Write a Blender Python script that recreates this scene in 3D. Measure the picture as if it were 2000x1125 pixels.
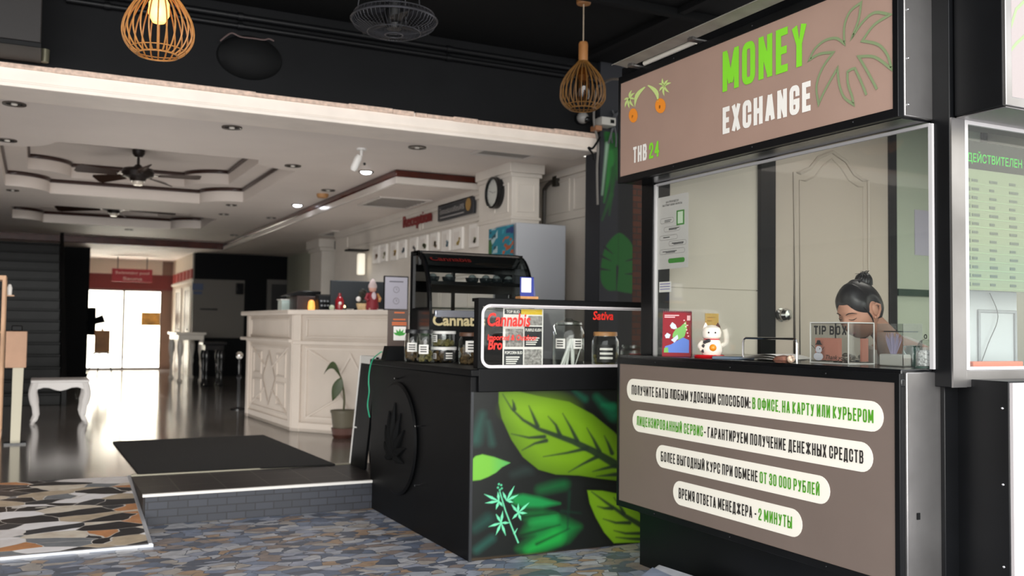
import bpy, math, random
import numpy as np
from mathutils import Vector, Matrix
from mathutils.geometry import tessellate_polygon

for _o in list(bpy.data.objects):
    bpy.data.objects.remove(_o)
SC = bpy.context.scene
COL = SC.collection
random.seed(7)
PI = math.pi

# ------------------------------------------------------------------ camera
FPX, YAW, PITCH, ROLL, CAMH = 1843.1, math.radians(26.78), math.radians(2.494), math.radians(.7209), 1.30
_cy, _sy, _cp, _sp = math.cos(YAW), math.sin(YAW), math.cos(PITCH), math.sin(PITCH)
FW = Vector((_sy*_cp, _cy*_cp, _sp))
_R = Vector((_cy, -_sy, 0))
_U = _R.cross(FW)
RT = _R*math.cos(ROLL) + _U*math.sin(ROLL)
UP = -_R*math.sin(ROLL) + _U*math.cos(ROLL)
CAM = Vector((0, 0, CAMH))
cd = bpy.data.cameras.new('camera')
cam = bpy.data.objects.new('camera', cd)
COL.objects.link(cam)
_M = Matrix((RT, UP, -FW)).transposed().to_4x4()
_M.translation = CAM
cam.matrix_world = _M
cd.sensor_width = 36.0
cd.lens = FPX*36.0/2000.0
cd.clip_start, cd.clip_end = .05, 400
cd.dof.use_dof = True
cd.dof.focus_distance = 3.75
cd.dof.aperture_fstop = 3.0
SC.camera = cam

# ------------------------------------------------------------------ world, sun, exposure
SC.view_settings.view_transform = 'Standard'
SC.view_settings.look = 'None'
SC.view_settings.exposure = 0.35
SC.view_settings.gamma = 1.0
SC.view_settings.use_curve_mapping = False
W = bpy.data.worlds.new('world')
SC.world = W
W.use_nodes = True
_n, _l = W.node_tree.nodes, W.node_tree.links
_n.clear()
_out = _n.new('ShaderNodeOutputWorld')
_bg = _n.new('ShaderNodeBackground')
_tc = _n.new('ShaderNodeTexCoord')
_sx = _n.new('ShaderNodeSeparateXYZ')
_cr = _n.new('ShaderNodeValToRGB')
_mr = _n.new('ShaderNodeMapRange')
_l.new(_tc.outputs['Generated'], _sx.inputs[0])
_l.new(_sx.outputs['Z'], _mr.inputs['Value'])
_mr.inputs['From Min'].default_value = -1
_mr.inputs['From Max'].default_value = 1
_l.new(_mr.outputs[0], _cr.inputs[0])
# a street of pale fronts under a bright overcast sky: ground, shop fronts, upper floors, sky
_e = _cr.color_ramp.elements
_e[0].position, _e[0].color = 0.0, (.30, .29, .28, 1)
_e[1].position, _e[1].color = 1.0, (.80, .86, .95, 1)
for _p, _c in ((.47, (.42, .41, .40)), (.49, (.62, .60, .58)), (.515, (.70, .66, .60)), (.53, (.50, .62, .62)), (.545, (.74, .68, .58)), (.60, (.86, .82, .74)), (.64, (1.15, 1.15, 1.15)), (.8, (1.0, 1.03, 1.08))):
    _k = _e.new(_p)
    _k.color = (*_c, 1)
_l.new(_cr.outputs[0], _bg.inputs[0])
_bg.inputs[1].default_value = 2.2
_l.new(_bg.outputs[0], _out.inputs[0])

def lamp(name, kind, loc, energy, color=(1, 1, 1), rot=(0, 0, 0), **kw):
    d = bpy.data.lights.new(name, kind)
    d.energy = energy
    d.color = color
    for k, v in kw.items():
        setattr(d, k, v)
    o = bpy.data.objects.new(name, d)
    o.location = loc
    o.rotation_euler = rot
    COL.objects.link(o)
    return o

# ------------------------------------------------------------------ helpers
def P(px, py, ax, v):
    """world point on the plane ax = v that the photograph's pixel shows"""
    d = FW*FPX + RT*(px-1000) - UP*(py-562.5)
    i = 'xyz'.index(ax)
    return CAM + d*((v-CAM[i])/d[i])

def proj_np(A):
    D = A - np.array(CAM)
    z = D @ np.array(FW)
    return 1000+FPX*(D @ np.array(RT))/z, 562.5-FPX*(D @ np.array(UP))/z

def lin(h):
    h = h.lstrip('#')
    r = []
    for i in (0, 2, 4):
        c = int(h[i:i+2], 16)/255
        r.append(c/12.92 if c <= .04045 else ((c+.055)/1.055)**2.4)
    return tuple(r)

MATS = {}
def mat(name, col, rough=.5, metal=0.0, spec=.5, vary=0.0, vscale=6.0, bump=0.0, bscale=40.0, emit=None, estr=0.0, coat=0.0):
    if name in MATS:
        return MATS[name]
    m = bpy.data.materials.new(name)
    m.use_nodes = True
    n, l = m.node_tree.nodes, m.node_tree.links
    b = n['Principled BSDF']
    c = lin(col) if isinstance(col, str) else col
    b.inputs['Base Color'].default_value = (*c, 1)
    b.inputs['Roughness'].default_value = rough
    b.inputs['Metallic'].default_value = metal
    b.inputs['Specular IOR Level'].default_value = spec
    b.inputs['Coat Weight'].default_value = coat
    if emit:
        b.inputs['Emission Color'].default_value = (*(lin(emit) if isinstance(emit, str) else emit), 1)
        b.inputs['Emission Strength'].default_value = estr
    if vary or bump:
        tc = n.new('ShaderNodeTexCoord')
        if vary:
            t = n.new('ShaderNodeTexNoise')
            t.inputs['Scale'].default_value = vscale
            t.inputs['Detail'].default_value = 5
            l.new(tc.outputs['Object'], t.inputs['Vector'])
            r = n.new('ShaderNodeValToRGB')
            r.color_ramp.elements[0].position, r.color_ramp.elements[1].position = .3, .7
            r.color_ramp.elements[0].color = (*[max(0, x*(1-vary)) for x in c], 1)
            r.color_ramp.elements[1].color = (*[min(1, x*(1+vary)) for x in c], 1)
            l.new(t.outputs['Fac'], r.inputs[0])
            l.new(r.outputs[0], b.inputs['Base Color'])
        if bump:
            t2 = n.new('ShaderNodeTexNoise')
            t2.inputs['Scale'].default_value = bscale
            t2.inputs['Detail'].default_value = 4
            l.new(tc.outputs['Object'], t2.inputs['Vector'])
            bp = n.new('ShaderNodeBump')
            bp.inputs['Strength'].default_value = bump
            bp.inputs['Distance'].default_value = .01
            l.new(t2.outputs['Fac'], bp.inputs['Height'])
            l.new(bp.outputs[0], b.inputs['Normal'])
    MATS[name] = m
    return m

def glass_mat(name, tint=(1, 1, 1), refl=1.0, ior=1.5, haze=0.0):
    """thin pane: clear with a Fresnel reflection, and an optional pale diffuse layer"""
    if name in MATS:
        return MATS[name]
    m = bpy.data.materials.new(name)
    m.use_nodes = True
    n, l = m.node_tree.nodes, m.node_tree.links
    n.clear()
    o = n.new('ShaderNodeOutputMaterial')
    t = n.new('ShaderNodeBsdfTransparent')
    t.inputs[0].default_value = (*tint, 1)
    g = n.new('ShaderNodeBsdfGlossy')
    g.inputs['Roughness'].default_value = .02
    f = n.new('ShaderNodeLayerWeight')
    f.inputs['Blend'].default_value = .5
    pw = n.new('ShaderNodeMath')
    pw.operation = 'POWER'
    pw.inputs[1].default_value = 4.5
    k = n.new('ShaderNodeMath')
    k.operation = 'MULTIPLY_ADD'
    k.use_clamp = True
    k.inputs[1].default_value = .8*refl
    k.inputs[2].default_value = .035*refl
    l.new(f.outputs['Facing'], pw.inputs[0])
    mx = n.new('ShaderNodeMixShader')
    l.new(pw.outputs[0], k.inputs[0])
    l.new(k.outputs[0], mx.inputs[0])
    l.new(t.outputs[0], mx.inputs[1])
    l.new(g.outputs[0], mx.inputs[2])
    last = mx
    if haze:
        df = n.new('ShaderNodeBsdfDiffuse')
        df.inputs[0].default_value = (.8, .8, .8, 1)
        m2 = n.new('ShaderNodeMixShader')
        m2.inputs[0].default_value = haze
        l.new(mx.outputs[0], m2.inputs[1])
        l.new(df.outputs[0], m2.inputs[2])
        last = m2
    l.new(last.outputs[0], o.inputs[0])
    MATS[name] = m
    return m

def attr_mat(name, rough=.5, spec=.4):
    """paint whose pattern is stored on the mesh's vertices"""
    if name in MATS:
        return MATS[name]
    m = bpy.data.materials.new(name)
    m.use_nodes = True
    n, l = m.node_tree.nodes, m.node_tree.links
    b = n['Principled BSDF']
    a = n.new('ShaderNodeVertexColor')
    a.layer_name = 'paint'
    l.new(a.outputs[0], b.inputs['Base Color'])
    b.inputs['Roughness'].default_value = rough
    b.inputs['Specular IOR Level'].default_value = spec
    MATS[name] = m
    return m

ORG = {}
class MB:
    """collects shapes in world coordinates; build() links them as one mesh object"""
    def __init__(s):
        s.v, s.f, s.mi, s.cur = [], [], [], 0
    def _add(s, vs, fs):
        b = len(s.v)
        s.v += [tuple(x) for x in vs]
        s.f += [tuple(b+i for i in q) for q in fs]
        s.mi += [s.cur]*len(fs)
        return s
    def box(s, x0, x1, y0, y1, z0, z1, M=None):
        if M is None:                            # a hair's breadth apart, so that flush boxes of one mesh never share a plane
            e = (len(s.v)//8 % 6)*1.2e-4
            x0, x1, y0, y1, z0, z1 = min(x0, x1)-e, max(x0, x1)+e, min(y0, y1)-e, max(y0, y1)+e, min(z0, z1)-e, max(z0, z1)+e
        vs = [Vector((x, y, z)) for z in (z0, z1) for y in (y0, y1) for x in (x0, x1)]
        if M is not None:
            vs = [M @ q for q in vs]
        return s._add(vs, [(0, 2, 3, 1), (4, 5, 7, 6), (0, 1, 5, 4), (2, 6, 7, 3), (0, 4, 6, 2), (1, 3, 7, 5)])
    def poly(s, pts):
        return s._add(pts, [tuple(range(len(pts)))])
    def prism(s, pts, vec):
        n = len(pts)
        vec = Vector(vec)
        a = [Vector(p) for p in pts]
        nr = sum(((a[i]-a[0]).cross(a[(i+1) % n]-a[0]) for i in range(n)), Vector())
        if nr.dot(vec) > 0:
            a.reverse()
        b = [p+vec for p in a]
        if n > 4:
            cap = [tuple(t) for t in tessellate_polygon([a])]
            def fix(t, q, want):
                c = (q[t[1]]-q[t[0]]).cross(q[t[2]]-q[t[0]])
                return t if c.dot(want) > 0 else t[::-1]
            fs = [fix(t, a, -vec) for t in cap]+[tuple(n+i for i in fix(t, b, vec)) for t in cap]
        else:
            fs = [tuple(range(n)), tuple(range(2*n-1, n-1, -1))]
        fs += [(j, i, n+i, n+j) for i, j in ((i, (i+1) % n) for i in range(n))]
        return s._add(a+b, fs)
    def tube(s, path, r, n=8, closed=False):
        path = [Vector(p) for p in path]
        m = len(path)
        rs = r if isinstance(r, (list, tuple)) else [r]*m
        vs, fs = [], []
        up = None
        for i in range(m):
            a = path[(i-1) % m] if (closed or i) else path[i]
            b = path[(i+1) % m] if (closed or i < m-1) else path[i]
            t = (b-a)
            t = t.normalized() if t.length > 1e-9 else Vector((0, 0, 1))
            if up is None:
                up = Vector((0, 0, 1)) if abs(t.z) < .9 else Vector((1, 0, 0))
            e1 = t.cross(up)
            if e1.length < 1e-6:
                e1 = t.cross(Vector((.3, .9, .2)))
            e1.normalize()
            e2 = e1.cross(t).normalized()
            up = e2
            for k in range(n):
                an = 2*PI*k/n
                vs.append(path[i]+(e1*math.cos(an)+e2*math.sin(an))*rs[i])
        for i in range(m if closed else m-1):
            j = (i+1) % m
            for k in range(n):
                q = (k+1) % n
                fs.append((i*n+k, j*n+k, j*n+q, i*n+q))
        if not closed:
            fs.append(tuple(range(n)))
            fs.append(tuple((m-1)*n+k for k in range(n-1, -1, -1)))
        return s._add(vs, fs)
    def lathe(s, prof, c=(0, 0, 0), n=24, M=None, a0=0.0, sx=1, sy=1, caps=True):
        c = Vector(c)
        vs, fs = [], []
        for r, z in prof:
            for k in range(n):
                an = a0+2*PI*k/n
                q = Vector((sx*r*math.cos(an), sy*r*math.sin(an), z))
                vs.append(c+(M @ q if M is not None else q))
        for i in range(len(prof)-1):
            for k in range(n):
                q = (k+1) % n
                fs.append((i*n+k, i*n+q, (i+1)*n+q, (i+1)*n+k))
        if caps and prof[0][0] > 1.1e-3:
            fs.append(tuple(range(n-1, -1, -1)))
        if caps and prof[-1][0] > 1.1e-3:
            fs.append(tuple((len(prof)-1)*n+k for k in range(n)))
        return s._add(vs, fs)
    def ball(s, c, r, n=16, sz=1.0, M=None, sx=1, sy=1):
        k = max(6, n//2)
        return s.lathe([(max(1e-6, r*math.sin(PI*i/k)), -r*sz*math.cos(PI*i/k)) for i in range(k+1)], c, n, M, 0, sx, sy)
    def ribbon(s, pts, w, nrm, closed=False, cap=0.0, lim=.35):
        """flat stroke of width w along pts, lying square to nrm, with mitred bends"""
        pts = [Vector(p) for p in pts]
        nrm = Vector(nrm).normalized()
        m = len(pts)
        ws = w if isinstance(w, (list, tuple)) else [w]*m
        if cap and not closed:
            pts[0] = pts[0]+(pts[0]-pts[1]).normalized()*cap
            pts[-1] = pts[-1]+(pts[-1]-pts[-2]).normalized()*cap
        L, Rr = [], []
        for i in range(m):
            a = pts[(i-1) % m] if (closed or i) else None
            b = pts[(i+1) % m] if (closed or i < m-1) else None
            t1 = (pts[i]-a).normalized() if a is not None else (b-pts[i]).normalized()
            t2 = (b-pts[i]).normalized() if b is not None else t1
            n1, n2 = nrm.cross(t1), nrm.cross(t2)
            h = n1+n2
            h = h.normalized() if h.length > 1e-4 else n1
            k = max(lim, h.dot(n1))
            L.append(pts[i]+h*(ws[i]/2/k))
            Rr.append(pts[i]-h*(ws[i]/2/k))
        fs = []
        for i in range(m if closed else m-1):
            j = (i+1) % m
            fs.append((i, m+i, m+j, j))
        return s._add(L+Rr, [tuple(reversed(q)) for q in fs])
    def build(s, name, material, parent=None, bevel=0.0, smooth=35, seg=2):
        me = bpy.data.meshes.new(name)
        org = ORG.get(parent.name, Vector()) if parent else Vector()
        me.from_pydata([tuple(Vector(q)-org) for q in s.v], [], s.f)
        ms = material if isinstance(material, (list, tuple)) else [material]
        for q in ms:
            me.materials.append(q)
        if len(ms) > 1:
            me.polygons.foreach_set('material_index', s.mi)
        me.update()
        if smooth:
            me.polygons.foreach_set('use_smooth', [True]*len(me.polygons))
            me.set_sharp_from_angle(angle=math.radians(smooth))
        o = bpy.data.objects.new(name, me)
        COL.objects.link(o)
        if parent:
            o.parent = parent
            ORG[o.name] = org
        if bevel:
            b = o.modifiers.new('bevel', 'BEVEL')
            b.width = bevel
            b.segments = seg
            b.limit_method = 'ANGLE'
            b.angle_limit = math.radians(40)
        return o

def tag(o, label=None, cat=None, group=None, kind=None):
    if label: o['label'] = label
    if cat: o['category'] = cat
    if group: o['group'] = group
    if kind: o['kind'] = kind
    return o

def struct(name, mb, material, **kw):
    return tag(mb.build(name, material, **kw), kind='structure')

def thing(name, label, cat, loc, group=None):
    o = bpy.data.objects.new(name, None)
    o.location = loc
    o.empty_display_size = .1
    COL.objects.link(o)
    ORG[o.name] = Vector(loc)
    return tag(o, label, cat, group)

def copy_thing(root, loc, label=None, rotz=None, scale=None):
    def cp(o, par):
        c = o.copy()
        COL.objects.link(c)
        if par:
            c.parent = par
            ORG[c.name] = ORG.get(par.name, Vector())
        for ch in [q for q in KIDS.get(o.name, [])]:
            cp(ch, c)
        return c
    KIDS = {}
    def walk(o):
        KIDS[o.name] = [q for q in bpy.data.objects if q.parent == o]
        for q in KIDS[o.name]:
            walk(q)
    walk(root)
    r = root.copy()
    COL.objects.link(r)
    r.location = loc
    ORG[r.name] = Vector(loc)
    if rotz is not None:
        r.rotation_euler = (0, 0, rotz)
    if scale:
        r.scale = (scale,)*3
    if label:
        r['label'] = label
    for ch in KIDS[root.name]:
        cp(ch, r)
    return r

def text_mb(txt, O, u, v, w=None, h=.1, bold=0.0, off=0.0, depth=.0, align='L', shear=0.0, mb=None):
    """lettering in Blender's own font: cap height h, stretched to width w, lying in the plane O + a*u + b*v"""
    c = bpy.data.curves.new('t', 'FONT')
    c.body = txt
    c.offset = bold
    c.shear = shear
    c.resolution_u = 3
    o = bpy.data.objects.new('t', c)
    COL.objects.link(o)
    dg = bpy.context.evaluated_depsgraph_get()
    me = bpy.data.meshes.new_from_object(o.evaluated_get(dg))
    vs = [q.co.copy() for q in me.vertices]
    fs = [tuple(p.vertices) for p in me.polygons]
    bpy.data.objects.remove(o)
    bpy.data.curves.remove(c)
    bpy.data.meshes.remove(me)
    mb = mb or MB()
    if not vs:
        return mb
    x0, x1 = min(q.x for q in vs), max(q.x for q in vs)
    sy = h/.73
    sx = (w/(x1-x0)) if w else sy
    u, v = Vector(u).normalized(), Vector(v).normalized()
    n = u.cross(v)
    O = Vector(O)
    if align == 'C':
        O = O-u*((x1-x0)*sx/2)
    return mb._add([O+u*((q.x-x0)*sx)+v*(q.y*sy)+n*off for q in vs], fs)

# condensed signwriter's capitals: centre lines on a unit box
def _arc(cx, cy, a0, a1, rx=.34, ry=.17, n=4):
    return [(cx+rx*math.cos(math.radians(a0+(a1-a0)*k/n)), cy+ry*math.sin(math.radians(a0+(a1-a0)*k/n))) for k in range(n+1)]
_TL, _TR, _BR, _BL = _arc(.34, .83, 180, 90), _arc(.66, .83, 90, 0), _arc(.66, .17, 0, -90), _arc(.34, .17, -90, -180)
_O = _TL+_TR+_BR+_BL
_C = [(1, .66)]+_TR[::-1]+_TL[::-1]+_BL[::-1]+_BR[::-1]+[(1, .34)]
_P = [(0, .42), (.75, .42), (1, .55), (1, .87), (.75, 1), (0, 1)]
GL = {
 'M': (1.3, [[(0, 0), (0, 1)], [(1, 0), (1, 1)], [(.05, 1), (.5, .12)], [(.95, 1), (.5, .12)]]),
 'O': (1, ['o']), 'N': (1, [[(0, 0), (0, 1)], [(0, 1), (1, 0)], [(1, 0), (1, 1)]]),
 'E': (.85, [[(1, 1), (0, 1), (0, 0), (1, 0)], [(0, .5), (.85, .5)]]),
 'Y': (1, [[(0, 1), (.5, .42), (1, 1)], [(.5, .42), (.5, 0)]]),
 'X': (1, [[(-.04, -.09), (1.04, 1.09)], [(-.04, 1.09), (1.04, -.09)]]), 'C': (1, [_C]),
 'H': (1, [[(0, 0), (0, 1)], [(1, 0), (1, 1)], [(0, .5), (1, .5)]]),
 'A': (1.05, [[(0, -.06), (.45, 1.05)], [(1, -.06), (.55, 1.05)], [(.2, .27), (.8, .27)]]),
 'G': (1, [[(1, .74)]+_TR[::-1]+_TL[::-1]+_BL[::-1]+_BR[::-1]+[(1, .42), (.62, .42)]]),
 'T': (.95, [[(0, 1), (1, 1)], [(.5, 1), (.5, 0)]]),
 'B': (1, [[(0, 0), (0, 1)], [(0, 1), (.75, 1), (.95, .87), (.95, .65), (.7, .52), (0, .52)], [(.7, .52), (1, .4), (1, .13), (.75, 0), (0, 0)]]),
 '2': (.95, [[(0, .7), (0, .86), (.25, 1), (.75, 1), (1, .86), (1, .62), (0, .12), (0, 0), (1, 0)]]),
 '4': (1, [[(.75, 0), (.75, 1)], [(.72, 1), (0, .3)], [(0, .3), (1, .3)]]),
 '3': (.95, [[(0, .75), (0, .87), (.25, 1), (.75, 1), (1, .86), (1, .64), (.7, .52), (.35, .52)], [(.7, .52), (1, .4), (1, .13), (.75, 0), (.25, 0), (0, .13), (0, .26)]]),
 '0': (1, ['o']), 'I': (.12, [[(.5, 0), (.5, 1)]]), 'P': (1, [[(0, 0), (0, 1)], _P]),
 '-': (.6, [[(0, .42), (1, .42)]]), ':': (.12, [[(.5, 0), (.5, .04)], [(.5, .55), (.5, .59)]]), ',': (.12, [[(.5, .04), (.3, -.12)]]), ' ': (.35, []),
 'П': (1, [[(0, 0), (0, 1), (1, 1), (1, 0)]]), 'Л': (1, [[(-.05, 0), (.12, .1), (.25, 1), (1, 1), (1, 0)]]),
 'У': (1, [[(0, 1), (.5, .4)], [(1, 1), (.45, 0), (.1, 0)]]), 'Ч': (1, [[(0, 1), (0, .6), (.25, .45), (1, .45)], [(1, 1), (1, 0)]]),
 'И': (1, [[(0, 1), (0, 0)], [(0, 0), (1, 1)], [(1, 1), (1, 0)]]), 'Б': (1, [[(.9, 1), (0, 1), (0, 0), (.75, 0), (1, .13), (1, .42), (.75, .55), (0, .55)]]),
 'Ы': (1.3, [[(0, 1), (0, 0), (.5, 0), (.7, .13), (.7, .42), (.5, .55), (0, .55)], [(1, 0), (1, 1)]]),
 'Ю': (1.45, [[(0, 0), (0, 1)], [(0, .5), (.35, .5)], 'h']),
 'Д': (1.1, [[(0, -.13), (0, 0), (1, 0), (1, -.13)], [(.12, 0), (.3, 1), (.88, 1), (.88, 0)]]),
 'Ф': (1.4, [[(.5, -.02), (.5, 1.02)], 'f']), 'К': (1, [[(0, 0), (0, 1)], [(1, 1), (.15, .5), (1, 0)]]),
 'Ь': (1, [[(0, 1), (0, 0), (.75, 0), (1, .13), (1, .42), (.75, .55), (0, .55)]]),
 'Ц': (1.08, [[(0, 1), (0, 0), (1, 0), (1, -.13)], [(.9, 0), (.9, 1)]]), 'Й': (1, [[(0, 1), (0, 0)], [(0, 0), (1, 1)], [(1, 1), (1, 0)], [(.2, 1.2), (.5, 1.12), (.8, 1.2)]]),
 'Г': (.8, [[(1, 1), (0, 1), (0, 0)]]), 'Ж': (1.5, [[(.5, 0), (.5, 1)], [(0, 1), (.5, .5), (1, 1)], [(0, 0), (.5, .5), (1, 0)]]),
 'Я': (1, [[(1, 0), (1, 1), (.25, 1), (0, .86), (0, .56), (.25, .44), (1, .44)], [(.5, .44), (0, 0)]]),
}
for a, b in zip('ОСРЕНТАМВХЗ', 'OCPEHTAMBX3'):
    GL[a] = GL[b]
def sign_mb(txt, O, u, v, w, h, t=.14, gw=.40, gap=.13, off=0.0, mb=None):
    """condensed capitals, cap height h, whole line stretched to width w, stroke t of the cap height"""
    u, v = Vector(u).normalized(), Vector(v).normalized()
    n = u.cross(v)
    O = Vector(O)+n*off
    adv = []
    x = 0.0
    for ch in txt:
        g = GL[ch]
        W_ = gw*g[0]
        adv.append((x, W_))
        x += W_+(gap if ch != ' ' else gap*.3)
    tot = x-gap
    sx = w/tot
    mb = mb or MB()
    T = t*h
    for ch, (x0, W_) in zip(txt, adv):
        lift = 0.0
        for st in GL[ch][1]:
            closed = isinstance(st, str)
            pts = {'o': _O, 'h': [(.35+.65*a, b) for a, b in _O], 'f': [(a, .2+.62*b) for a, b in _O]}[st] if closed else st
            q = [O+u*(x0*sx+T/2+(W_*sx-T)*a)+v*(T/2+(h-T)*b) for a, b in pts]
            lift += .00006
            q = [p_+n*lift for p_ in q]
            if not closed:                       # square ends only where a stroke starts upright or level
                for i, j in ((0, 1), (-1, -2)):
                    if abs(pts[i][0]-pts[j][0]) < .02 or abs(pts[i][1]-pts[j][1]) < .02:
                        q[i] = q[i]+(q[i]-q[j]).normalized()*(T*.45)
            mb.ribbon(q, T, n, closed, 0, .5)
    return mb

def grid_paint(name, O, u, v, w, h, nx, ny, fn, material, parent=None):
    """flat painted panel: a fine grid whose vertices take their paint from fn(px, py)"""
    u, v = np.array(Vector(u).normalized()), np.array(Vector(v).normalized())
    a, b = np.meshgrid(np.linspace(0, w, nx), np.linspace(0, h, ny))
    V = np.array(O)[None, :]+a.reshape(-1, 1)*u+b.reshape(-1, 1)*v
    px, py = proj_np(V)
    rgb = fn(px, py)
    org = np.array(ORG.get(parent.name, Vector()) if parent else (0, 0, 0))
    i = np.arange(nx*ny).reshape(ny, nx)
    F = np.stack([i[:-1, :-1], i[:-1, 1:], i[1:, 1:], i[1:, :-1]], -1).reshape(-1, 4)
    me = bpy.data.meshes.new(name)
    me.from_pydata((V-org).tolist(), [], F.tolist())
    at = me.color_attributes.new('paint', 'FLOAT_COLOR', 'POINT')
    at.data.foreach_set('color', np.concatenate([rgb, np.ones((len(rgb), 1))], 1).astype(np.float32).ravel())
    me.materials.append(material)
    me.update()
    o = bpy.data.objects.new(name, me)
    COL.objects.link(o)
    if parent:
        o.parent = parent
        ORG[o.name] = Vector(org)
    return o

def sdf_poly(px, py, poly):
    """signed distance to a polygon, negative inside"""
    d = np.full(px.shape, 1e9)
    ins = np.zeros(px.shape, bool)
    n = len(poly)
    for i in range(n):
        ax, ay = poly[i]
        bx, by = poly[(i+1) % n]
        ex, ey = bx-ax, by-ay
        t = np.clip(((px-ax)*ex+(py-ay)*ey)/(ex*ex+ey*ey+1e-9), 0, 1)
        d = np.minimum(d, np.hypot(px-ax-t*ex, py-ay-t*ey))
        c = (ay > py) != (by > py)
        ins ^= c & (px < ex*(py-ay)/(ey if abs(ey) > 1e-9 else 1e-9)+ax)
    return np.where(ins, -d, d)

def sd_line(px, py, pts, w0, w1):
    """distance to a tapering stroke"""
    d = np.full(px.shape, 1e9)
    n = len(pts)-1
    for i in range(n):
        ax, ay = pts[i]
        bx, by = pts[i+1]
        ex, ey = bx-ax, by-ay
        t = np.clip(((px-ax)*ex+(py-ay)*ey)/(ex*ex+ey*ey+1e-9), 0, 1)
        d = np.minimum(d, np.hypot(px-ax-t*ex, py-ay-t*ey)-(w0+(w1-w0)*(i+t)/n))
    return d

def spline(pts, n=8, closed=False):
    """Catmull-Rom through 2-D or 3-D points"""
    pts = [Vector(p) for p in pts]
    m = len(pts)
    out = []
    for i in range(m if closed else m-1):
        g = lambda k: pts[k % m] if closed else pts[max(0, min(m-1, k))]
        a, b, c, d = g(i-1), g(i), g(i+1), g(i+2)
        for k in range(n):
            t = k/n
            out.append(.5*((2*b)+(c-a)*t+(2*a-5*b+4*c-d)*t*t+(3*b-a-3*c+d)*t**3))
    if not closed:
        out.append(pts[-1])
    return out

# ------------------------------------------------------------------ materials
black = mat('black_paint', '#08090b', .5, spec=.18, vary=.25)
black_metal = mat('black_painted_metal', '#0b0c0e', .36, spec=.25, vary=.3, vscale=3)
black_gloss = mat('black_gloss', '#0e0f11', .2)
matt_black = mat('matt_black', '#08090a', .8, spec=.2)
steel = mat('brushed_steel', '#8d8b8a', .34, metal=.9, vary=.25, vscale=2.5, bump=.15, bscale=6)
chrome = mat('chrome', '#d0d0d0', .12, metal=1)
white = mat('white_plastic', '#e8e6e2', .4)
cream = mat('cream_paint', '#e6ddd2', .55, vary=.06, vscale=3)
wallwhite = mat('wall_paint', '#d8d1c8', .6, vary=.04, vscale=3)
paper = mat('paper', '#e9e6e1', .7)
ink = mat('ink_black', '#18181a', .7)
brown_wood = mat('brown_wood', '#38201a', .3, vary=.3, vscale=5)
green_bright = mat('bright_green_vinyl', '#86dc33', .5)
white_vinyl = mat('white_vinyl', '#f2efe8', .5)
red_paint = mat('red_paint', '#e0281d', .5)
glass = glass_mat('clear_glass', (.97, .98, .97), refl=.8)
window_glass = glass_mat('window_glass', (.97, .98, .97), refl=1.0, haze=.012)
# ------------------------------------------------------------------ added area lamps: courtyard and street daylight, and fill light from the floors
lamp('courtyard_daylight', 'AREA', (2.2, 28.2, 6.5), 5200, (1, .95, .88), (math.radians(-18), 0, 0), shape='RECTANGLE', size=9, size_y=5)
lamp('street_daylight', 'AREA', (-2, -7, 2.6), 1350, (1, .99, .97), (math.radians(90), 0, 0), shape='RECTANGLE', size=16, size_y=5)
lamp('lobby_floor_fill', 'AREA', (1.4, 10.9, .23), 38, (1, .96, .92), (math.radians(180), 0, 0), shape='RECTANGLE', size=4.4, size_y=6.5)  # unseen upward lamp added to brighten the lobby ceiling
lamp('street_bounce_fill', 'AREA', (0, -4.2, .06), 620, (1, .97, .93), (math.radians(180), 0, 0), shape='RECTANGLE', size=18, size_y=5.5)  # unseen upward lamp added for bounce off the street ground
FL = .197          # height of the lobby floor above the pavement

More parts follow.
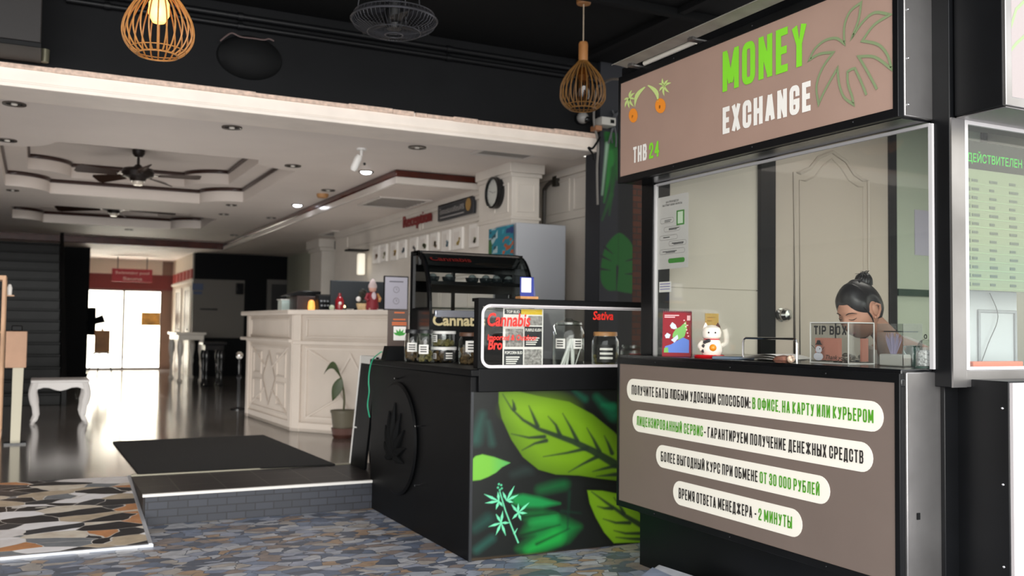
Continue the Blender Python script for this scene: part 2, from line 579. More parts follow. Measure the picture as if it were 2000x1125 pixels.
# ------------------------------------------------------------------ pavement, step, ramp, lobby floor
def stone_mat(name, scale, cols, grout, stretch=(1, 1, 1), rough=.5, edge=.05, spec=.4):
    m = bpy.data.materials.new(name)
    m.use_nodes = True
    n, l = m.node_tree.nodes, m.node_tree.links
    b = n['Principled BSDF']
    tc = n.new('ShaderNodeTexCoord')
    mp = n.new('ShaderNodeMapping')
    mp.inputs['Scale'].default_value = stretch
    l.new(tc.outputs['Object'], mp.inputs[0])
    nz = n.new('ShaderNodeTexNoise')
    nz.inputs['Scale'].default_value = scale*.6
    mx = n.new('ShaderNodeMixRGB')
    mx.blend_type = 'LINEAR_LIGHT'
    mx.inputs[0].default_value = .06
    l.new(mp.outputs[0], nz.inputs['Vector'])
    l.new(mp.outputs[0], mx.inputs[1])
    l.new(nz.outputs['Color'], mx.inputs[2])
    v = n.new('ShaderNodeTexVoronoi')
    v.inputs['Scale'].default_value = scale
    v2 = n.new('ShaderNodeTexVoronoi')
    v2.feature = 'DISTANCE_TO_EDGE'
    v2.inputs['Scale'].default_value = scale
    l.new(mx.outputs[0], v.inputs['Vector'])
    l.new(mx.outputs[0], v2.inputs['Vector'])
    sp = n.new('ShaderNodeSeparateColor')
    l.new(v.outputs['Color'], sp.inputs[0])
    r = n.new('ShaderNodeValToRGB')
    r.color_ramp.interpolation = 'CONSTANT'
    e = r.color_ramp.elements
    e[0].position, e[0].color = 0, (*lin(cols[0]), 1)
    e[1].position, e[1].color = 1/len(cols), (*lin(cols[1]), 1)
    for i, c in enumerate(cols[2:]):
        k = e.new((i+2)/len(cols))
        k.color = (*lin(c), 1)
    l.new(sp.outputs[0], r.inputs[0])
    n3 = n.new('ShaderNodeTexNoise')
    n3.inputs['Scale'].default_value = 14
    n3.inputs['Detail'].default_value = 6
    l.new(tc.outputs['Object'], n3.inputs['Vector'])
    m3 = n.new('ShaderNodeMixRGB')
    m3.blend_type = 'OVERLAY'
    m3.inputs[0].default_value = .45
    l.new(r.outputs[0], m3.inputs[1])
    l.new(n3.outputs['Fac'], m3.inputs[2])
    g = n.new('ShaderNodeMath')
    g.operation = 'LESS_THAN'
    g.inputs[1].default_value = edge
    l.new(v2.outputs['Distance'], g.inputs[0])
    m4 = n.new('ShaderNodeMixRGB')
    m4.inputs[2].default_value = (*lin(grout), 1)
    l.new(g.outputs[0], m4.inputs[0])
    l.new(m3.outputs[0], m4.inputs[1])
    l.new(m4.outputs[0], b.inputs['Base Color'])
    b.inputs['Roughness'].default_value = rough
    b.inputs['Specular IOR Level'].default_value = spec
    bp = n.new('ShaderNodeBump')
    bp.inputs['Strength'].default_value = .25
    bp.inputs['Distance'].default_value = .004
    l.new(v2.outputs['Distance'], bp.inputs['Height'])
    l.new(bp.outputs[0], b.inputs['Normal'])
    return m
paving = stone_mat('stone_print_tile', 11, ['#a3a6ae', '#7f899c', '#aaa29a', '#6a7486', '#b5b5b8', '#8d8079', '#5d636f', '#9ba0ae', '#a58b73'], '#5d6069', (.8, 1.2, 1), .42, .022)
ramp_tile = stone_mat('marble_chip_tile', 5.4, ['#e6e2e2', '#1d1f23', '#d9d3d1', '#b6a48c', '#2b2e33', '#e9e5e6', '#74787c', '#b97f52', '#cfc3b2', '#191a1e'], '#c9c2ba', (.75, 1.7, 1), .3, .012)
struct('floor', MB().box(-14, 14, -14, 6.6, -.1, 0), paving)

def brick_mat(name, c1, c2, mortar, bw, bh, ms, rough=.5, axis='xz', off=.5):
    m = bpy.data.materials.new(name)
    m.use_nodes = True
    n, l = m.node_tree.nodes, m.node_tree.links
    b = n['Principled BSDF']
    tc = n.new('ShaderNodeTexCoord')
    s = n.new('ShaderNodeSeparateXYZ')
    c = n.new('ShaderNodeCombineXYZ')
    l.new(tc.outputs['Object'], s.inputs[0])
    l.new(s.outputs[axis[0].upper()], c.inputs[0])
    l.new(s.outputs[axis[1].upper()], c.inputs[1])
    t = n.new('ShaderNodeTexBrick')
    t.offset = off
    t.inputs['Color1'].default_value = (*lin(c1), 1)
    t.inputs['Color2'].default_value = (*lin(c2), 1)
    t.inputs['Mortar'].default_value = (*lin(mortar), 1)
    t.inputs['Scale'].default_value = 1
    t.inputs['Brick Width'].default_value = bw
    t.inputs['Row Height'].default_value = bh
    t.inputs['Mortar Size'].default_value = ms
    l.new(c.outputs[0], t.inputs['Vector'])
    l.new(t.outputs[0], b.inputs['Base Color'])
    b.inputs['Roughness'].default_value = rough
    bp = n.new('ShaderNodeBump')
    bp.inputs['Strength'].default_value = .4
    bp.inputs['Distance'].default_value = .004
    bp.invert = True
    l.new(t.outputs['Fac'], bp.inputs['Height'])
    l.new(bp.outputs[0], b.inputs['Normal'])
    return m
step_brick = brick_mat('dark_brick_tile', '#32353e', '#2a2d35', '#1c1e23', .125, .05, .004)
step_tile = brick_mat('dark_step_tile', '#2c2826', '#231f1f', '#4a4642', .30, .30, .005, .5, 'xy', 0)
step_tile.node_tree.nodes['Principled BSDF'].inputs['Specular IOR Level'].default_value = .25
lobby_tile = brick_mat('polished_lobby_tile', '#6c6763', '#65605c', '#4a4745', .60, .60, .004, .13, 'xy', 0)
_b = lobby_tile.node_tree.nodes['Principled BSDF']
_b.inputs['Specular IOR Level'].default_value = .85
struct('step', MB().box(.66, 6.5, 6.565, 7.43, 0, FL-.002), [step_tile])
struct('step_riser', MB().box(.672, 6.5, 6.556, 6.566, 0, .185), step_brick)
struct('trim_1', MB().box(.655, 6.5, 6.545, 6.575, .185, .203), mat('white_edge', '#dcd9d4', .4))
struct('trim_2', MB().box(.66, 2.3, 7.41, 7.445, FL-.004, FL+.008), mat('threshold_metal', '#8d8878', .4, metal=.5))
struct('floor_lobby', MB().box(-7, 7, 7.43, 24.9, .0, FL), lobby_tile)
struct('ramp', MB().prism([(-7, 5.95, 0), (-7, 7.43, 0), (-7, 7.43, FL), (-7, 5.95, .012)], (7.64, 0, 0)), ramp_tile)
_t = MB()
_t.box(-7, .66, 5.925, 5.955, 0, .016)
_t.prism([(.635, 5.94, 0), (.635, 7.43, 0), (.635, 7.43, FL+.004), (.635, 5.94, .018)], (.022, 0, 0))
struct('trim_3', _t, mat('ramp_edge_metal', '#c9ccd2', .3, metal=.6))

# ------------------------------------------------------------------ porch roof, fascia and beam over the lobby front
_c = MB().box(-9, 9, 1.75, 7.6, 3.80, 3.95)
for yy in (2.6, 3.7, 4.8, 5.9):
    _c.box(-9, 9, yy-.03, yy+.03, 3.74, 3.80)
for xx in (.4, 2.4, 4.4):
    _c.box(xx-.03, xx+.03, 1.75, 7.4, 3.755, 3.80)
struct('ceiling_porch', _c, matt_black)
fasc = mat('fascia_black', '#0f1012', .75, spec=.2, vary=.2, vscale=2)
struct('wall_fascia', MB().box(-9, 9, 7.45, 7.65, 3.12, 3.80), fasc)
beam = mat('beam_cream', '#f4e9de', .5, vary=.05, vscale=4)
_bm = MB().box(-9, 4.63, 7.45, 7.90, 2.955, 3.12)
_bm.box(-9, 4.63, 7.425, 7.45, 2.955, 2.985)
_bm.box(-9, 4.63, 7.437, 7.45, 2.985, 3.0)
struct('beam', _bm, beam, bevel=.004)
# weathered plaster lip along the top of the beam, chipped here and there
_lp = MB()
xx = -9.0
random.seed(3)
while xx < 4.6:
    w = random.uniform(.25, 1.0) if xx < 1.8 else random.uniform(.06, .5)
    x2 = min(4.62, xx+w)
    _lp.box(xx, x2, 7.452-random.choice((.022, .022, .016)), 7.46, 3.085+random.uniform(0, .006), 3.122+random.uniform(-.006, .004))
    xx = x2+(random.choice((0, 0, .004, .02)) if x2 > 1.5 else 0)
struct('trim_4', _lp, mat('weathered_plaster', '#d9bfae', .8, vary=.25, vscale=30, bump=.3))

# ------------------------------------------------------------------ pillar with leaf painting, brick return
struct('pillar', MB().box(4.63, 5.0, 7.40, 7.65, 0, 3.8), mat('pillar_grey', '#202228', .6))
def pillar_paint(px, py):
    c = np.tile(np.array(lin('#1f2128')), (len(px), 1))
    def put(d, col, soft):
        a = np.clip(.5-d/soft, 0, 1)[:, None]
        c[:] = c*(1-a)+np.array(lin(col))*a
    put(px*0+(1207-px), '#0d0f12', 6)
    for x0, y0, x1, y1, w, col in ((1192, 262, 1188, 330, 12, '#14591f'), (1196, 300, 1180, 395, 8, '#1d6e28'), (1199, 330, 1190, 420, 6, '#124b1c'), (1186, 280, 1176, 380, 3, '#8aa890'), (1194, 380, 1176, 430, 4, '#174f1f'), (1200, 265, 1206, 350, 7, '#17581f')):
        put(sd_line(px, py, [(x0, y0), (x1, y1)], w, 1), col, 5)
    # monstera leaf
    lf = [(1206, 456), (1222, 462), (1236, 482), (1241, 520), (1238, 568), (1226, 572), (1204, 568), (1186, 566), (1174, 548), (1175, 512), (1184, 480)]
    d = sdf_poly(px, py, [tuple(q) for q in spline(lf, 6, True)])
    put(d, '#0b5a18', 3)
    for ln in (((1174, 500), (1194, 510)), ((1172, 525), (1192, 528)), ((1180, 482), (1197, 496)), ((1241, 505), (1222, 510)), ((1240, 535), (1221, 535)), ((1206, 520), (1204, 568))):
        put(sd_line(px, py, list(ln), 2.6, .6), '#14181b', 2)
    put(sd_line(px, py, [(1208, 460), (1207, 520)], 1.2, .8), '#0b4d14', 2)
    return c
tag(grid_paint('trim_5', (4.632, 7.397, .2), (1, 0, 0), (0, 0, 1), .366, 2.95, 60, 420, pillar_paint, attr_mat('pillar_mural_paint', .6)), kind='structure')
struct('wall_brick', MB().box(5.0, 6.6, 7.42, 7.6, 0, 3.8), brick_mat('old_brick', '#5a3527', '#4a2c22', '#38302c', .11, .06, .006, .8))
struct('wall_right', MB().box(5.0, 5.15, 7.65, 9.6, FL, 3.05), wallwhite)
_p = MB().box(4.3, 4.62, 8.55, 9.35, FL, 3.0)
_p.box(4.26, 4.66, 8.51, 9.37, 2.90, 3.0)
_p.box(4.28, 4.64, 8.53, 9.36, 2.86, 2.90)
_p.box(4.285, 4.635, 8.535, 9.355, 2.42, 2.45)
struct('pilaster', _p, wallwhite, bevel=.006)
_p = MB()
def frame_x(mb, x, y0, y1, z0, z1, w=.018, d=.012):      # raised moulding on a wall facing -x
    for a in ((y0, y1, z0, z0+w), (y0, y1, z1-w, z1), (y0, y0+w, z0+w, z1-w), (y1-w, y1, z0+w, z1-w)):
        mb.box(x-d, x, *a)
def frame_y(mb, y, x0, x1, z0, z1, w=.018, d=.012):
    for a in ((x0, x1, z0, z0+w), (x0, x1, z1-w, z1), (x0, x0+w, z0+w, z1-w), (x1-w, x1, z0+w, z1-w)):
        mb.box(a[0], a[1], y-d, y, a[2], a[3])
frame_y(_p, 8.55, 4.36, 4.57, 2.50, 2.80)
frame_x(_p, 4.3, 8.62, 8.95, 2.50, 2.80)
frame_x(_p, 5.0, 8.02, 8.50, 2.55, 2.90)
frame_x(_p, 5.0, 8.58, 9.3, 2.55, 2.90)
_p.box(4.975, 5.0, 7.65, 9.3, 2.46, 2.50)
_p.box(4.96, 5.0, 7.65, 9.3, 2.93, 3.0)
struct('trim_6', _p, wallwhite)
RX = 4.45
struct('wall_reception', MB().box(RX, 5.0, 9.35, 15.4, FL, 3.0), wallwhite)
_p = MB()
_p.box(RX-.05, RX, 9.35, 15.3, 2.80, 2.90)
_p.box(RX-.03, RX, 9.35, 15.3, 2.76, 2.80)
_p.box(RX-.02, RX, 9.35, 15.3, 2.52, 2.55)
_p.box(RX-.02, RX, 9.35, 15.3, 1.93, 1.95)
frame_x(_p, RX, 9.5, 11.4, 2.57, 2.75, .012)
frame_x(_p, RX, 11.5, 14.7, 2.57, 2.75, .012)
for i in range(13):
    y0 = 9.5+i*.44
    frame_x(_p, RX, y0, y0+.38, 1.55, 1.9, .012)
struct('trim_7', _p, wallwhite)
_p = MB().box(4.55, 5.1, 16.6, 17.4, FL, 2.9)
_p.box(4.47, 5.1, 16.52, 17.4, 2.72, 2.9)
_p.box(4.51, 5.1, 16.56, 17.4, 2.66, 2.72)
struct('pilaster', _p, wallwhite, bevel=.01)
struct('wall_side', MB().box(5.05, 5.2, 15.4, 21.3, FL, 3.0), mat('greenish_wall', '#9c9c8c', .7))

# ------------------------------------------------------------------ lobby ceiling with two stepped, wavy trays and a lowered border
ceil = mat('ceiling_paint', '#e6dcd4', .6, vary=.03, vscale=1.5)
CZ, LZ = 3.0, 2.87
def outline(x0, x1, y0, y1, r, n=9):
    pts = []
    for (cx, cy, a0) in ((x0, y0, PI/2), (x1, y0, PI), (x1, y1, 3*PI/2), (x0, y1, 0)):
        for k in range(n+1):
            a = a0-PI/2*k/n
            pts.append((cx+r*math.cos(a), cy+r*math.sin(a)))
    return pts
trays = [(-.38, 2.50, 9.75, 13.7, .50), (-.38, 2.55, 15.1, 17.7, .45)]
mb = MB()
loops = [[Vector((-7, 7.9, CZ)), Vector((5.05, 7.9, CZ)), Vector((5.05, 20.0, CZ)), Vector((-7, 20.0, CZ))]]
for t in trays:
    loops.append([Vector((*q, CZ)) for q in outline(*t)])
flat = [q for L in loops for q in L]
mb._add(flat, [tuple(f) for f in tessellate_polygon(loops)])
mb.box(-7, 5.05, 7.9, 20, 3.45, 3.5)
struct('ceiling', mb, ceil)
trim = MB()
for x0, x1, y0, y1, r in trays:
    mb = MB()
    o1 = outline(x0, x1, y0, y1, r)
    o2 = outline(x0+.24, x1-.24, y0+.24, y1-.24, r)
    n = len(o1)
    def wall(o, za, zb):
        mb._add([(*q, za) for q in o]+[(*q, zb) for q in o], [(i, n+i, n+(i+1) % n, (i+1) % n) for i in range(n)])
    wall(o1, CZ, CZ+.19)
    a = [Vector((*q, CZ+.19)) for q in o1]
    b = [Vector((*q, CZ+.19)) for q in o2]
    mb._add(a+b, [(i, n+i, n+(i+1) % n, (i+1) % n) for i in range(n)])
    wall(o2, CZ+.19, CZ+.38)
    top = [Vector((*q, CZ+.38)) for q in o2]
    mb._add(top, [tuple(f) for f in tessellate_polygon([top])])
    struct('ceiling_tray', mb, ceil)
    for o, z in ((o1, CZ+.165), (o2, CZ+.355)):
        trim.tube([(*q, z) for q in o], .027, 6, True)
struct('trim_8', trim, brown_wood)
_s = MB().box(3.45, 5.05, 9.6, 20.0, LZ, CZ+.02)
_s.box(-7, 5.2, 20.0, 24.9, LZ, CZ+.02)
struct('ceiling_border', _s, ceil)
_w = MB()
_w.box(3.405, 3.45, 9.555, 20, LZ+.055, CZ-.005)
_w.box(3.405, 4.45, 9.555, 9.6, LZ+.055, CZ-.005)
_w.box(3.425, 3.45, 9.575, 20, LZ+.075, CZ+.0)
_w.box(-7, 3.45, 19.955, 20, LZ-.01, CZ-.005)
struct('trim_9', _w, mat('polished_brown_wood', '#4a1d14', .18, vary=.3, vscale=5), bevel=.012)
_w = MB()
_w.box(3.415, 3.45, 9.565, 20, LZ-.02, LZ+.055)
_w.box(3.415, 4.45, 9.565, 9.6, LZ-.02, LZ+.055)
struct('trim_10', _w, mat('gloss_white_trim', '#d9d2ca', .2), bevel=.008)

# ------------------------------------------------------------------ back of the lobby
dark = mat('dark_wall', '#0e0f11', .6, spec=.1)
struct('wall_left', MB().box(-7.15, -7, 7.43, 25, FL, 3.5), mat('left_wall', '#6b6661', .7))
struct('wall_stair', MB().box(-7, .45, 21.9, 22.05, FL, 2.9), dark)
struct('column', MB().box(.50, .98, 21.3, 21.9, FL, 2.9), dark)
redwall = mat('red_brown_fascia', '#7a2f2a', .6)
_w = MB()
_w.box(-1, 1.06, 24.8, 24.95, FL, 2.9)
struct('wall_back', _w, dark)
struct('wall_end', MB().box(2.79, 3.5, 24.8, 24.95, FL, 2.9), mat('end_wall_brown', '#8d6f5e', .6))
struct('wall_header', MB().box(.6, 3.03, 24.72, 24.9, 2.15, 2.52), redwall)
struct('wall_lintel', MB().box(1.06, 2.79, 24.8, 24.95, 2.52, 2.9), mat('lintel_white', '#e5dccb', .6))
fr = mat('door_frame_dark', '#4a3a33', .4)
for i, (a, b) in enumerate(((1.06, 1.925), (1.925, 2.79))):
    m = MB()
    for q in ((a, a+.025, FL, 2.15), (b-.025, b, FL, 2.15), (a, b, FL, FL+.05), (a, b, 2.11, 2.15)):
        m.box(q[0], q[1], 24.8, 24.84, q[2], q[3])
    d = struct('door_%d' % (i+1), m, fr)
    MB().box(a+.02, b-.02, 24.815, 24.825, FL+.05, 2.11).build('pane', glass, d)
    xx = b-.06 if i == 0 else a+.06
    MB().tube([(xx, 24.77, 1.1), (xx, 24.77, 1.4)], .012).build('door_handle', chrome, d)
struct('floor_courtyard', MB().box(-7, 9, 24.95, 36, .0, FL-.01), mat('pale_courtyard', '#f1ece2', .7))
struct('wall_courtyard', MB().box(-7, 9, 34, 34.3, FL, 5.5), mat('pale_courtyard_wall', '#f6f1e6', .8))
# side wall of the back passage, with door casings, and the grey wall that faces the lobby
_w = MB().box(3.03, 3.18, 21.46, 24.8, FL, 2.9)
struct('wall_passage', _w, mat('passage_cream', '#cfc0ae', .5))
_w = MB()
for y0 in (21.55, 23.0):
    _w.box(3.0, 3.03, y0, y0+.08, FL, 2.15)
    _w.box(3.0, 3.03, y0+.82, y0+.9, FL, 2.15)
    _w.box(3.0, 3.03, y0, y0+.9, 2.07, 2.15)
_w.box(2.99, 3.03, 21.3, 24.7, 2.24, 2.29)
struct('trim_11', _w, mat('casing_white', '#e9e2d6', .4))
for i, y0 in enumerate((21.63, 23.08)):
    d = struct('door_%d' % (i+3), MB().box(3.01, 3.03, y0, y0+.74, FL, 2.07), mat('brown_door', '#5b3a2c', .4))
    MB().ball((2.99, y0+.08, 1.2), .03, 10).build('door_handle', chrome, d)
_w = MB()
for k in range(6):
    _w.box(3.0, 3.03, 21.4+k*.55, 21.75+k*.55, 2.32, 2.52)
struct('trim_12', _w, mat('red_plaque_paint', '#a03a34', .5))
struct('wall_grey', MB().box(3.03, 7, 21.3, 21.45, FL, 2.9), mat('grey_wall', '#6a6660', .7))
_w = MB().box(3.05, 7, 21.27, 21.3, FL, 1.03)
_w.box(3.05, 7, 21.27, 21.3, 2.30, 2.9)
_w.box(4.12, 7, 21.275, 21.3, 1.03, 2.3)
struct('trim_13', _w, mat('dark_wainscot', '#0a0c0f', .6, spec=.12))
_w = MB()
_w.box(4.60, 4.70, 21.24, 21.27, FL, 2.32)
_w.box(5.5, 5.6, 21.24, 21.27, FL, 2.32)
_w.box(4.60, 5.6, 21.24, 21.27, 2.24, 2.34)
struct('trim_14', _w, mat('grey_casing', '#55524e', .5))
struct('door_5', MB().box(4.7, 5.5, 21.25, 21.27, FL, 2.24), mat('very_dark_door', '#0e0f10', .5))

# staircase of dark polished steps
st = MB()
for k in range(15):
    y0, z1 = 14.2+k*.27, FL+.165*(k+1)
    st.box(-1.6, .34, y0, y0+.27, FL, z1-.03)
    st.box(-1.6, .345, y0-.03, y0+.27, z1-.03, z1)
struct('stairs', st, mat('polished_dark_granite', '#0d0e0e', .22, spec=.07, vary=.5, vscale=5), bevel=.006)
sg = MB()
sg.prism([(.35, 14.1, FL), (.35, 18.4, FL), (.35, 18.4, 2.9), (.35, 14.1, .42)], (.06, 0, 0))
struct('stair_stringer', sg, mat('stringer_black', '#0c0d0e', .4, spec=.12))
# ------------------------------------------------------------------ money exchange booth
YU, ZU = (0, -1, 0), (0, 0, 1)                    # reading direction on faces that look towards -x
XL, XG = 2.92, 3.10                               # front of the sign boxes, plane of the glass
bt = thing('exchange_booth', 'black and steel money exchange booth with glazed counter and brown sign panels', 'booth', (4.3, 3.45, 0))
sign_brown = mat('sign_brown_print', '#a4887a', .5, vary=.05, vscale=2.5)
panel_brown = mat('panel_brown_print', '#73655d', .5, vary=.05, vscale=2.5)
beige = mat('booth_beige', '#cdc6b8', .55, vary=.03, vscale=2)
_m = MB().box(3.05, 3.10, 2.56, 4.42, 0, 1.13)
_m.box(3.10, 6.0, 4.40, 4.42, 0, 1.13)
_m.box(3.10, 6.0, 2.56, 2.60, 0, 1.13)
_m.build('base', black_metal, bt)
MB().box(3.10, 6.0, 2.60, 4.40, .12, .18).build('floor', mat('booth_floor', '#77716a', .6), bt)
_m = MB().box(2.93, 3.36, 2.53, 4.455, 1.13, 1.166)
_m.box(2.925, 3.2, 2.525, 4.46, 1.10, 1.13)
_m.build('counter', black_gloss, bt, bevel=.004)
# lower sign box
lb = MB().box(2.932, 3.05, 2.535, 4.455, .335, 1.12).build('lower_sign_box', black_metal, bt)
_m = MB()
for a in ((2.528, 4.46, .33, .362), (2.528, 4.46, 1.115, 1.15), (2.528, 2.552, .33, 1.15), (4.44, 4.46, .33, 1.15)):
    _m.box(2.918, 2.945, *a)
for y in (2.9, 3.5, 4.1):
    for z in (.346, 1.133):
        _m.ball((2.918, y, z), .006, 8)
_m.build('sign_frame', black_metal, lb, bevel=.003)
pf = MB().box(2.922, 2.932, 2.55, 4.442, .36, 1.118).build('sign_face', panel_brown, lb)
tag(MB().box(2.945, 3.205, 2.518, 2.534, .2, 1.155).build('end_plate', steel, lb, bevel=.004), 'brushed steel end plate')
MB().box(2.995, 3.01, 2.514, 2.52, .60, .625).build('socket', matt_black, lb)
S = .41
def cr(x, y):
    return 1180+x*S, 680+y*S
dark_ink = mat('sign_ink_dark', '#2a2522', .6)
green_ink = mat('sign_ink_green', '#4f9c1f', .5)
pill_white = mat('sign_white_pill', '#f4efe2', .45)
PILLS = [((108, 197), (1330, 328), 105, 145, [('ПОЛУЧИТЕ БАТЫ ЛЮБЫМ УДОБНЫМ СПОСОБОМ:', 133, 697, dark_ink), ('В ОФИСЕ, НА КАРТУ ИЛИ КУРЬЕРОМ', 708, 1285, green_ink)]),
         ((135, 345), (1280, 522), 105, 145, [('ЛИЦЕНЗИРОВАННЫЙ СЕРВИС', 157, 472, green_ink), ('- ГАРАНТИРУЕМ ПОЛУЧЕНИЕ ДЕНЕЖНЫХ СРЕДСТВ', 478, 1237, dark_ink)]),
         ((247, 514), (1075, 678), 108, 140, [('БОЛЕЕ ВЫГОДНЫЙ КУРС ПРИ ОБМЕНЕ', 272, 733, dark_ink), ('ОТ 30 000 РУБЛЕЙ', 743, 1028, green_ink)]),
         ((328, 690), (943, 834), 115, 135, [('ВРЕМЯ ОТВЕТА МЕНЕДЖЕРА -', 357, 727, dark_ink), ('2 МИНУТЫ', 737, 897, green_ink)])]
pc = []
for (l, r, hl, hr, tx) in PILLS:
    a, b = P(*cr(*l), 'x', XL), P(*cr(*r), 'x', XL)
    t1, t2 = P(*cr(l[0]+45, l[1]-hl/2+6), 'x', XL), P(*cr(l[0]+45, l[1]+hl/2+6), 'x', XL)
    h = (t1-t2).length
    zc = (a.z+b.z)/2
    yl, yr = a.y, b.y
    pts = []
    for k in range(13):
        an = PI/2+PI*k/12
        pts.append((XL, yl-h/2-h/2*math.cos(an), zc+h/2*math.sin(an)))
    for k in range(13):
        an = -PI/2+PI*k/12
        pts.append((XL, yr+h/2-h/2*math.cos(an), zc+h/2*math.sin(an)))
    pl = MB().prism(pts, (.002, 0, 0)).build('text_plate', pill_white, pf, smooth=0)
    f = lambda x: l[1]+(r[1]-l[1])*(x-l[0])/(r[0]-l[0])
    for s, x0, x1, m_ in tx:
        p0, p1 = P(*cr(x0, f(x0)), 'x', XL), P(*cr(x1, f(x1)), 'x', XL)
        ch = h*.44
        pc.append((s, p0.y, p1.y, zc-ch/2, ch, m_))
for m_, nm in ((dark_ink, 'dark lettering'), (green_ink, 'green lettering')):
    q = MB()
    for s, y0, y1, z0, ch, mm in pc:
        if mm is m_:
            sign_mb(s, (XL-.002, y0, z0), YU, ZU, abs(y0-y1), ch, .135, off=0.0006, mb=q)
    tag(q.build('lettering', m_, pf, smooth=0), nm)

# upper sign box
ub = MB().box(2.935, 3.14, 2.54, 4.462, 2.135, 2.725).build('upper_sign_box', black_metal, bt)
_m = MB()
for a in ((2.526, 4.47, 2.13, 2.165), (2.526, 4.47, 2.695, 2.735), (2.526, 2.552, 2.13, 2.735), (4.452, 4.47, 2.13, 2.735)):
    _m.box(2.917, 2.95, *a)
for y in (2.75, 3.35, 3.95):
    for z in (2.15, 2.715):
        _m.ball((2.917, y, z), .006, 8)
_m.build('sign_frame', black_metal, ub, bevel=.004)
uf = MB().box(2.922, 2.936, 2.55, 4.455, 2.16, 2.70).build('sign_face', sign_brown, ub)
tag(MB().box(2.948, 3.128, 2.522, 2.542, 2.135, 2.9).build('end_plate', steel, ub, bevel=.004), 'brushed steel end plate')
_m = MB()
for z in (2.18, 2.36, 2.55):
    for x in (2.965, 3.11):
        _m.ball((x, 2.521, z), .005, 8)
_m.build('screw', chrome, ub)
def sgn(txt, lt, lb_, rt, rb, t, m_, name, lab, par):
    a, b, c, d = [P(*q, 'x', XL) for q in (lt, lb_, rt, rb)]
    z0, z1 = (b.z+d.z)/2, (a.z+c.z)/2
    y0, y1 = (a.y+b.y)/2, (c.y+d.y)/2
    tag(sign_mb(txt, (XL, y0, z0), YU, ZU, y0-y1, z1-z0, t, gap=.10, off=.001).build(name, m_, par, smooth=0), lab)
sgn('MONEY', (1411.7, 100), (1411.7, 180), (1581, 36), (1571, 129), .17, green_bright, 'lettering', 'bright green MONEY lettering', uf)
sgn('EXCHANGE', (1411.7, 209), (1411.7, 262.4), (1584, 159), (1584, 216), .19, white_vinyl, 'lettering', 'white EXCHANGE lettering', uf)
sgn('THB', (1236.6, 287), (1237, 319), (1263, 281), (1264, 312), .17, white_vinyl, 'lettering', 'white THB lettering', uf)
sgn('24', (1268, 280), (1268, 311), (1287.5, 274.5), (1288, 305), .17, green_bright, 'lettering', 'bright green 24 lettering', uf)
def c3(x, y):
    return P(1180+x*S, y*S, 'x', XL)+Vector((-.0008, 0, 0))
palm = [(1145, 208), (1105, 182), (1050, 194), (1003, 235), (978, 285), (1030, 256), (1092, 250), (1040, 325), (1012, 410), (1022, 495), (1055, 425), (1112, 325), (1120, 400), (1143, 462), (1188, 497), (1182, 460), (1162, 400), (1160, 342), (1178, 330), (1195, 326), (1225, 390), (1250, 452)]
palm2 = [(1300, 425), (1260, 350), (1213, 270), (1290, 272), (1370, 330), (1350, 262), (1305, 212), (1230, 195), (1285, 120), (1362, 70), (1290, 60), (1232, 105), (1180, 180), (1212, 95), (1225, 12), (1172, 55), (1145, 125), (1145, 208)]
pg = MB()
runs, run = [], []
tips = {(1300, 425), (1213, 270), (1370, 330), (1230, 195), (1362, 70), (1180, 180), (1225, 12), (1145, 208), (978, 285), (1092, 250), (1022, 495), (1112, 325), (1188, 497), (1160, 342), (1195, 326), (1250, 452)}
smooth_ = []
for q in palm2+palm[1:]:
    run.append(q)
    if q in tips and len(run) > 1:
        smooth_ += spline([(*k, 0) for k in run], 5)[:-1]
        run = [q]
smooth_.append(Vector((*run[-1], 0)))
pg.ribbon([c3(q.x, q.y) for q in smooth_], .0115, (-1, 0, 0))
tag(pg.build('palm_emblem', mat('dull_green_print', '#80906a', .5), uf, smooth=0), 'outlined palm emblem')
# small emblem on the far end: two palms, two coins
def c2(x, y, d=.0008):
    return P(1200+x*.1867, 130+y*.1867, 'x', XL)+Vector((-d, 0, 0))
fr = MB()
def lens(mb, a, b, w, fn, bow=0.0):
    a, b = Vector(a), Vector(b)
    t = (b-a).normalized()
    n = Vector((-t.y, t.x))
    L = (b-a).length
    up_, dn = [], []
    for k in range(7):
        s = k/6
        c = a+t*L*s+n*(bow*L*math.sin(PI*s))
        ww = w*math.sin(PI*min(1, s*.9+.1))
        up_.append(fn(*(c+n*ww)))
        dn.append(fn(*(c-n*ww)))
    m = len(up_)
    mb._add(up_+dn, [(i, i+1, m+i+1, m+i) for i in range(m-1)])
for c, tips in (((160, 335), ((185, 245), (215, 275), (217, 345), (205, 420), (160, 440), (112, 430), (100, 350))), ((525, 205), ((505, 120), (565, 138), (597, 170), (577, 272), (525, 312), (470, 262), (463, 180)))):
    for i, t in enumerate(tips):
        lens(fr, c, t, 11, c2, .12 if i > 2 else -.12)
lens(fr, (322, 214), (215, 425), 20, c2, .15)
lens(fr, (352, 196), (458, 372), 22, c2, -.18)
tag(fr.build('palm_emblem', mat('pale_green_print', '#cbe08c', .5), uf, smooth=0), 'pale green palm fronds')
for cx, cy, rx, ry, ch in ((198, 512, 46, 74, 'P'), (482, 410, 55, 78, 'B')):
    co = MB().poly([c2(cx+rx*math.cos(2*PI*k/28), cy+ry*math.sin(2*PI*k/28)) for k in range(28)])
    tag(co.build('coin_emblem', mat('orange_print', '#f0902a', .5), uf, smooth=0), 'orange coin emblem marked '+ch)
    tag(sign_mb(ch, c2(cx-14, cy+30, .0012), YU, ZU, .013, .016, .2).build('lettering', mat('coin_ink', '#6a3a10', .6), uf, smooth=0), 'brown letter on the coin')

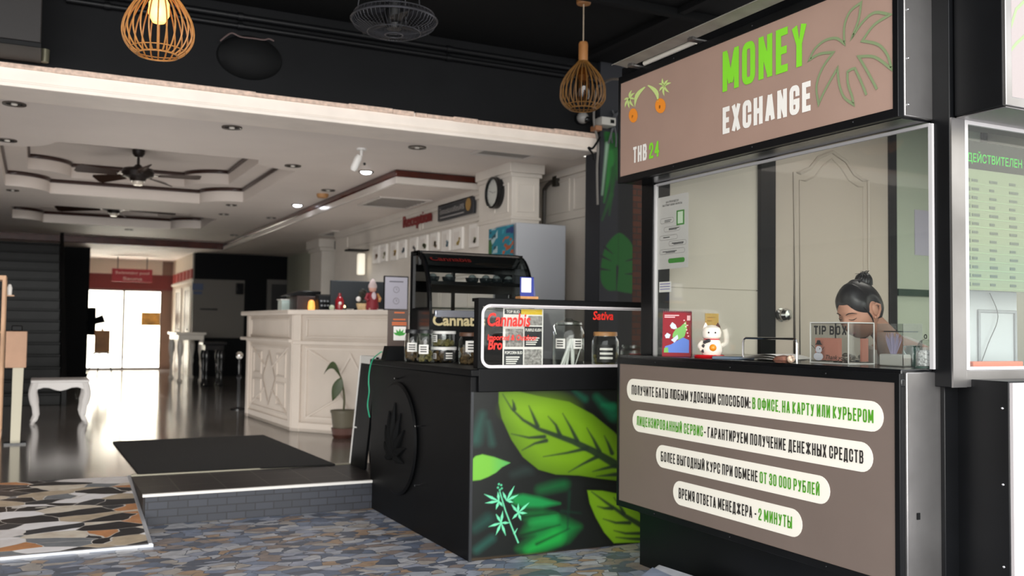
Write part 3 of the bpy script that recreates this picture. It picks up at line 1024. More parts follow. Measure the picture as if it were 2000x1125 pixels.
# posts, soffit, roof, glazing
_m = MB().box(3.10, 3.178, 2.445, 2.53, 1.10, 2.95)
_m.box(3.13, 3.22, 2.50, 2.56, .2, 1.13)
_m.build('corner_post', black_metal, bt, bevel=.003)
tag(MB().box(3.102, 3.178, 2.438, 2.446, 1.10, 2.13).build('post_cover', steel, bt), 'brushed steel cover strip')
MB().box(3.08, 3.2, 4.36, 4.47, 1.166, 2.14).build('end_post', black_metal, bt, bevel=.003)
_m = MB().box(2.94, 6.0, 2.44, 4.47, 2.735, 2.79)
_m.box(3.14, 6.0, 2.45, 2.56, 2.13, 2.735)
_m.build('roof', black_metal, bt)
_m = MB().box(2.95, 3.14, 2.54, 4.45, 2.128, 2.136)
_m.build('soffit', black_gloss, bt)
wf = MB()
wf.box(3.088, 3.108, 4.345, 4.36, 1.166, 2.12)
wf.box(3.088, 3.108, 2.515, 2.532, 1.166, 2.12)
wf.box(3.092, 3.106, 2.53, 4.35, 2.112, 2.124)
wf = tag(wf.build('window_frame', mat('white_sealant', '#b9b7b7', .5), bt), 'white sealed window edge')
PH = [P(q, 690, 'x', XG).y for q in (1452, 1557)]
gl = MB()
gl.prism([(3.096, y, z) for y, z in ((2.532, 1.166), (PH[1], 1.166), (PH[1], 1.275), (PH[0], 1.275), (PH[0], 1.166), (4.348, 1.166), (4.348, 2.118), (2.532, 2.118))], (.006, 0, 0))
gl.build('window_pane', window_glass, bt, smooth=0)
hz = P(1500, 661, 'x', XG).z
MB().tube([(3.098, PH[0], 1.166), (3.098, PH[0], hz-.02), (3.098, PH[0]-.006, hz-.005), (3.098, PH[0]-.02, hz), (3.098, PH[1]+.02, hz), (3.098, PH[1]+.006, hz-.005), (3.098, PH[1], hz-.02), (3.098, PH[1], 1.166)], .0055, 8).build('cash_slot_frame', chrome, bt)

# far end wall with panelled door, mullions and a glazed light
ew = MB()
ew.box(3.10, 3.92, 4.45, 4.47, 1.166, 1.550)
ew.box(3.10, 3.92, 4.45, 4.47, 1.555, 2.74)
ew.box(3.10, 6.0, 4.462, 4.475, 0, 2.74)
ew.build('end_wall', beige, bt)
_m = MB()
for a, b in ((3.92, 4.04), (5.02, 5.09), (5.95, 6.02)):
    _m.box(a, b, 4.42, 4.47, .2, 2.74)
_m.build('mullion', black, bt, bevel=.004)
dr = MB().box(4.04, 5.02, 4.435, 4.462, .2, 2.72).build('door', mat('door_beige', '#b9aea1', .5), bt)
def arch(o, x0, x1, z0, z1):
    pts = [(x0, z0), (x1, z0), (x1, z1)]
    cx = (x0+x1)/2
    pts += [q for q in [(x1-.05, z1+.0), (x1-.13, z1+.035), (x1-.2, z1+.11), (cx, z1+.16), (x0+.2, z1+.11), (x0+.13, z1+.035), (x0+.05, z1)]]
    pts.append((x0, z1))
    return [(q[0], 4.434, q[1]) for q in pts]
_m = MB()
_m.tube(arch(0, 4.20, 4.84, 1.0, 2.30), .013, 6, True)
_m.tube(arch(0, 4.245, 4.795, 1.05, 2.255), .006, 6, True)
_m.build('door_moulding', mat('door_beige', '#b9aea1', .5), dr)
kc = P(1533, 615, 'y', 4.40)
_m = MB().lathe([(.001, -.075), (.03, -.07), (.042, -.045), (.036, -.022), (.016, -.015), (.016, -.006), (.042, -.004), (.044, .0)], (kc.x, 4.434, kc.z), 20, Matrix.Rotation(PI/2, 3, 'X') @ Matrix.Scale(-1, 3, (0, 0, 1)))
_m.build('door_knob', chrome, dr)
gw = MB().box(5.09, 5.95, 4.44, 4.455, .9, 2.74).build('side_light', mat('greenish_frosted_pane', '#aab3a2', .25), bt)
zb = P(1780, 572, 'y', 4.42).z
tag(MB().box(5.09, 5.95, 4.41, 4.44, zb-.022, zb+.024).build('glazing_bar', mat('dark_green_bar', '#16352a', .35), gw), 'dark green glazing bar')
MB().box(6.0, 6.05, 2.5, 4.47, 0, 2.74).build('back_wall', beige, bt)
cl = MB().box(4.0, 5.0, 3.3, 3.6, 2.715, 2.733)
cl.build('ceiling_lamp', mat('lamp_diffuser', '#ffffff', .5, emit='#fff6e8', estr=3), bt)
lamp('booth_ceiling_light', 'AREA', (4.4, 3.45, 2.70), 6, (1, .96, .9), size=.9)

# street side of the booth: sign box, lower box, window with rate board
sb = MB().box(3.12, 6.0, 2.235, 2.44, 2.135, 2.95).build('street_sign_box', black_metal, bt, bevel=.004)
_m = MB().box(3.12, 6.0, 2.222, 2.236, 2.135, 2.17)
_m.box(3.12, 3.155, 2.222, 2.236, 2.135, 2.95)
_m.box(3.13, 5.98, 2.23, 2.44, 2.129, 2.135)
tag(_m.build('sign_frame', steel, sb, bevel=.003), 'steel edging')
fc = MB().box(3.15, 5.9, 2.226, 2.236, 2.165, 2.93).build('sign_face', mat('street_sign_print', '#8c8382', .5), sb)
_m = MB()
q = [(2003, 0), (1985, 18), (1972, 60), (1969, 105), (1985, 85), (2010, 62)]
_m.ribbon([P(*k, 'y', 2.2255) for k in q], .012, (0, -1, 0))
tag(_m.build('palm_emblem', MATS['dull_green_print'], fc, smooth=0), 'outlined palm frond')
lw = MB().box(3.205, 6.0, 2.285, 2.52, .1, 1.13).build('street_lower_box', black_metal, bt, bevel=.004)
_m = MB().box(3.21, 6.0, 2.272, 2.286, .1, 1.125)
_m.build('sign_face', mat('street_panel_print', '#b9b3b3', .45), lw)
_m = MB()
for z in (.45, .75, 1.03):
    _m.ball((3.204, 2.31, z), .006, 8)
_m.build('screw', chrome, lw)
_m = MB().box(3.178, 6.0, 2.44, 2.56, 1.10, 1.166)
_m.build('street_sill', steel, bt, bevel=.003)
_m = MB().box(3.178, 3.196, 2.438, 2.452, 1.166, 2.13)
_m.box(3.196, 6, 2.44, 2.45, 1.166, 1.178)
_m.box(3.178, 6, 2.44, 2.452, 2.115, 2.13)
tag(_m.build('window_frame', MATS['white_sealant'], bt), 'white street window edge')
MB().box(3.196, 5.98, 2.444, 2.448, 1.178, 2.115).build('window_pane', glass_mat('street_glass', (.94, .97, .95), refl=1.1, haze=.02), bt, smooth=0)

# rate board behind the street window
rz = [P(1900, q, 'y', 2.47).z for q in (290, 330, 566)]
rb = thing('rate_board', 'pale green exchange rate board with dark heading behind the street window', 'sign', (3.5, 2.475, rz[2]))
MB().box(3.20, 4.1, 2.47, 2.482, rz[2], rz[1]).build('board', mat('rate_board_print', '#70785f', .6, spec=.2), rb)
hd = MB().box(3.20, 4.1, 2.47, 2.482, rz[1], rz[0]+.03).build('heading', mat('rate_heading_dark', '#0a120e', .6, spec=.1), rb)
a, b = P(1889, 303, 'y', 2.469), P(1996, 306, 'y', 2.469)
text_mb('ДЕЙСТВИТЕЛЕН', (a.x, 2.469, (rz[0]+rz[1])/2-.012), (1, 0, 0), ZU, b.x-a.x, .034, .012).build('lettering', mat('green_led', '#0fa524', .6, spec=.1), hd, smooth=0)
_m = MB()
_m2 = MB()
for k in range(14):
    z = rz[1]-.045-k*.034
    if z < rz[2]+.02: break
    _m.box(3.215, 4.05, 2.4688, 2.4692, z-.013, z-.0115)
    _m2.box(3.232, 3.246, 2.4685, 2.4695, z-.006, z+.008)
    for x, w in ((3.256, .05), (3.36, .05), (3.48, .055), (3.62, .06)):
        _m2.box(x, x+w*random.uniform(.5, 1), 2.4685, 2.4695, z-.004, z+.006)
_m.build('row_line', mat('row_line', '#7c8f6c', .6), rb, smooth=0)
_m2.build('row_text', mat('row_ink', '#3a4438', .6), rb, smooth=0)

# street reflections shaped as a panel and strip, sheet on the frosted side light
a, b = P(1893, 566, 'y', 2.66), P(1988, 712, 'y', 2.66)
t = thing('reflection_panel', 'shallow pale grey panel standing in for a street reflection in the booth window', 'cabinet', ((a.x+b.x)/2, 2.68, .18))
MB().box(a.x, b.x, 2.66, 2.71, .18, a.z).build('body', mat('reflection_grey', '#a9abb0', .5), t, bevel=.005)
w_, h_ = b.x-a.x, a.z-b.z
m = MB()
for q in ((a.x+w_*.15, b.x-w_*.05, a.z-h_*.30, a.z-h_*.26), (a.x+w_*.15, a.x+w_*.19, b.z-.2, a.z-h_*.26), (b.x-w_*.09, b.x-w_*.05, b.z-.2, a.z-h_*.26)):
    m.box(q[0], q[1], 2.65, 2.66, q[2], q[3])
m.build('door_frame', mat('reflection_edge', '#85878d', .5), t, bevel=.002)
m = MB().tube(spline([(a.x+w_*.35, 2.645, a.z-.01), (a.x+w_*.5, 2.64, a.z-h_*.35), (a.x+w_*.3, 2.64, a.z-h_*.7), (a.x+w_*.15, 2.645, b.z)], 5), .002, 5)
m.build('cable', mat('reflected_cable', '#4a4c50', .5), t)  # cable line of the reflection, modelled as a tube
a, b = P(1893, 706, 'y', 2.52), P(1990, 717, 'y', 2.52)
tag(MB().box(a.x, b.x, 2.50, 2.54, 1.167, a.z).build('orange_reflection', mat('orange_reflection', '#e0674a', .5), bevel=.004), 'orange strip standing in for a street reflection at the foot of the window', 'strip')  # orange street reflection given as a solid strip
a, b = P(1788, 409, 'y', 4.43), P(1823, 500, 'y', 4.43)
tag(MB().box(a.x, b.x, 4.436, 4.439, b.z, a.z).build('notice_sheet', mat('lilac_paper', '#a9a6b4', .6)), 'pale lilac sheet stuck on the frosted side light in the booth', 'notice')

# sheet metal lamp hood on brackets above the sign, with its tube
ha, hb = P(1196, 126, 'x', 2.78), P(1508, 0, 'x', 2.78)
hd_ = thing('lamp_hood', 'long bent sheet metal lamp hood bracketed above the brown sign', 'lamp', (2.84, 3.5, 2.735))
zh = ha.z
zlo = P(1213, 137, 'x', 2.87).z
prof = [(2.775, zh-.006), (2.783, zh), (2.805, zh), (2.835, zh-(zh-zlo)*.25), (2.865, zh-(zh-zlo)*.85), (2.875, zlo)]
y0, y1 = ha.y, 2.35
_m = MB()
th = [(x, z+.0035) for x, z in reversed(prof)]
pr = prof+th
_m.prism([(x, y0, z) for x, z in pr], (0, y1-y0, 0))
_m.build('hood', mat('galvanised_sheet', '#9a958c', .5, metal=.3, vary=.2, vscale=8), hd_)
for y in (4.25, 3.72, 2.9):
    _m = MB().box(2.845, 2.938, y-.02, y+.02, 2.736, 2.744)
    _m.box(2.845, 2.858, y-.02, y+.02, 2.736, zlo+.006)
    _m.ball((2.845, y, zlo+.01), .009, 8)
    _m.build('bracket', steel, hd_)
a, b = P(1262, 129, 'x', 2.925), P(1362, 94, 'x', 2.925)
_m = MB().tube([(2.915, a.y, 2.752), (2.915, b.y, 2.752)], .013, 12)
tag(_m.build('tube', mat('unlit_tube', '#cfc9bd', .35), hd_), 'unlit fluorescent tube')
# ------------------------------------------------------------------ black display counter beside the booth
dcn = thing('display_counter', 'black display counter with a painted leaf front and white-lit glass case on top', 'counter', (2.9, 5.7, 0))
CX0, CX1, CY0, CY1 = 2.20, 3.62, 4.86, 6.6
MB().box(CX0, CX1, CY0, CY1, .0, 1.03).build('body', black, dcn, bevel=.004)
MB().box(CX0-.012, CX1, 4.83, CY1+.02, 1.03, 1.07).build('worktop', black, dcn, bevel=.006)
MB().box(2.235, CX1, 4.828, 4.86, .944, 1.075).build('front_rail', black, dcn, bevel=.004)
def m4(x, y):
    return 640+x*.3778, 700+y*.3778
LEAF1 = [m4(*q) for q in ((885, 168), (965, 165), (1090, 195), (1250, 225), (1370, 290), (1480, 380), (1560, 470), (1560, 640), (1482, 630), (1400, 620), (1300, 605), (1180, 600), (1090, 575), (1010, 510), (950, 420), (900, 310), (884, 230))]
LEAF2 = [m4(*q) for q in ((1342, 682), (1420, 684), (1500, 700), (1580, 760), (1660, 860), (1660, 955), (1560, 952), (1480, 955), (1430, 900), (1385, 820), (1355, 750))]
LEAF3 = [m4(*q) for q in ((735, 535), (765, 505), (800, 496), (860, 510), (905, 527), (942, 540), (900, 562), (870, 590), (830, 612), (790, 628), (735, 634))]
def ns(px, py, s, k):
    return np.sin(px/s+k)*np.cos(py/(s*.8)+k*1.7)+.5*np.sin((px+py)/(s*.5)+k*2.3)
def mural(px, py):
    c = np.tile(np.array(lin('#0d110f')), (len(px), 1))
    def put(d, col, soft, amt=1.0):
        a = (np.clip(.5-d/soft, 0, 1)*amt)[:, None]
        c[:] = c*(1-a)+np.array(lin(col))*a
    L = lambda *q: [m4(*k) for k in q]
    # dim background foliage
    put(sd_line(px, py, L((765, 420), (800, 290)), 9, 3), '#1d4a40', 22, .9)
    put(sd_line(px, py, L((850, 440), (830, 330)), 5, 2), '#1f463d', 14, .8)
    put(sd_line(px, py, L((1390, 200), (1480, 290)), 4, 12), '#0f5a3c', 16, .9)
    put(sd_line(px, py, L((1270, 165), (1330, 210)), 2, 6), '#0d4a35', 10, .8)
    put(sd_line(px, py, L((1420, 240), (1475, 250)), 2, 8), '#137048', 8, .7)
    put(sd_line(px, py, L((1100, 680), (1220, 650)), 6, 8), '#0c5a2c', 20, .9)
    put(sd_line(px, py, L((760, 880), (830, 830)), 6, 9), '#16433a', 18, .8)
    put(sd_line(px, py, L((770, 990), (850, 930)), 6, 6), '#1c4f44', 14, .8)
    put(sd_line(px, py, L((960, 600), (1050, 570)), 4, 8), '#20302c', 18, .8)
    # emerald leaf low in the middle
    e = L((950, 712), (1010, 703), (1100, 720), (1200, 750), (1110, 770), (1010, 770), (960, 750))
    put(sdf_poly(px, py, e), '#12813f', 9)
    e = L((1010, 800), (1110, 790), (1220, 830), (1300, 870), (1240, 940), (1130, 985), (1010, 1000), (985, 985), (1060, 920), (1010, 905), (1040, 850))
    put(sdf_poly(px, py, e), '#0f6a2e', 22)
    put(sd_line(px, py, L((1040, 990), (1180, 920)), 6, 16), '#17933a', 16, .9)
    put(sd_line(px, py, L((1050, 850), (1170, 830)), 3, 10), '#1a8a40', 12, .8)
    for a, b in (((1000, 915), (1200, 860)), ((1010, 820), (1180, 800)), ((1080, 960), (1250, 880))):
        put(sd_line(px, py, L(a, b), 2.5, .5), '#07200f', 6, .9)
    put(sd_line(px, py, L((1210, 790), (1310, 800)), 3, 1), '#0b2a1c', 5, .8)
    put(sd_line(px, py, L((1250, 690), (1240, 880)), 3, 1), '#0b2a1c', 5, .8)
    # big bright leaf
    d = sdf_poly(px, py, LEAF1)
    put(d-7, '#060807', 14)
    put(d, '#527509', 3)
    put(d+16, '#678f10', 26, .9)
    put(np.hypot((px-1055)/60, (py-800)/30)*10-8, '#7ba51a', 14, .5)
    mid = L((905, 185), (950, 260), (1010, 318), (1090, 365), (1180, 398), (1270, 430), (1370, 478), (1490, 548))
    w = np.where(d < 0, 1, 0)
    def vein(pts, w0, w1, soft, amt=.95):
        dd = sd_line(px, py, L(*pts), w0, w1)
        a = (np.clip(.5-dd/soft, 0, 1)*amt*w)[:, None]
        c[:] = c*(1-a)+np.array(lin('#1b2a1d'))*a
    vein(((905, 185), (950, 260), (1010, 318), (1090, 365), (1180, 398), (1270, 430), (1370, 478), (1490, 548)), .6, 8.0, 4)
    for v in (((1085, 350), (1060, 290), (1040, 245)), ((1200, 395), (1180, 345), (1140, 300)), ((1290, 425), (1255, 355), (1215, 285)), ((1405, 480), (1375, 420), (1340, 360)), ((1470, 490), (1450, 440), (1430, 400)), ((965, 262), (962, 235), (955, 215))):
        vein(v, 4.2, .6, 4)
    for v in (((1120, 405), (1040, 410), (950, 390)), ((1130, 425), (1070, 440), (1005, 475)), ((1340, 465), (1240, 488), (1115, 508)), ((1390, 510), (1320, 545), (1245, 588)), ((1490, 555), (1420, 572), (1370, 585)), ((1490, 600), (1440, 605), (1390, 610))):
        vein(v, 4.0, .5, 4)
    d = sdf_poly(px, py, LEAF2)
    put(d-6, '#060807', 12)
    put(d, '#638c10', 3)
    put(d+10, '#749d17', 18, .7)
    w = np.where(d < 0, 1, 0)
    vein(((1365, 690), (1440, 745), (1540, 815), (1650, 880)), .8, 6, 4)
    for v in (((1640, 905), (1540, 905), (1480, 890)), ((1640, 935), (1560, 932), (1490, 925)), ((1560, 850), (1490, 850), (1425, 830)), ((1470, 775), (1430, 775), (1395, 765)), ((1530, 800), (1510, 760), (1480, 720))):
        vein(v, 4.0, .6, 4)
    d = sdf_poly(px, py, LEAF3)
    put(d, '#6bab38', 3)
    a = (np.clip((px-955)/40, 0, 1)*np.clip(.5-d/3, 0, 1)*.75)[:, None]
    c[:] = c*(1-a)+np.array(lin('#3a9c5c'))*a
    # hemp sprig
    tl = '#6fd6a6'
    put(sd_line(px, py, L((890, 690), (920, 790), (955, 880), (985, 952)), 1.0, 1.3), tl, 1.6)
    for (cx, cy), tips in (((885, 738), ((810, 702), (815, 748), (870, 780), (905, 765), (880, 690))), ((925, 735), ((965, 660), (985, 705), (960, 745), (905, 690))), ((985, 798), ((950, 755), (985, 752), (1042, 745), (1030, 800), (1000, 838), (955, 830))), ((897, 850), ((832, 870), (870, 805), (905, 790), (940, 850), (920, 915), (870, 912)))):
        for t in tips:
            m_ = ((cx+t[0])/2, (cy+t[1])/2)
            put(np.minimum(sd_line(px, py, L((cx, cy), m_), .6, 2.5), sd_line(px, py, L(m_, t), 2.5, .2)), tl, 1.4)
    for q in ((885, 650), (897, 655), (880, 668), (900, 672), (890, 680)):
        x, y = m4(*q)
        put(np.hypot(px-x, py-y)-2, '#4fb98a', 1.6)
    put(sd_line(px, py, L((965, 905), (980, 880)), 1.6, .4), tl, 1.5)
    # bare timber at the foot
    put(sdf_poly(px, py, L((730, 1035), (1660, 955), (1660, 985), (730, 1075))), '#4a3a26', 3, .5)
    return c
mp_ = grid_paint('mural_panel', (2.213, 4.852, .004), (1, 0, 0), (0, 0, 1), 1.4, .938, 340, 230, mural, attr_mat('leaf_mural_paint', .42), dcn)
MB().box(2.198, 2.214, 4.846, 4.858, 0, .944).build('corner_strip', mat('dark_metal_strip', '#3b3d40', .35, metal=.6), dcn)
# carved round emblem on the side
cc = P(775, 856, 'x', 2.19)
em = MB()
Rx = Matrix.Rotation(-PI/2, 3, 'Y')
em.lathe([(.001, .0), (.36, .0), (.375, .012), (.36, .024), (.001, .022)], (2.2, cc.y, cc.z), 48, Rx)
em = em.build('round_emblem', black, dcn)
lf = MB()
for k in range(9):
    a = PI/2+(k-4)*.42
    L_ = .30-.03*abs(k-4)
    pts = [(2.172, cc.y+L_*s*math.cos(a)+.02*math.sin(PI*s), cc.z-.12+L_*s*math.sin(a)*1.2) for s in (0, .25, .5, .75, 1)]
    lf.tube(pts, [.006, .022, .03, .018, .003], 6)
lf.build('carving', matt_black, em)
cp = MB()
for y, z in ((cc.y-.40, cc.z+.12), (cc.y-.41, cc.z-.25), (cc.y, cc.z+.40)):
    cp.tube([(2.2, y, z), (2.165, y, z)], .006, 6)
cp.build('fixing_pin', chrome, dcn)
# glazed case on the front
cs = MB()
cs.box(2.232, 2.25, 4.85, 4.90, 1.075, 1.475)
cs.box(2.232, CX1, 4.85, 4.93, 1.455, 1.475)
zt, zb_ = P(960, 597, 'y', 4.845).z, P(960, 716, 'y', 4.845).z
xl_ = P(941, 650, 'y', 4.845).x
cs.box(2.232, xl_+.004, 4.838, 4.85, 1.075, 1.475)
cs.box(2.232, CX1, 4.838, 4.85, zt-.004, 1.475)
cs.box(2.232, CX1, 4.838, 4.85, 1.075, zb_+.006)
cf = cs.build('case_frame', black, dcn, bevel=.003)
r = .05
path = [(CX1, zt)]
for k in range(7):
    a = PI/2+PI/2*k/6
    path.append((xl_+r+r*math.cos(a), zt-r+r*math.sin(a)))
for k in range(7):
    a = PI+PI/2*k/6
    path.append((xl_+r+r*math.cos(a), zb_+r+r*math.sin(a)))
path.append((CX1, zb_))
_m = MB()
_m.ribbon([(x, 4.834, z) for x, z in path], .017, (0, -1, 0))
_m.ribbon([(x, 4.8338, z) for x, z in path], .002, (0, -1, 0))
_m.prism([(path[0][0], 4.836, path[0][1]), (path[0][0], 4.836, path[0][1]-.004), (path[1][0], 4.836, path[1][1]-.004), (path[1][0], 4.836, path[1][1])], (0, -.002, 0))
tag(_m.build('light_strip', mat('white_led_strip', '#cfcacc', .4), cf, smooth=0), 'white light strip')
pn = MB().box(xl_, CX1, 4.842, 4.845, zb_, zt).build('pane', glass, cf, smooth=0)
def on_case(px, py):
    return P(px, py, 'y', 4.8405)
rt = MB()
for s, x0, y0, x1, h, bd in (('Cannabis', 952, 636, 1036, .075, .025), ('Imported & Outdoor', 952, 664, 1049, .032, .02), ('Bro', 953, 682, 981, .055, .03), ('Sativa', 1158, 624, 1198, .052, .02)):
    a, b = on_case(x0, y0), on_case(x1, y0)
    text_mb(s, a, (1, 0, .0), ZU, b.x-a.x, h, bd, shear=.15, mb=rt)
tag(rt.build('lettering', red_paint, pn, smooth=0), 'red hand-painted lettering')

# price sheet standing inside the case
q = [P(983, 600, 'y', 4.91), P(1060, 709, 'y', 4.91)]
ps = thing('price_sheet', 'black and white price sheet with a yellow square inside the lit glass case', 'poster', (q[0].x, 4.91, 1.071))
x0, x1, z1, z0 = q[0].x, q[1].x, q[0].z-.005, 1.071
MB().box(x0, x1, 4.91, 4.912, z0, z1).build('sheet', paper, ps)
W_, H_ = x1-x0, z1-z0
def blk(name, a, b, c, d, m_, off=.001):
    return MB().box(x0+a*W_, x0+b*W_, 4.91-off, 4.9105, z0+c*H_, z0+d*H_).build(name, m_, ps)
for a, b, c, d in ((.03, .44, .90, .985), (.53, .97, .36, .70), (.03, .50, .02, .32)):
    blk('dark_block', a, b, c, d, mat('poster_ink', '#24282b', .6))
blk('yellow_block', .44, .97, .90, .99, mat('poster_yellow', '#e3bf16', .6))
_m = mat('poster_grey_photo', '#8d8a86', .6, vary=.7, vscale=60)
for a, b, c, d in ((.06, .50, .36, .66), (.53, .97, .02, .32), (.62, .97, .72, .88)):
    blk('photo_block', a, b, c, d, _m)
tx = MB()
for s, a, b, c in (('TOP BUD', .08, .40, .92), ('PURPLE KUSH', .55, .95, .62), ('POPCORN BUD', .05, .48, .24)):
    text_mb(s, (x0+a*W_, 4.9085, z0+c*H_), (1, 0, 0), ZU, (b-a)*W_, .017, .02, mb=tx)
for k in range(4):
    for a in (.08, .57):
        z = z0+(.18-.035*k+(.32 if a > .5 else 0))*H_
        tx.box(x0+a*W_, x0+(a+.33-.03*k)*W_, 4.9083, 4.909, z, z+.006)
tx.build('lettering', white_vinyl, ps, smooth=0)

# jars
jar_glass = glass_mat('jar_glass', (.90, .93, .91), refl=1.6)
def jar(name, label, px, py, z, r, h, lid, lidm, fill=None, fillm=None, group=None, at=None, clip=False, sq=False):
    c = at or P(px, py, 'z', z)
    t = thing(name, label, 'jar', (c.x, c.y, z), group)
    o = Vector((c.x, c.y, z))
    n = 24
    MB().lathe([(.001, .002), (r*.93, .002), (r, .012), (r, h*.74), (r*.86, h*.85), (r*.80, h*.88), (r*.80, h*.93)], o, n).build('glass_body', jar_glass, t)
    if lid:
        MB().lathe([(.001, h*.90), (r*lid, h*.90), (r*lid, h*1.0), (r*lid*.95, h*1.02), (.001, h*1.02)], o, n).build('lid', lidm, t)
    if fill:
        random.seed(int(px+py))
        b = MB()
        for k in range(46):
            a, rr = random.uniform(0, 2*PI), math.sqrt(random.random())*(r*.78)
            b.ball(o+Vector((rr*math.cos(a), rr*math.sin(a), .014+random.random()*fill*h)), r*random.uniform(.16, .24), 6)
        b.build('contents', fillm, t)
    return t, o
bud = mat('dried_buds', '#6b6238', .8, vary=.4, vscale=60)
bud2 = mat('brown_buds', '#5a4528', .8, vary=.4, vscale=60)
wood_lid = mat('wooden_lid', '#b98554', .5, vary=.2, vscale=20)
CB = 1.071
def label_patch(t, o, r, z0, z1, a0, a1, m_, name='label_patch', lines=3, lm=None):
    """paper stuck round the jar between two bearings"""
    n = 8
    b = MB()
    vs = []
    for z in (z0, z1):
        for k in range(n+1):
            a = a0+(a1-a0)*k/n
            vs.append(o+Vector(((r+.0012)*math.cos(a), (r+.0012)*math.sin(a), z)))
    b._add(vs, [(k, k+1, n+2+k, n+1+k) for k in range(n)])
    p = b.build(name, m_, t)
    if lines:
        g = MB()
        for i in range(lines):
            z = z1-(z1-z0)*(i+1)/(lines+1)
            hh = (z1-z0)*.06
            vs = []
            for zz in (z-hh, z+hh):
                for k in range(n+1):
                    a = a0+(a1-a0)*(.18+.64*k/n)
                    vs.append(o+Vector(((r+.0022)*math.cos(a), (r+.0022)*math.sin(a), zz)))
            g._add(vs, [(k, k+1, n+2+k, n+1+k) for k in range(n)])
        g.build('print', lm or ink, p)
    return p
CA = math.atan2(-5.0, -2.6)         # bearing from the jars towards the street
t, o = jar('joint_jar', 'clip-top glass jar of white rolled joints inside the lit glass case', 1110, 700, CB, .098, .29, 0, None, at=P(1110, 690, 'y', 5.04))
MB().lathe([(.001, .262), (.083, .262), (.083, .275), (.03, .288), (.018, .30), (.001, .30)], o, 24).build('lid', jar_glass, t)
_m = MB().tube([o+Vector((.085*math.cos(k*2*PI/20), .085*math.sin(k*2*PI/20), .258)) for k in range(20)], .003, 6, True)
_m.tube([o+Vector((-.088, 0, .2)), o+Vector((-.105, 0, .25)), o+Vector((-.085, 0, .275))], .003, 6)
_m.build('wire_clip', chrome, t)
b = MB()
for dx, dy, lean, L_, r0, r1 in ((-.055, -.01, .07, .17, .008, .012), (-.035, .0, .05, .16, .008, .013), (.02, -.02, -.002, .175, .011, .015), (.0, .02, .02, .16, .009, .013), (.05, 0, .05, .15, .003, .004)):
    b.tube([o+Vector((dx, dy, .012)), o+Vector((dx+lean, dy, L_))], [r0, r1], 8)
b.build('joint', white, t)
label_patch(t, o, .098, .115, .175, CA-.95, CA-.25, paper)
label_patch(t, o, .098, .115, .175, CA+.25, CA+.95, paper)
t, o = jar('bud_jar', 'wooden-lidded glass jar with a round black label inside the lit glass case', 1182, 700, CB, .085, .215, .88, wood_lid, .35, bud, at=P(1182, 690, 'y', 5.03))
label_patch(t, o, .085, .03, .14, CA-.75, CA+.75, mat('black_label', '#131414', .5), lm=white_vinyl)
t, o = jar('sweet_jar', 'low clear jar with a red label beside the booth in the glass case', 1236, 695, CB, .085, .135, .9, glass_mat('lid_glass', (.8, .84, .82), refl=1.2), .3, bud2, at=P(1238, 690, 'y', 5.03))
label_patch(t, o, .085, .045, .085, CA-.45, CA+.45, mat('red_label', '#7d1f22', .5), lines=0)
# jars on the open end of the worktop
blk_lid = mat('black_jar_lid', '#1a1b1e', .4)
WT = 1.071
t, o = jar('bud_jar', 'tall black-lidded jar with a white label beside the brown leaf sign', 806, 697, WT, .056, .215, .93, blk_lid, .35, bud2, at=P(806, 697, 'y', 5.98))
label_patch(t, o, .056, .07, .13, CA-.6, CA+.6, paper)
t, o = jar('bud_jar', 'tall black-lidded jar with a white label beside the stacked tubs', 829, 702, WT, .055, .215, .93, blk_lid, .35, bud, at=P(830, 702, 'y', 5.80))
label_patch(t, o, .055, .06, .12, CA-.7, CA+.5, paper)
t, o = jar('bud_jar', 'brown-lidded jar between the stacked tubs and the lit glass case', 902, 699, WT, .07, .20, .95, mat('brown_jar_lid', '#5d3d2b', .4), .45, bud2, at=Vector((2.50, 5.55, WT)))
label_patch(t, o, .07, .08, .15, CA-.3, CA+.9, paper)
def tub(name, label, c, z, r, h, lidm, fill, lab):
    t = thing(name, label, 'tub', (c.x, c.y, z), 'stacked tubs')
    o = Vector((c.x, c.y, z))
    MB().lathe([(.001, .002), (r*.96, .002), (r, .01), (r, h*.84)], o, 28).build('glass_body', jar_glass, t)
    MB().lathe([(.001, h*.82), (r*1.03, h*.82), (r*1.03, h*.98), (r, h), (.001, h)], o, 28).build('lid', lidm, t)
    b = MB()
    random.seed(int(z*1000))
    for k in range(50):
        a, rr = random.uniform(0, 2*PI), math.sqrt(random.random())*r*.82
        b.ball(o+Vector((rr*math.cos(a), rr*math.sin(a), .012+random.random()*fill*h)), .013, 6)
    b.build('contents', bud if z > 1.1 else bud2, t)
    if lab:
        label_patch(t, o, r, h*.15, h*.75, CA+.1, CA+1.0, mat('black_label', '#131414', .5), lm=white_vinyl)
        label_patch(t, o, r, h*.25, h*.6, CA-.85, CA-.5, mat('grey_label', '#c9c5c2', .5))
    else:
        label_patch(t, o, r, h*.3, h*.75, CA-1.1, CA-.5, paper)
c = P(866, 708, 'z', WT)
tub('glass_tub', 'lower glass tub with a round black label, under another white-lidded tub', c, WT, .084, .105, white, .55, True)
tub('glass_tub', 'upper white-lidded glass tub standing on the tub with a black label', c, WT+.1055, .078, .105, white, .3, False)

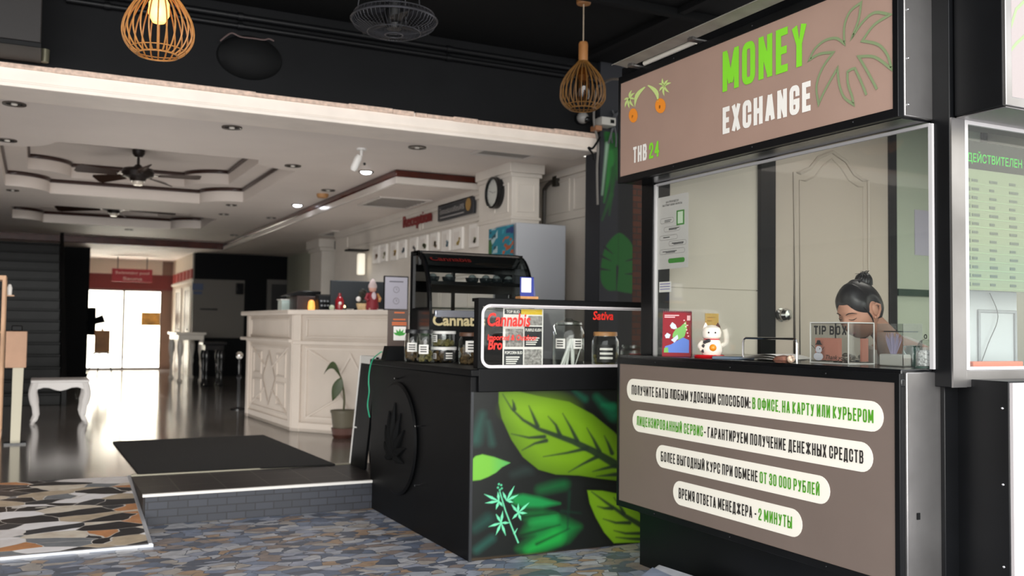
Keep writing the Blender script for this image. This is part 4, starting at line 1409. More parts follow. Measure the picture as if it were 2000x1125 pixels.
# brown sign with a green leaf on a black foot
sg_ = thing('leaf_sign', 'small brown sign with orange heading and green leaf on a black foot', 'sign', (2.28, 6.36, WT))
YS = 6.36
a, b = P(758, 605, 'y', YS), P(797, 676, 'y', YS)
MB().box(a.x, b.x, YS, YS+.008, b.z, a.z).build('board', mat('sign_dark_brown', '#544640', .5), sg_, bevel=.002)
MB().prism([(a.x-.03, YS-.05, WT), (a.x-.0, YS-.03, b.z), (b.x, YS-.03, b.z), (b.x+.01, YS-.05, WT)], (0, .10, 0)).build('foot', black, sg_)
W_, H_ = b.x-a.x, a.z-b.z
_m = MB()
for z, w in ((.93, .5), (.74, .6), (.65, .7), (.60, .7)):
    _m.box(a.x+W_*(.55-w/2), a.x+W_*(.55+w/2), YS-.001, YS, b.z+H_*z-.006, b.z+H_*z+.004)
_m.build('orange_print', mat('orange_print2', '#c8673a', .6), sg_)
_m = MB().box(a.x+W_*.28, a.x+W_*.88, YS-.001, YS, b.z+H_*.16, b.z+H_*.54)
_m.build('white_square', paper, sg_)
_m = MB()
for k in range(5):
    an = PI/2+(k-2)*.55
    c0 = Vector((a.x+W_*.58, YS-.002, b.z+H_*.28))
    d_ = Vector((math.cos(an), 0, math.sin(an)))
    e_ = Vector((-d_.z, 0, d_.x))
    _m.poly([c0, c0+d_*.03+e_*.009, c0+d_*.055, c0+d_*.03-e_*.009])
_m.build('leaf_mark', mat('leaf_mark_green', '#3c9a3a', .5), sg_, smooth=0)

# curved glass display case on the worktop
cv = thing('curved_display_case', 'black curved-glass display case standing on the black counter', 'display case', (2.8, 6.2, WT))
X0, X1, Yf, Yb = 2.42, 3.24, 6.05, 6.43
zt_ = P(803, 490, 'y', Yb).z-.01
zs = 1.42
def prof_pts(yf, yb, z0, z1, n=10):
    return [(yf+(yb-.12-yf)*(1-math.cos(PI/2*k/n)), z0+(z1-z0)*math.sin(PI/2*k/n)) for k in range(n+1)]
pp = prof_pts(Yf, Yb, zs, zt_)
MB().box(X0, X1, Yf, Yb, WT, zs-.02).build('base', black_gloss, cv, bevel=.006)
a, b = P(845, 635, 'y', Yf-.002), P(935, 632, 'y', Yf-.002)
tag(text_mb('Cannabis', (a.x, Yf-.002, a.z), (1, 0, 0), ZU, .40, .075, .03).build('lettering', mat('gold_letters', '#cdbd90', .4), cv, smooth=0), 'pale gold lettering')
tag(MB().box(X0+.04, X1-.02, Yf-.012, Yf+.02, zs-.045, zs+.005).build('sill', mat('bright_sill', '#c4c8d6', .2, metal=.8), cv, bevel=.004), 'bright metal sill')
for x in (X0, X1-.02):
    _m = MB()
    ring = [(x, y, z) for y, z in pp]+[(x, Yb, zt_), (x, Yb, zs)]
    inner = [(x, y*.86+(Yb-.06)*.14, z*.88+(zs+.16)*.12) for y, z in pp]
    n_ = len(pp)
    for i in range(n_-1):
        _m.prism([ring[i], ring[i+1], inner[i+1], inner[i]], (.02, 0, 0))
    _m.box(x, x+.02, Yb-.05, Yb, WT, zt_)
    _m.box(x, x+.02, Yf, Yb, WT, zs+.02)
    _m.box(x, x+.02, Yf+.2, Yb, zt_-.03, zt_)
    _m.build('end_panel', black_gloss, cv)
    _m = MB().poly([(x+.01, y, z) for _, y, z in ring])
    _m.build('end_pane', glass_mat('smoked_glass', (.16, .17, .17), refl=1.6), cv, smooth=0)
_m = MB()
_m._add([(X0+.01, y, z) for y, z in pp]+[(X1-.01, y, z) for y, z in pp], [(i, n_+i, n_+i+1, i+1) for i in range(n_-1)])
gp = _m.build('curved_pane', glass_mat('case_glass', (.72, .76, .75), refl=1.8), cv)
_m = MB().box(X0, X1, Yb-.13, Yb, zt_-.012, zt_+.006)
_m.box(X0+.32, X0+.345, Yb-.02, Yb, zs, zt_)
_m.box(X0, X1, Yb-.02, Yb, zt_-.14, zt_-.085)
_m.box(X0, X1, Yb-.02, Yb, zs+.14, zs+.22)
_m.box(X0, X1, Yf+.22, Yf+.235, zt_-.10, zt_-.005)
_m.build('top_frame', black_gloss, cv, bevel=.003)
text_mb('Cannabis', (X0+.08, Yf+.19, zt_-.065), (1, 0, 0), (0, .55, .45), .32, .05, .03).build('lettering', mat('dull_red', '#8f2a26', .5), gp, smooth=0)
for z in (zs+.015, zs+.19):
    MB().box(X0+.02, X1-.02, Yf+.08, Yb-.03, z, z+.012).build('shelf', glass_mat('shelf_glass', (.5, .55, .53), refl=2), cv)
MB().box(X0+.02, X1-.02, Yf+.06, Yf+.09, zs+.185, zs+.21).build('shelf_rail', black_gloss, cv)
gb = None
for i, x in enumerate((2.52, 2.64, 2.83, 2.93, 3.02, 3.12)):
    lab = 'small dark glass bowl on the upper shelf of the curved display case'
    if gb is None:
        gb = thing('glass_bowl', lab, 'bowl', (x, 6.25, zs+.203), 'bowls in the curved case')
        o = Vector((x, 6.25, zs+.203))
        MB().lathe([(.001, .0), (.022, 0), (.045, .02), (.05, .045), (.047, .045), (.04, .022), (.001, .01)], o, 18).build('bowl', mat('dark_glass', '#23282a', .12, spec=.9), gb)
        MB().ball(o+Vector((0, 0, .045)), .03, 12, .8).build('lid', mat('grey_glass', '#7d8584', .1, spec=.9), gb)
    else:
        copy_thing(gb, (x, 6.25+random.uniform(-.02, .02), zs+.203))

# small blue stand with a blank white card on the glass case
qs = thing('card_stand', 'blue card stand with a white card on a wooden foot, atop the glass case', 'stand', (2.55, 4.89, 1.475))
a, b = P(1013, 581, 'y', 4.88), P(1048, 581, 'y', 4.88)
MB().box(a.x, b.x, 4.855, 4.925, 1.475, 1.492).build('foot', wood_lid, qs, bevel=.003)
xa, xb = P(1016, 560, 'y', 4.88).x, P(1042, 560, 'y', 4.88).x
zz = P(1030, 541, 'y', 4.88).z
MB().box(xa, xb, 4.877, 4.885, 1.49, zz).build('board', mat('royal_blue', '#24348c', .4), qs, bevel=.003)
MB().prism([(xb, 4.878, 1.49), (xb, 4.878, zz), (xb+.026, 4.90, 1.49)], (0, .006, 0)).build('strut', MATS['royal_blue'], qs)
MB().box(xa+.006, xb-.018, 4.875, 4.877, 1.515, zz-.006).build('card', paper, qs)

# green cord hanging over the back corner of the counter
w_ = [P(746, 687, 'x', 2.205), P(742, 689, 'x', 2.19), P(728, 702, 'x', 2.18), P(722, 722, 'x', 2.175), P(720, 745, 'x', 2.175), P(721, 765, 'x', 2.175), P(718, 792, 'x', 2.178), P(722, 815, 'x', 2.18)]
tag(MB().tube(spline(w_, 5), .0045, 6).build('cord', mat('green_cord', '#2fae83', .5)), 'thin green cord hanging over the back corner of the black counter', 'cord')

# black folding sign seen edge-on behind the counter
af = thing('folding_sign', 'black folding floor sign with white edges, seen edge-on behind the black counter', 'sign', (2.26, 7.3, FL))
pa, pb = P(706, 695, 'y', 7.1), P(684, 906, 'z', FL)
_m = MB()
for s, nm in ((0, 'panel'), (1, 'panel')):
    x0 = pa.x
    if s == 0:
        _m = MB().prism([(pb.x, pb.y, FL), (pb.x+.02, pb.y, FL), (pa.x+.02, 7.1, pa.z), (pa.x, 7.1, pa.z)], (.0, -.36, 0))
        q_ = _m.build('panel', black, af)
        tag(MB().tube([(pb.x-.002, pb.y, FL+.004), (pa.x-.002, 7.1, pa.z)], .008, 6).build('edge', white, q_), 'white edge')
        _b = MB().box(pa.x-.006, pa.x+.05, 6.75, 7.1, pa.z-.055, pa.z+.004)
        tag(_b.build('top_bar', white, af), 'white top bar')
    else:
        _m = MB().prism([(pb.x+.16, pb.y, FL), (pb.x+.18, pb.y, FL), (pa.x+.045, 7.1, pa.z-.06), (pa.x+.025, 7.1, pa.z-.06)], (.0, -.36, 0))
        _m.build('panel', black, af)
a, b = P(690, 834, 'y', 7.25), P(702, 838, 'y', 7.25)
tag(MB().tube([(a.x, 7.25, a.z), (b.x+.08, 7.25, b.z)], .006, 6).build('stay', white, af), 'white stay')

# low white and blue plastic platform by the booth foot
c0 = P(1286, 1101, 'z', .10)
pf_ = MB()
d1 = Vector((-.55, -.42, 0)).normalized()
d2 = Vector((.10, -1, 0)).normalized()
pts = [c0, c0+d1*.5, c0+d1*.5+d2*.55, c0+d2*.55]
pl = thing('plastic_platform', 'pale plastic platform lying on the tiles at the foot of the booth', 'platform', (c0.x, c0.y, 0))
pf_.prism([Vector((p.x, p.y, .002)) for p in pts], (0, 0, .098)).build('top', mat('worn_white_plastic', '#cfd0d6', .35, vary=.15, vscale=12), pl, bevel=.012)
q = [c0+d1*.1, c0+d1*.48, c0+d1*.48+d2*.5, c0+d1*.2+d2*.5]
MB().prism([Vector((p.x, p.y, .1005)) for p in q], (0, 0, .003)).build('cover', mat('blue_grey_plastic', '#8c95a8', .35, vary=.2, vscale=9), pl)
# ------------------------------------------------------------------ lobby: mat, counter, wall fittings
q = [P(x, y, 'z', FL+.012) for x, y in ((220, 862), (515, 849), (655, 906), (272, 925))]
tag(MB().prism([(p.x, p.y, FL) for p in q], (0, 0, .012)).build('door_mat', mat('black_ribbed_mat', '#100f0e', .95, vary=.35, vscale=60, bump=.8, bscale=120), bevel=.003), 'large black door mat on the polished lobby floor behind the step', 'mat')

rc = thing('reception_counter', 'cream panelled reception counter with an angled front', 'counter', (2.9, 10.4, FL))
cw = mat('counter_cream', '#d6cbc0', .5, vary=.04, vscale=3)
TZ = 1.475
A_, B_, C_ = Vector((2.36, 11.85, 0)), Vector((2.46, 9.97, 0)), Vector((3.32, 8.80, 0))
body = [A_, B_, C_, C_+Vector((.45, .3, 0)), B_+Vector((.5, .25, 0)), A_+Vector((.5, 0, 0))]
MB().prism([(p.x, p.y, FL) for p in body], (0, 0, TZ-.05-FL)).build('body', cw, rc)
def off(p, d):
    return Vector((p.x, p.y, 0))+d
nA, nB = Vector((-1, -.05, 0)).normalized(), Vector((-.80, -.59, 0)).normalized()
top = [A_+nA*.09+Vector((0, .1, 0)), B_+nA*.09+Vector((0, -.04, 0)), B_+nB*.06+Vector((.05, -.05, 0)), C_+nB*.06, C_+Vector((.5, .3, 0)), B_+Vector((.55, .3, 0)), A_+Vector((.55, .1, 0))]
MB().prism([(p.x, p.y, TZ-.05) for p in top], (0, 0, .05)).build('worktop', cw, rc, bevel=.015, seg=3)
def panel_strip(mb, p, q, z0, z1, d, t=.03):
    n = Vector((-(q-p).y, (q-p).x, 0)).normalized()
    if n.dot(Vector((-1, -1, 0))) < 0: n = -n
    mb.prism([(p.x, p.y, z0), (q.x, q.y, z0), (q.x, q.y, z1), (p.x, p.y, z1)], n*d)
def panel_frame(mb, p, q, z0, z1, w=.03, d=.02):
    u = (q-p).normalized()
    panel_strip(mb, p, q, z0, z0+w, d)
    panel_strip(mb, p, q, z1-w, z1, d)
    panel_strip(mb, p, p+u*w, z0+w, z1-w, d)
    panel_strip(mb, q-u*w, q, z0+w, z1-w, d)
for p, q, nm in ((B_, A_, 'end'), (B_, C_, 'front')):
    u = (q-p).normalized()
    L_ = (q-p).length
    m = MB()
    panel_strip(m, p, q, 1.11, 1.15, .035)
    panel_strip(m, p, q, FL, FL+.10, .02)
    panel_strip(m, p-u*.0, p+u*.10, FL, TZ-.05, .03)
    panel_strip(m, q-u*.10, q, FL, TZ-.05, .03)
    panel_frame(m, p+u*.16, q-u*.14, 1.18, 1.39, .018)
    m.build('rail_moulding', cw, rc, bevel=.006)
    m = MB()
    a, b = p+u*.16, q-u*.14
    n = Vector((-u.y, u.x, 0))
    if n.dot(Vector((-1, -1, 0))) < 0: n = -n
    panel_frame(m, a, b, .34, 1.08, .022, .014)
    mid = (a+b)/2
    dz = .37
    w2 = (b-a).length/2
    dia = [mid+u*w2*.34+Vector((0, 0, .71)), mid+Vector((0, 0, .71+.30)), mid-u*w2*.34+Vector((0, 0, .71)), mid+Vector((0, 0, .71-.30))]
    m.ribbon([v+n*.012 for v in dia], .03, n, True)
    cs_ = [a+Vector((0, 0, 1.08)), b+Vector((0, 0, 1.08)), b+Vector((0, 0, .34)), a+Vector((0, 0, .34))]
    ends = [mid-u*w2*.2+Vector((0, 0, .84)), mid+u*w2*.2+Vector((0, 0, .84)), mid+u*w2*.2+Vector((0, 0, .58)), mid-u*w2*.2+Vector((0, 0, .58))]
    for s, e in zip(cs_, ends):
        m.tube([s+n*.008, e+n*.008], .012, 6)
    if nm == 'end':
        for sgn_ in (-1, 1):
            for z in (.42, .74):
                c = mid+u*(w2*.62*sgn_)
                panel_frame(m, c-u*w2*.22, c+u*w2*.22, z, z+.26, .02, .012)
    m.build('panel_moulding', cw, rc)
tag(MB().prism([(p.x, p.y, 1.13) for p in (A_+nA*.10+Vector((0, .05, 0)), B_+nA*.06, B_, A_)], (0, 0, .035)).build('bag_shelf', cw, rc, bevel=.01), 'narrow ledge')

# things standing on the reception counter
CT = TZ+.001
a, b = P(645, 603, 'y', 10.2), P(752, 603, 'y', 10.2)
zt2 = P(700, 549, 'y', 10.2).z
mo = thing('monitor', 'wide dark monitor seen from behind on the reception counter', 'monitor', ((a.x+b.x)/2, 10.22, CT))
MB().box(a.x, b.x, 10.2, 10.235, CT+.03, zt2).build('screen_back', mat('monitor_back', '#20262b', .5), mo, bevel=.006)
MB().box((a.x+b.x)/2-.12, (a.x+b.x)/2+.12, 10.17, 10.33, CT, CT+.012).build('foot', black, mo)
MB().box((a.x+b.x)/2-.03, (a.x+b.x)/2+.03, 10.235, 10.26, CT, CT+.25).build('stand', black, mo)
def at_y(px, y): return P(px, 604, 'y', y).x
yy = 11.1
t = thing('tray', 'pale translucent plastic tray at the far end of the reception counter', 'tray', (at_y(563, yy), yy, CT))
x0, x1 = at_y(546, yy), at_y(578, yy)
MB().box(x0, x1, yy-.1, yy+.1, CT, CT+.13).build('box', mat('pale_plastic', '#b9cac6', .35), t, bevel=.006)
MB().box(x0-.01, x1+.01, yy-.11, yy+.11, CT+.13, CT+.14).build('rim', white, t)
yy = 10.75
x0, x1 = at_y(572, yy), at_y(622, yy)
t = thing('cash_register', 'dark brown and black cash register beside the pale tray', 'register', ((x0+x1)/2, yy, CT))
MB().box(x0, x1, yy-.17, yy+.17, CT, CT+.17).build('body', mat('dark_brown_plastic', '#332320', .4), t, bevel=.01)
MB().prism([(x0-.12, yy-.1, CT+.17), (x1, yy-.1, CT+.17), (x1, yy-.1, CT+.23), (x0+.05, yy-.1, CT+.23)], (0, .25, 0)).build('lid', black_gloss, t, bevel=.008)
x0 = at_y(608, 10.5)
tag(MB().lathe([(.001, 0), (.035, .0), (.04, .04), (.034, .10), (.02, .12), (.001, .125)], (x0, 10.5, CT+.09), 16).build('amber_lamp', mat('amber_glow', '#d98a3a', .4, emit='#ffab55', estr=1.1)), 'small glowing amber lamp resting against the cash register', 'lamp')
bpy.data.objects['amber_lamp'].location.z = -.09
yy = 10.35
x0, x1 = at_y(620, yy), at_y(652, yy)
t = thing('card_terminal', 'black terminal with printed rows beside the red bottle on reception', 'terminal', ((x0+x1)/2, yy, CT))
MB().prism([(x0, yy-.08, CT), (x0, yy+.1, CT), (x0, yy+.1, CT+.19), (x0, yy-.02, CT+.17)], (x1-x0, 0, 0)).build('body', black, t, bevel=.006)
_m = MB()
for z in (.05, .10):
    for k in range(4):
        _m.box(x0+.02+k*.036, x0+.04+k*.036, yy-.084+z*.35, yy-.06+z*.35, CT+z, CT+z+.018)
_m.build('keys', mat('grey_keys', '#8b8f92', .5), t)
yy = 10.0
x0 = at_y(663, yy)
t = thing('red_bottle', 'red bottle with a white mark in front of the monitor', 'bottle', (x0, yy, CT))
MB().lathe([(.001, 0), (.045, 0), (.048, .02), (.048, .11), (.03, .145), (.016, .155), (.016, .19), (.001, .19)], (x0, yy, CT), 20).build('bottle', mat('bottle_red', '#8c1420', .25), t)
MB().ball((x0-.008, yy-.046, CT+.08), .018, 10).build('mark', white, t)
x0 = at_y(648, 9.9)
tag(MB().ball((x0, 9.9, CT+.03), .03, 12).build('small_ornament', mat('pale_green', '#b7c1a5', .5)), 'small pale ball ornament beside the red bottle', 'ornament')
x0 = at_y(673, 9.75)
t = thing('candle_light', 'tiny lit candle at the front edge of the reception counter', 'candle', (x0, 9.75, CT))
MB().lathe([(.001, 0), (.02, 0), (.022, .02), (.018, .03), (.001, .03)], (x0, 9.75, CT), 14).build('cup', mat('tealight_cup', '#3a3632', .4), t)
MB().ball((x0, 9.75, CT+.04), .011, 10, 1.4).build('flame', mat('flame_glow', '#ffd79a', .5, emit='#ffd9a0', estr=3), t)
yy = 9.62
x0 = at_y(708, yy)
t = thing('plant_basket', 'small woven basket of dark foliage beside the red-coated doll', 'basket', (x0, yy, CT))
MB().lathe([(.001, 0), (.05, 0), (.068, .075), (.064, .075), (.045, .01), (.001, .01)], (x0, yy, CT), 20).build('basket', mat('straw', '#cdb48a', .7, vary=.2, vscale=60), t)
_m = MB()
random.seed(5)
for k in range(26):
    a = random.uniform(0, 2*PI); r_ = random.uniform(.0, .05)
    _m.ball((x0+r_*math.cos(a), yy+r_*math.sin(a), CT+.08+random.uniform(0, .13)), random.uniform(.015, .028), 6)
_m.build('foliage', mat('dark_foliage', '#2c2c22', .7, vary=.5, vscale=40), t)
MB().ball((x0-.055, yy-.03, CT+.12), .028, 10).build('white_flower', white, t)
yy = 9.45
x0 = at_y(727, yy)
t = thing('doll', 'red-coated doll with a pale hat standing in front of the monitor', 'doll', (x0, yy, CT))
MB().lathe([(.001, 0), (.06, 0), (.066, .03), (.058, .12), (.045, .18), (.02, .195), (.001, .196)], (x0, yy, CT), 20).build('body', mat('doll_red', '#8a2330', .6), t)
MB().ball((x0, yy, CT+.225), .04, 14).build('head', mat('doll_face', '#d9a99a', .6), t)
MB().lathe([(.045, 0), (.045, .025), (.03, .06), (.012, .09), (.001, .095)], (x0, yy, CT+.235), 16).build('hat', mat('doll_hat', '#d6c3c3', .7), t)
MB().ball((x0, yy-.045, CT+.15), .026, 10, 1.7).build('apron', mat('doll_apron', '#d7c6cf', .6), t)
for s in (-1, 1):
    MB().tube([(x0+s*.045, yy, CT+.17), (x0+s*.075, yy-.02, CT+.12), (x0+s*.06, yy-.05, CT+.10)], [.02, .018, .014], 8).build('arm', MATS['doll_red'] if s < 0 else mat('doll_tan', '#c08a52', .6), t)
    MB().ball((x0+s*.03, yy-.03, CT+.02), .024, 10).build('shoe', mat('doll_shoe', '#c9a08e', .6), t)
yy = 9.1
a, b = P(749, 603, 'y', yy), P(797, 603, 'y', yy)
zt3 = P(770, 539, 'y', yy).z
t = thing('framed_notice', 'white notice in a thin black frame leaning beside the curved display case', 'frame', ((a.x+b.x)/2, yy, CT))
MB().box(a.x, b.x, yy, yy+.015, CT, zt3).build('frame', black, t, bevel=.002)
MB().box(a.x+.012, b.x-.012, yy-.003, yy+.002, CT+.012, zt3-.012).build('sheet', mat('notice_paper', '#c9c7d6', .6), t)
_m = MB()
xm = (a.x+b.x)/2
for z in (.60, .27):
    c = CT+(zt3-CT)*z
    _m.ribbon([(xm+.03*math.cos(k*2*PI/24), yy-.004, c+.03*math.sin(k*2*PI/24)) for k in range(24)], .004, (0, -1, 0), True)
    _m.ribbon([(xm, yy-.004, c+.018), (xm, yy-.004, c), (xm+.012, yy-.004, c)], .004, (0, -1, 0))
_m.box(xm-.075, xm+.075, yy-.0042, yy-.0035, CT+(zt3-CT)*.82, CT+(zt3-CT)*.85)
_m.build('print', mat('notice_ink', '#6a6876', .6), t, smooth=0)
MB().box(xm-.03, xm+.03, yy+.015, yy+.10, CT, CT+.01).build('strut', black, t)

# potted plant in front of the counter
c = P(671, 848, 'z', FL)
t = thing('potted_plant', 'young plant with two leaves in a brown pot before the reception counter', 'plant', (c.x-.10, c.y-.30, FL))
o = Vector((c.x-.10, c.y-.30, FL))
MB().lathe([(.001, 0), (.09, 0), (.1, .02), (.115, .10), (.001, .10)], o, 24).build('saucer', mat('red_brown_pot', '#4e2f26', .5), t)
MB().lathe([(.098, .09), (.118, .25), (.126, .25), (.126, .275), (.112, .275), (.105, .24), (.001, .235)], o, 24).build('pot', mat('olive_pot', '#5a5444', .5), t)
MB().tube(spline([o+Vector((-.0, 0, .23)), o+Vector((.01, 0, .36)), o+Vector((-.005, 0, .50)), o+Vector((-.03, 0, .60)), o+Vector((-.09, 0, .68))], 5), [.011]*10+[.008]*11, 8).build('stem', mat('stem_brown', '#4a4a2c', .6), t)
def leaf(mb, base, tip, w, sag=.03, n=9):
    base, tip = Vector(base), Vector(tip)
    d = tip-base
    sd = d.cross(Vector((0.3, 1, 0))).normalized()
    L, C_, R2 = [], [], []
    for i in range(n+1):
        s = i/n
        p = base+d*s+Vector((0, 0, sag*math.sin(PI*s)))
        ww = w*math.sin(PI*min(.999, s**.8))+.0015
        L.append(p+sd*ww); R2.append(p-sd*ww); C_.append(p+Vector((0, .008, -.006)))
    m = n+1
    mb._add(L+C_+R2, [(i, i+1, m+i+1, m+i) for i in range(n)]+[(m+i, m+i+1, 2*m+i+1, 2*m+i) for i in range(n)])
lg = mat('leaf_green', '#3d4a2a', .45, vary=.25, vscale=20)
_m = MB(); leaf(_m, o+Vector((-.03, -.01, .60)), o+Vector((-.12, -.03, .37)), .05, .0)
_m.build('leaf', lg, t)
_m = MB(); leaf(_m, o+Vector((-.04, -.01, .63)), o+Vector((-.21, -.03, .64)), .035, .09)
_m.build('leaf', lg, t)

# wall behind reception: letters, sign board, frames, clock, pipe
WX = RX-.02
def onx(px, py, x): return P(px, py, 'x', x)
a, b = onx(788, 446, RX-.03), onx(843, 432, RX-.03)
t = MB()
for xo in (.024, .030, .036, .042):
    text_mb('Reception', (RX-xo, a.y, onx(788, 445, RX-.03).z), YU, ZU, a.y-b.y, .16, .012, mb=t)
tag(t.build('reception_lettering', mat('dark_red_letters', '#8e1f22', .4), smooth=0), 'dark red raised letters reading Reception on the white wall', 'lettering')
q = [onx(858, 402, RX-.03), onx(928, 380, RX-.03), onx(858, 434, RX-.03), onx(928, 415, RX-.03)]
z1, z0 = (q[0].z+q[1].z)/2, (q[2].z+q[3].z)/2
t = thing('name_board', 'dark board with pale Thai lettering beside the red Reception letters', 'sign', (RX-.04, (q[0].y+q[1].y)/2, z0))
MB().box(RX-.05, RX-.018, q[1].y, q[0].y, z0, z1).build('board', mat('board_dark', '#2b2d33', .4), t, bevel=.004)
h_ = z1-z0; w_ = q[0].y-q[1].y
_m = MB()
text_mb('โรงแรมเจริญศิริ', (RX-.053, q[0].y-w_*.06, z0+h_*.38), YU, ZU, w_*.70, h_*.30, .01, mb=_m)
_m.box(RX-.052, RX-.05, q[0].y-w_*.75, q[0].y-w_*.08, z0+h_*.14, z0+h_*.2)
_m.build('lettering', mat('pale_grey_print', '#a9a6a4', .5), t, smooth=0)
MB().poly([(RX-.053, q[1].y+w_*.13+.075*math.cos(k*2*PI/20), z0+h_*.55+.075*math.sin(k*2*PI/20)) for k in range(20)]).build('round_mark', mat('ochre_mark', '#a9854a', .5), t, smooth=0)
FRM = [(150, 205, 545, 705), (210, 265, 532, 690), (290, 350, 515, 680), (358, 415, 500, 665), (440, 505, 480, 645), (515, 585, 462, 625), (600, 672, 438, 605), (690, 762, 415, 610), (772, 862, 385, 600), (905, 990, 360, 580)]
cols = ['#9a7a65', '#8d8a5a', '#b8985a', '#61707a', '#5a5a5a', '#878a70', '#9a8a70', '#7a9aaa', '#c3aa62', '#9a9a82']
names = ['farthest framed certificate in the row, with a brown mark', 'framed certificate second from the far end, with an olive mark', 'framed certificate third from the far end, with an ochre mark', 'framed certificate fourth from the far end, with a slate mark', 'framed certificate with a nearly black mark, just above the curved case', 'framed certificate with a grey-green mark below the red letters', 'framed certificate with a tan mark below the red letters', 'framed certificate with a blue mark below the dark board', 'framed certificate with a yellow mark below the dark board', 'framed certificate nearest the pilaster, below the end of the dark board']
for i, (x0, x1, yt, yb) in enumerate(FRM):
    f_ = lambda x, y: onx(690+x*.2489, 340+y*.2489, RX-.03)
    a, b, c = f_(x0, yt), f_(x1, yt-(x1-x0)*.2), f_(x0, yb)
    y0, y1, z1, z0 = a.y, b.y, 2.49, max(2.02, c.z)
    t = thing('framed_certificate', names[i], 'frame', (RX-.03, (y0+y1)/2, z0), 'certificates on the reception wall')
    MB().box(RX-.035, RX-.001, y1+.02, y0-.02, z0, z1).build('frame', mat('white_frame', '#f2eee9', .4), t, bevel=.006)
    MB().box(RX-.038, RX-.03, y1+.08, y0-.08, z0+.05, z1-.05).build('sheet', mat('cert_paper', '#e6e0da', .6), t)
    w_ = y0-y1
    _m = MB()
    random.seed(i)
    for k in range(5):
        yy = y1+w_*random.uniform(.2, .4); zz = z0+(z1-z0)*random.uniform(.22, .5); s = random.uniform(.012, .03)
        _m.poly([(RX-.0395, yy+s*1.6*math.cos(j*PI/3), zz+s*math.sin(j*PI/3)) for j in range(6)])
    _m.build('picture', mat('cert_mark_%d' % i, cols[i], .6), t, smooth=0)
c = onx(967, 377, 4.27)
t = thing('wall_clock', 'round white-faced wall clock with a thick black rim on the pilaster', 'clock', (4.27, c.y, c.z))
Mx = Matrix.Rotation(-PI/2, 3, 'Y')
R_ = .165
MB().lathe([(R_-.02, .0), (R_, .0), (R_+.004, .03), (R_, .075), (R_-.016, .08), (R_-.022, .04)], (4.30, c.y, c.z), 40, Mx, caps=False).build('rim', black_gloss, t)
MB().lathe([(.001, .05), (R_-.018, .05)], (4.30, c.y, c.z), 40, Mx, caps=False).build('face', mat('clock_face', '#c9cac4', .5), t)
_m = MB()
for k in range(12):
    a = 2*PI*k/12
    _m.ribbon([(4.247, c.y+r_*math.cos(a), c.z+r_*math.sin(a)) for r_ in (.115, .135)], .006, (-1, 0, 0))
_m.build('hour_marks', mat('clock_grey', '#77787a', .5), t, smooth=0)
for a, L_ in ((.3, .10), (.25+PI*.9, .07)):
    MB().ribbon([(4.244, c.y, c.z), (4.244, c.y+L_*math.cos(a), c.z+L_*math.sin(a))], .006, (-1, 0, 0)).build('hand', mat('clock_grey', '#77787a', .5), t, smooth=0)
a, b = onx(1081, 357, 4.99), onx(1067, 434, 4.99)
t = thing('pipe', 'dark conduit pipe dropping down the white wall behind the refrigerator', 'pipe', (4.97, b.y, 2.1))
MB().tube(spline([(4.99, a.y-.05, a.z), (4.96, a.y+.02, a.z+.0), (4.96, b.y-.02, a.z-.05), (4.96, b.y, a.z-.16), (4.96, b.y, 1.9)], 5), .022, 8).build('tube', mat('pipe_dark', '#4a4642', .4), t)
MB().box(4.955, 5.0, a.y-.12, a.y-.03, a.z-.05, a.z+.06).build('junction_box', mat('box_black', '#26241f', .5), t, bevel=.004)

# refrigerator with poster on its head panel
t = thing('refrigerator', 'tall pale grey refrigerator with a blue poster on its head panel', 'refrigerator', (4.25, 8.2, FL))
fx0, fx1, fy0, fy1, fz = P(1005, 500, 'y', 7.95).x, P(1105, 500, 'y', 7.95).x, 7.95, 8.42, P(1010, 434, 'y', 7.95).z
fg = mat('fridge_grey', '#b9bcc3', .45)
MB().box(fx0+.02, fx1, fy0, fy1, FL, fz).build('body', fg, t, bevel=.008)
d_ = MB().box(fx0-.0, fx0+.02, fy0+.01, fy1-.01, FL+.25, fz-.34).build('door', mat('fridge_door_frame', '#8e9196', .4), t, bevel=.004)
MB().box(fx0-.004, fx0, fy0+.06, fy1-.06, FL+.32, fz-.40).build('pane', mat('fridge_glass_dark', '#23282a', .1), d_)
MB().tube([(fx0-.03, fy0+.04, 1.0), (fx0-.03, fy0+.04, 1.75)], .01, 6).build('handle', chrome, d_)
pz1, pz0 = fz-.02, fz-.34
def poster_paint(px, py):
    c = np.tile(np.array(lin('#1f7f95')), (len(px), 1))
    n1 = ns(px, py, 7, .3); n2 = ns(px, py, 4, 1.9)
    u = (px-946)/57
    for m_, col in (((u < .45) & (n1 > .1), '#a9bfc4'), ((u < .4) & (n2 > .5), '#2a4652'), ((u > .6) & (n1 > .6), '#3e9bb0'), ((u > .62) & (n2 > .2) & (py > 462), '#b0582f'), ((u > .75) & (py < 455) & (n1 < 0), '#2b3f77'), ((u < .25) & (py > 470), '#3a6b3a')):
        c[m_] = np.array(lin(col))
    return c
pq = grid_paint('poster', (fx0-.004, fy1+.10, pz0), YU, ZU, fy1-fy0+.08, pz1-pz0, 40, 30, poster_paint, attr_mat('poster_paint', .4), t)
tag(pq, 'blue and green poster')
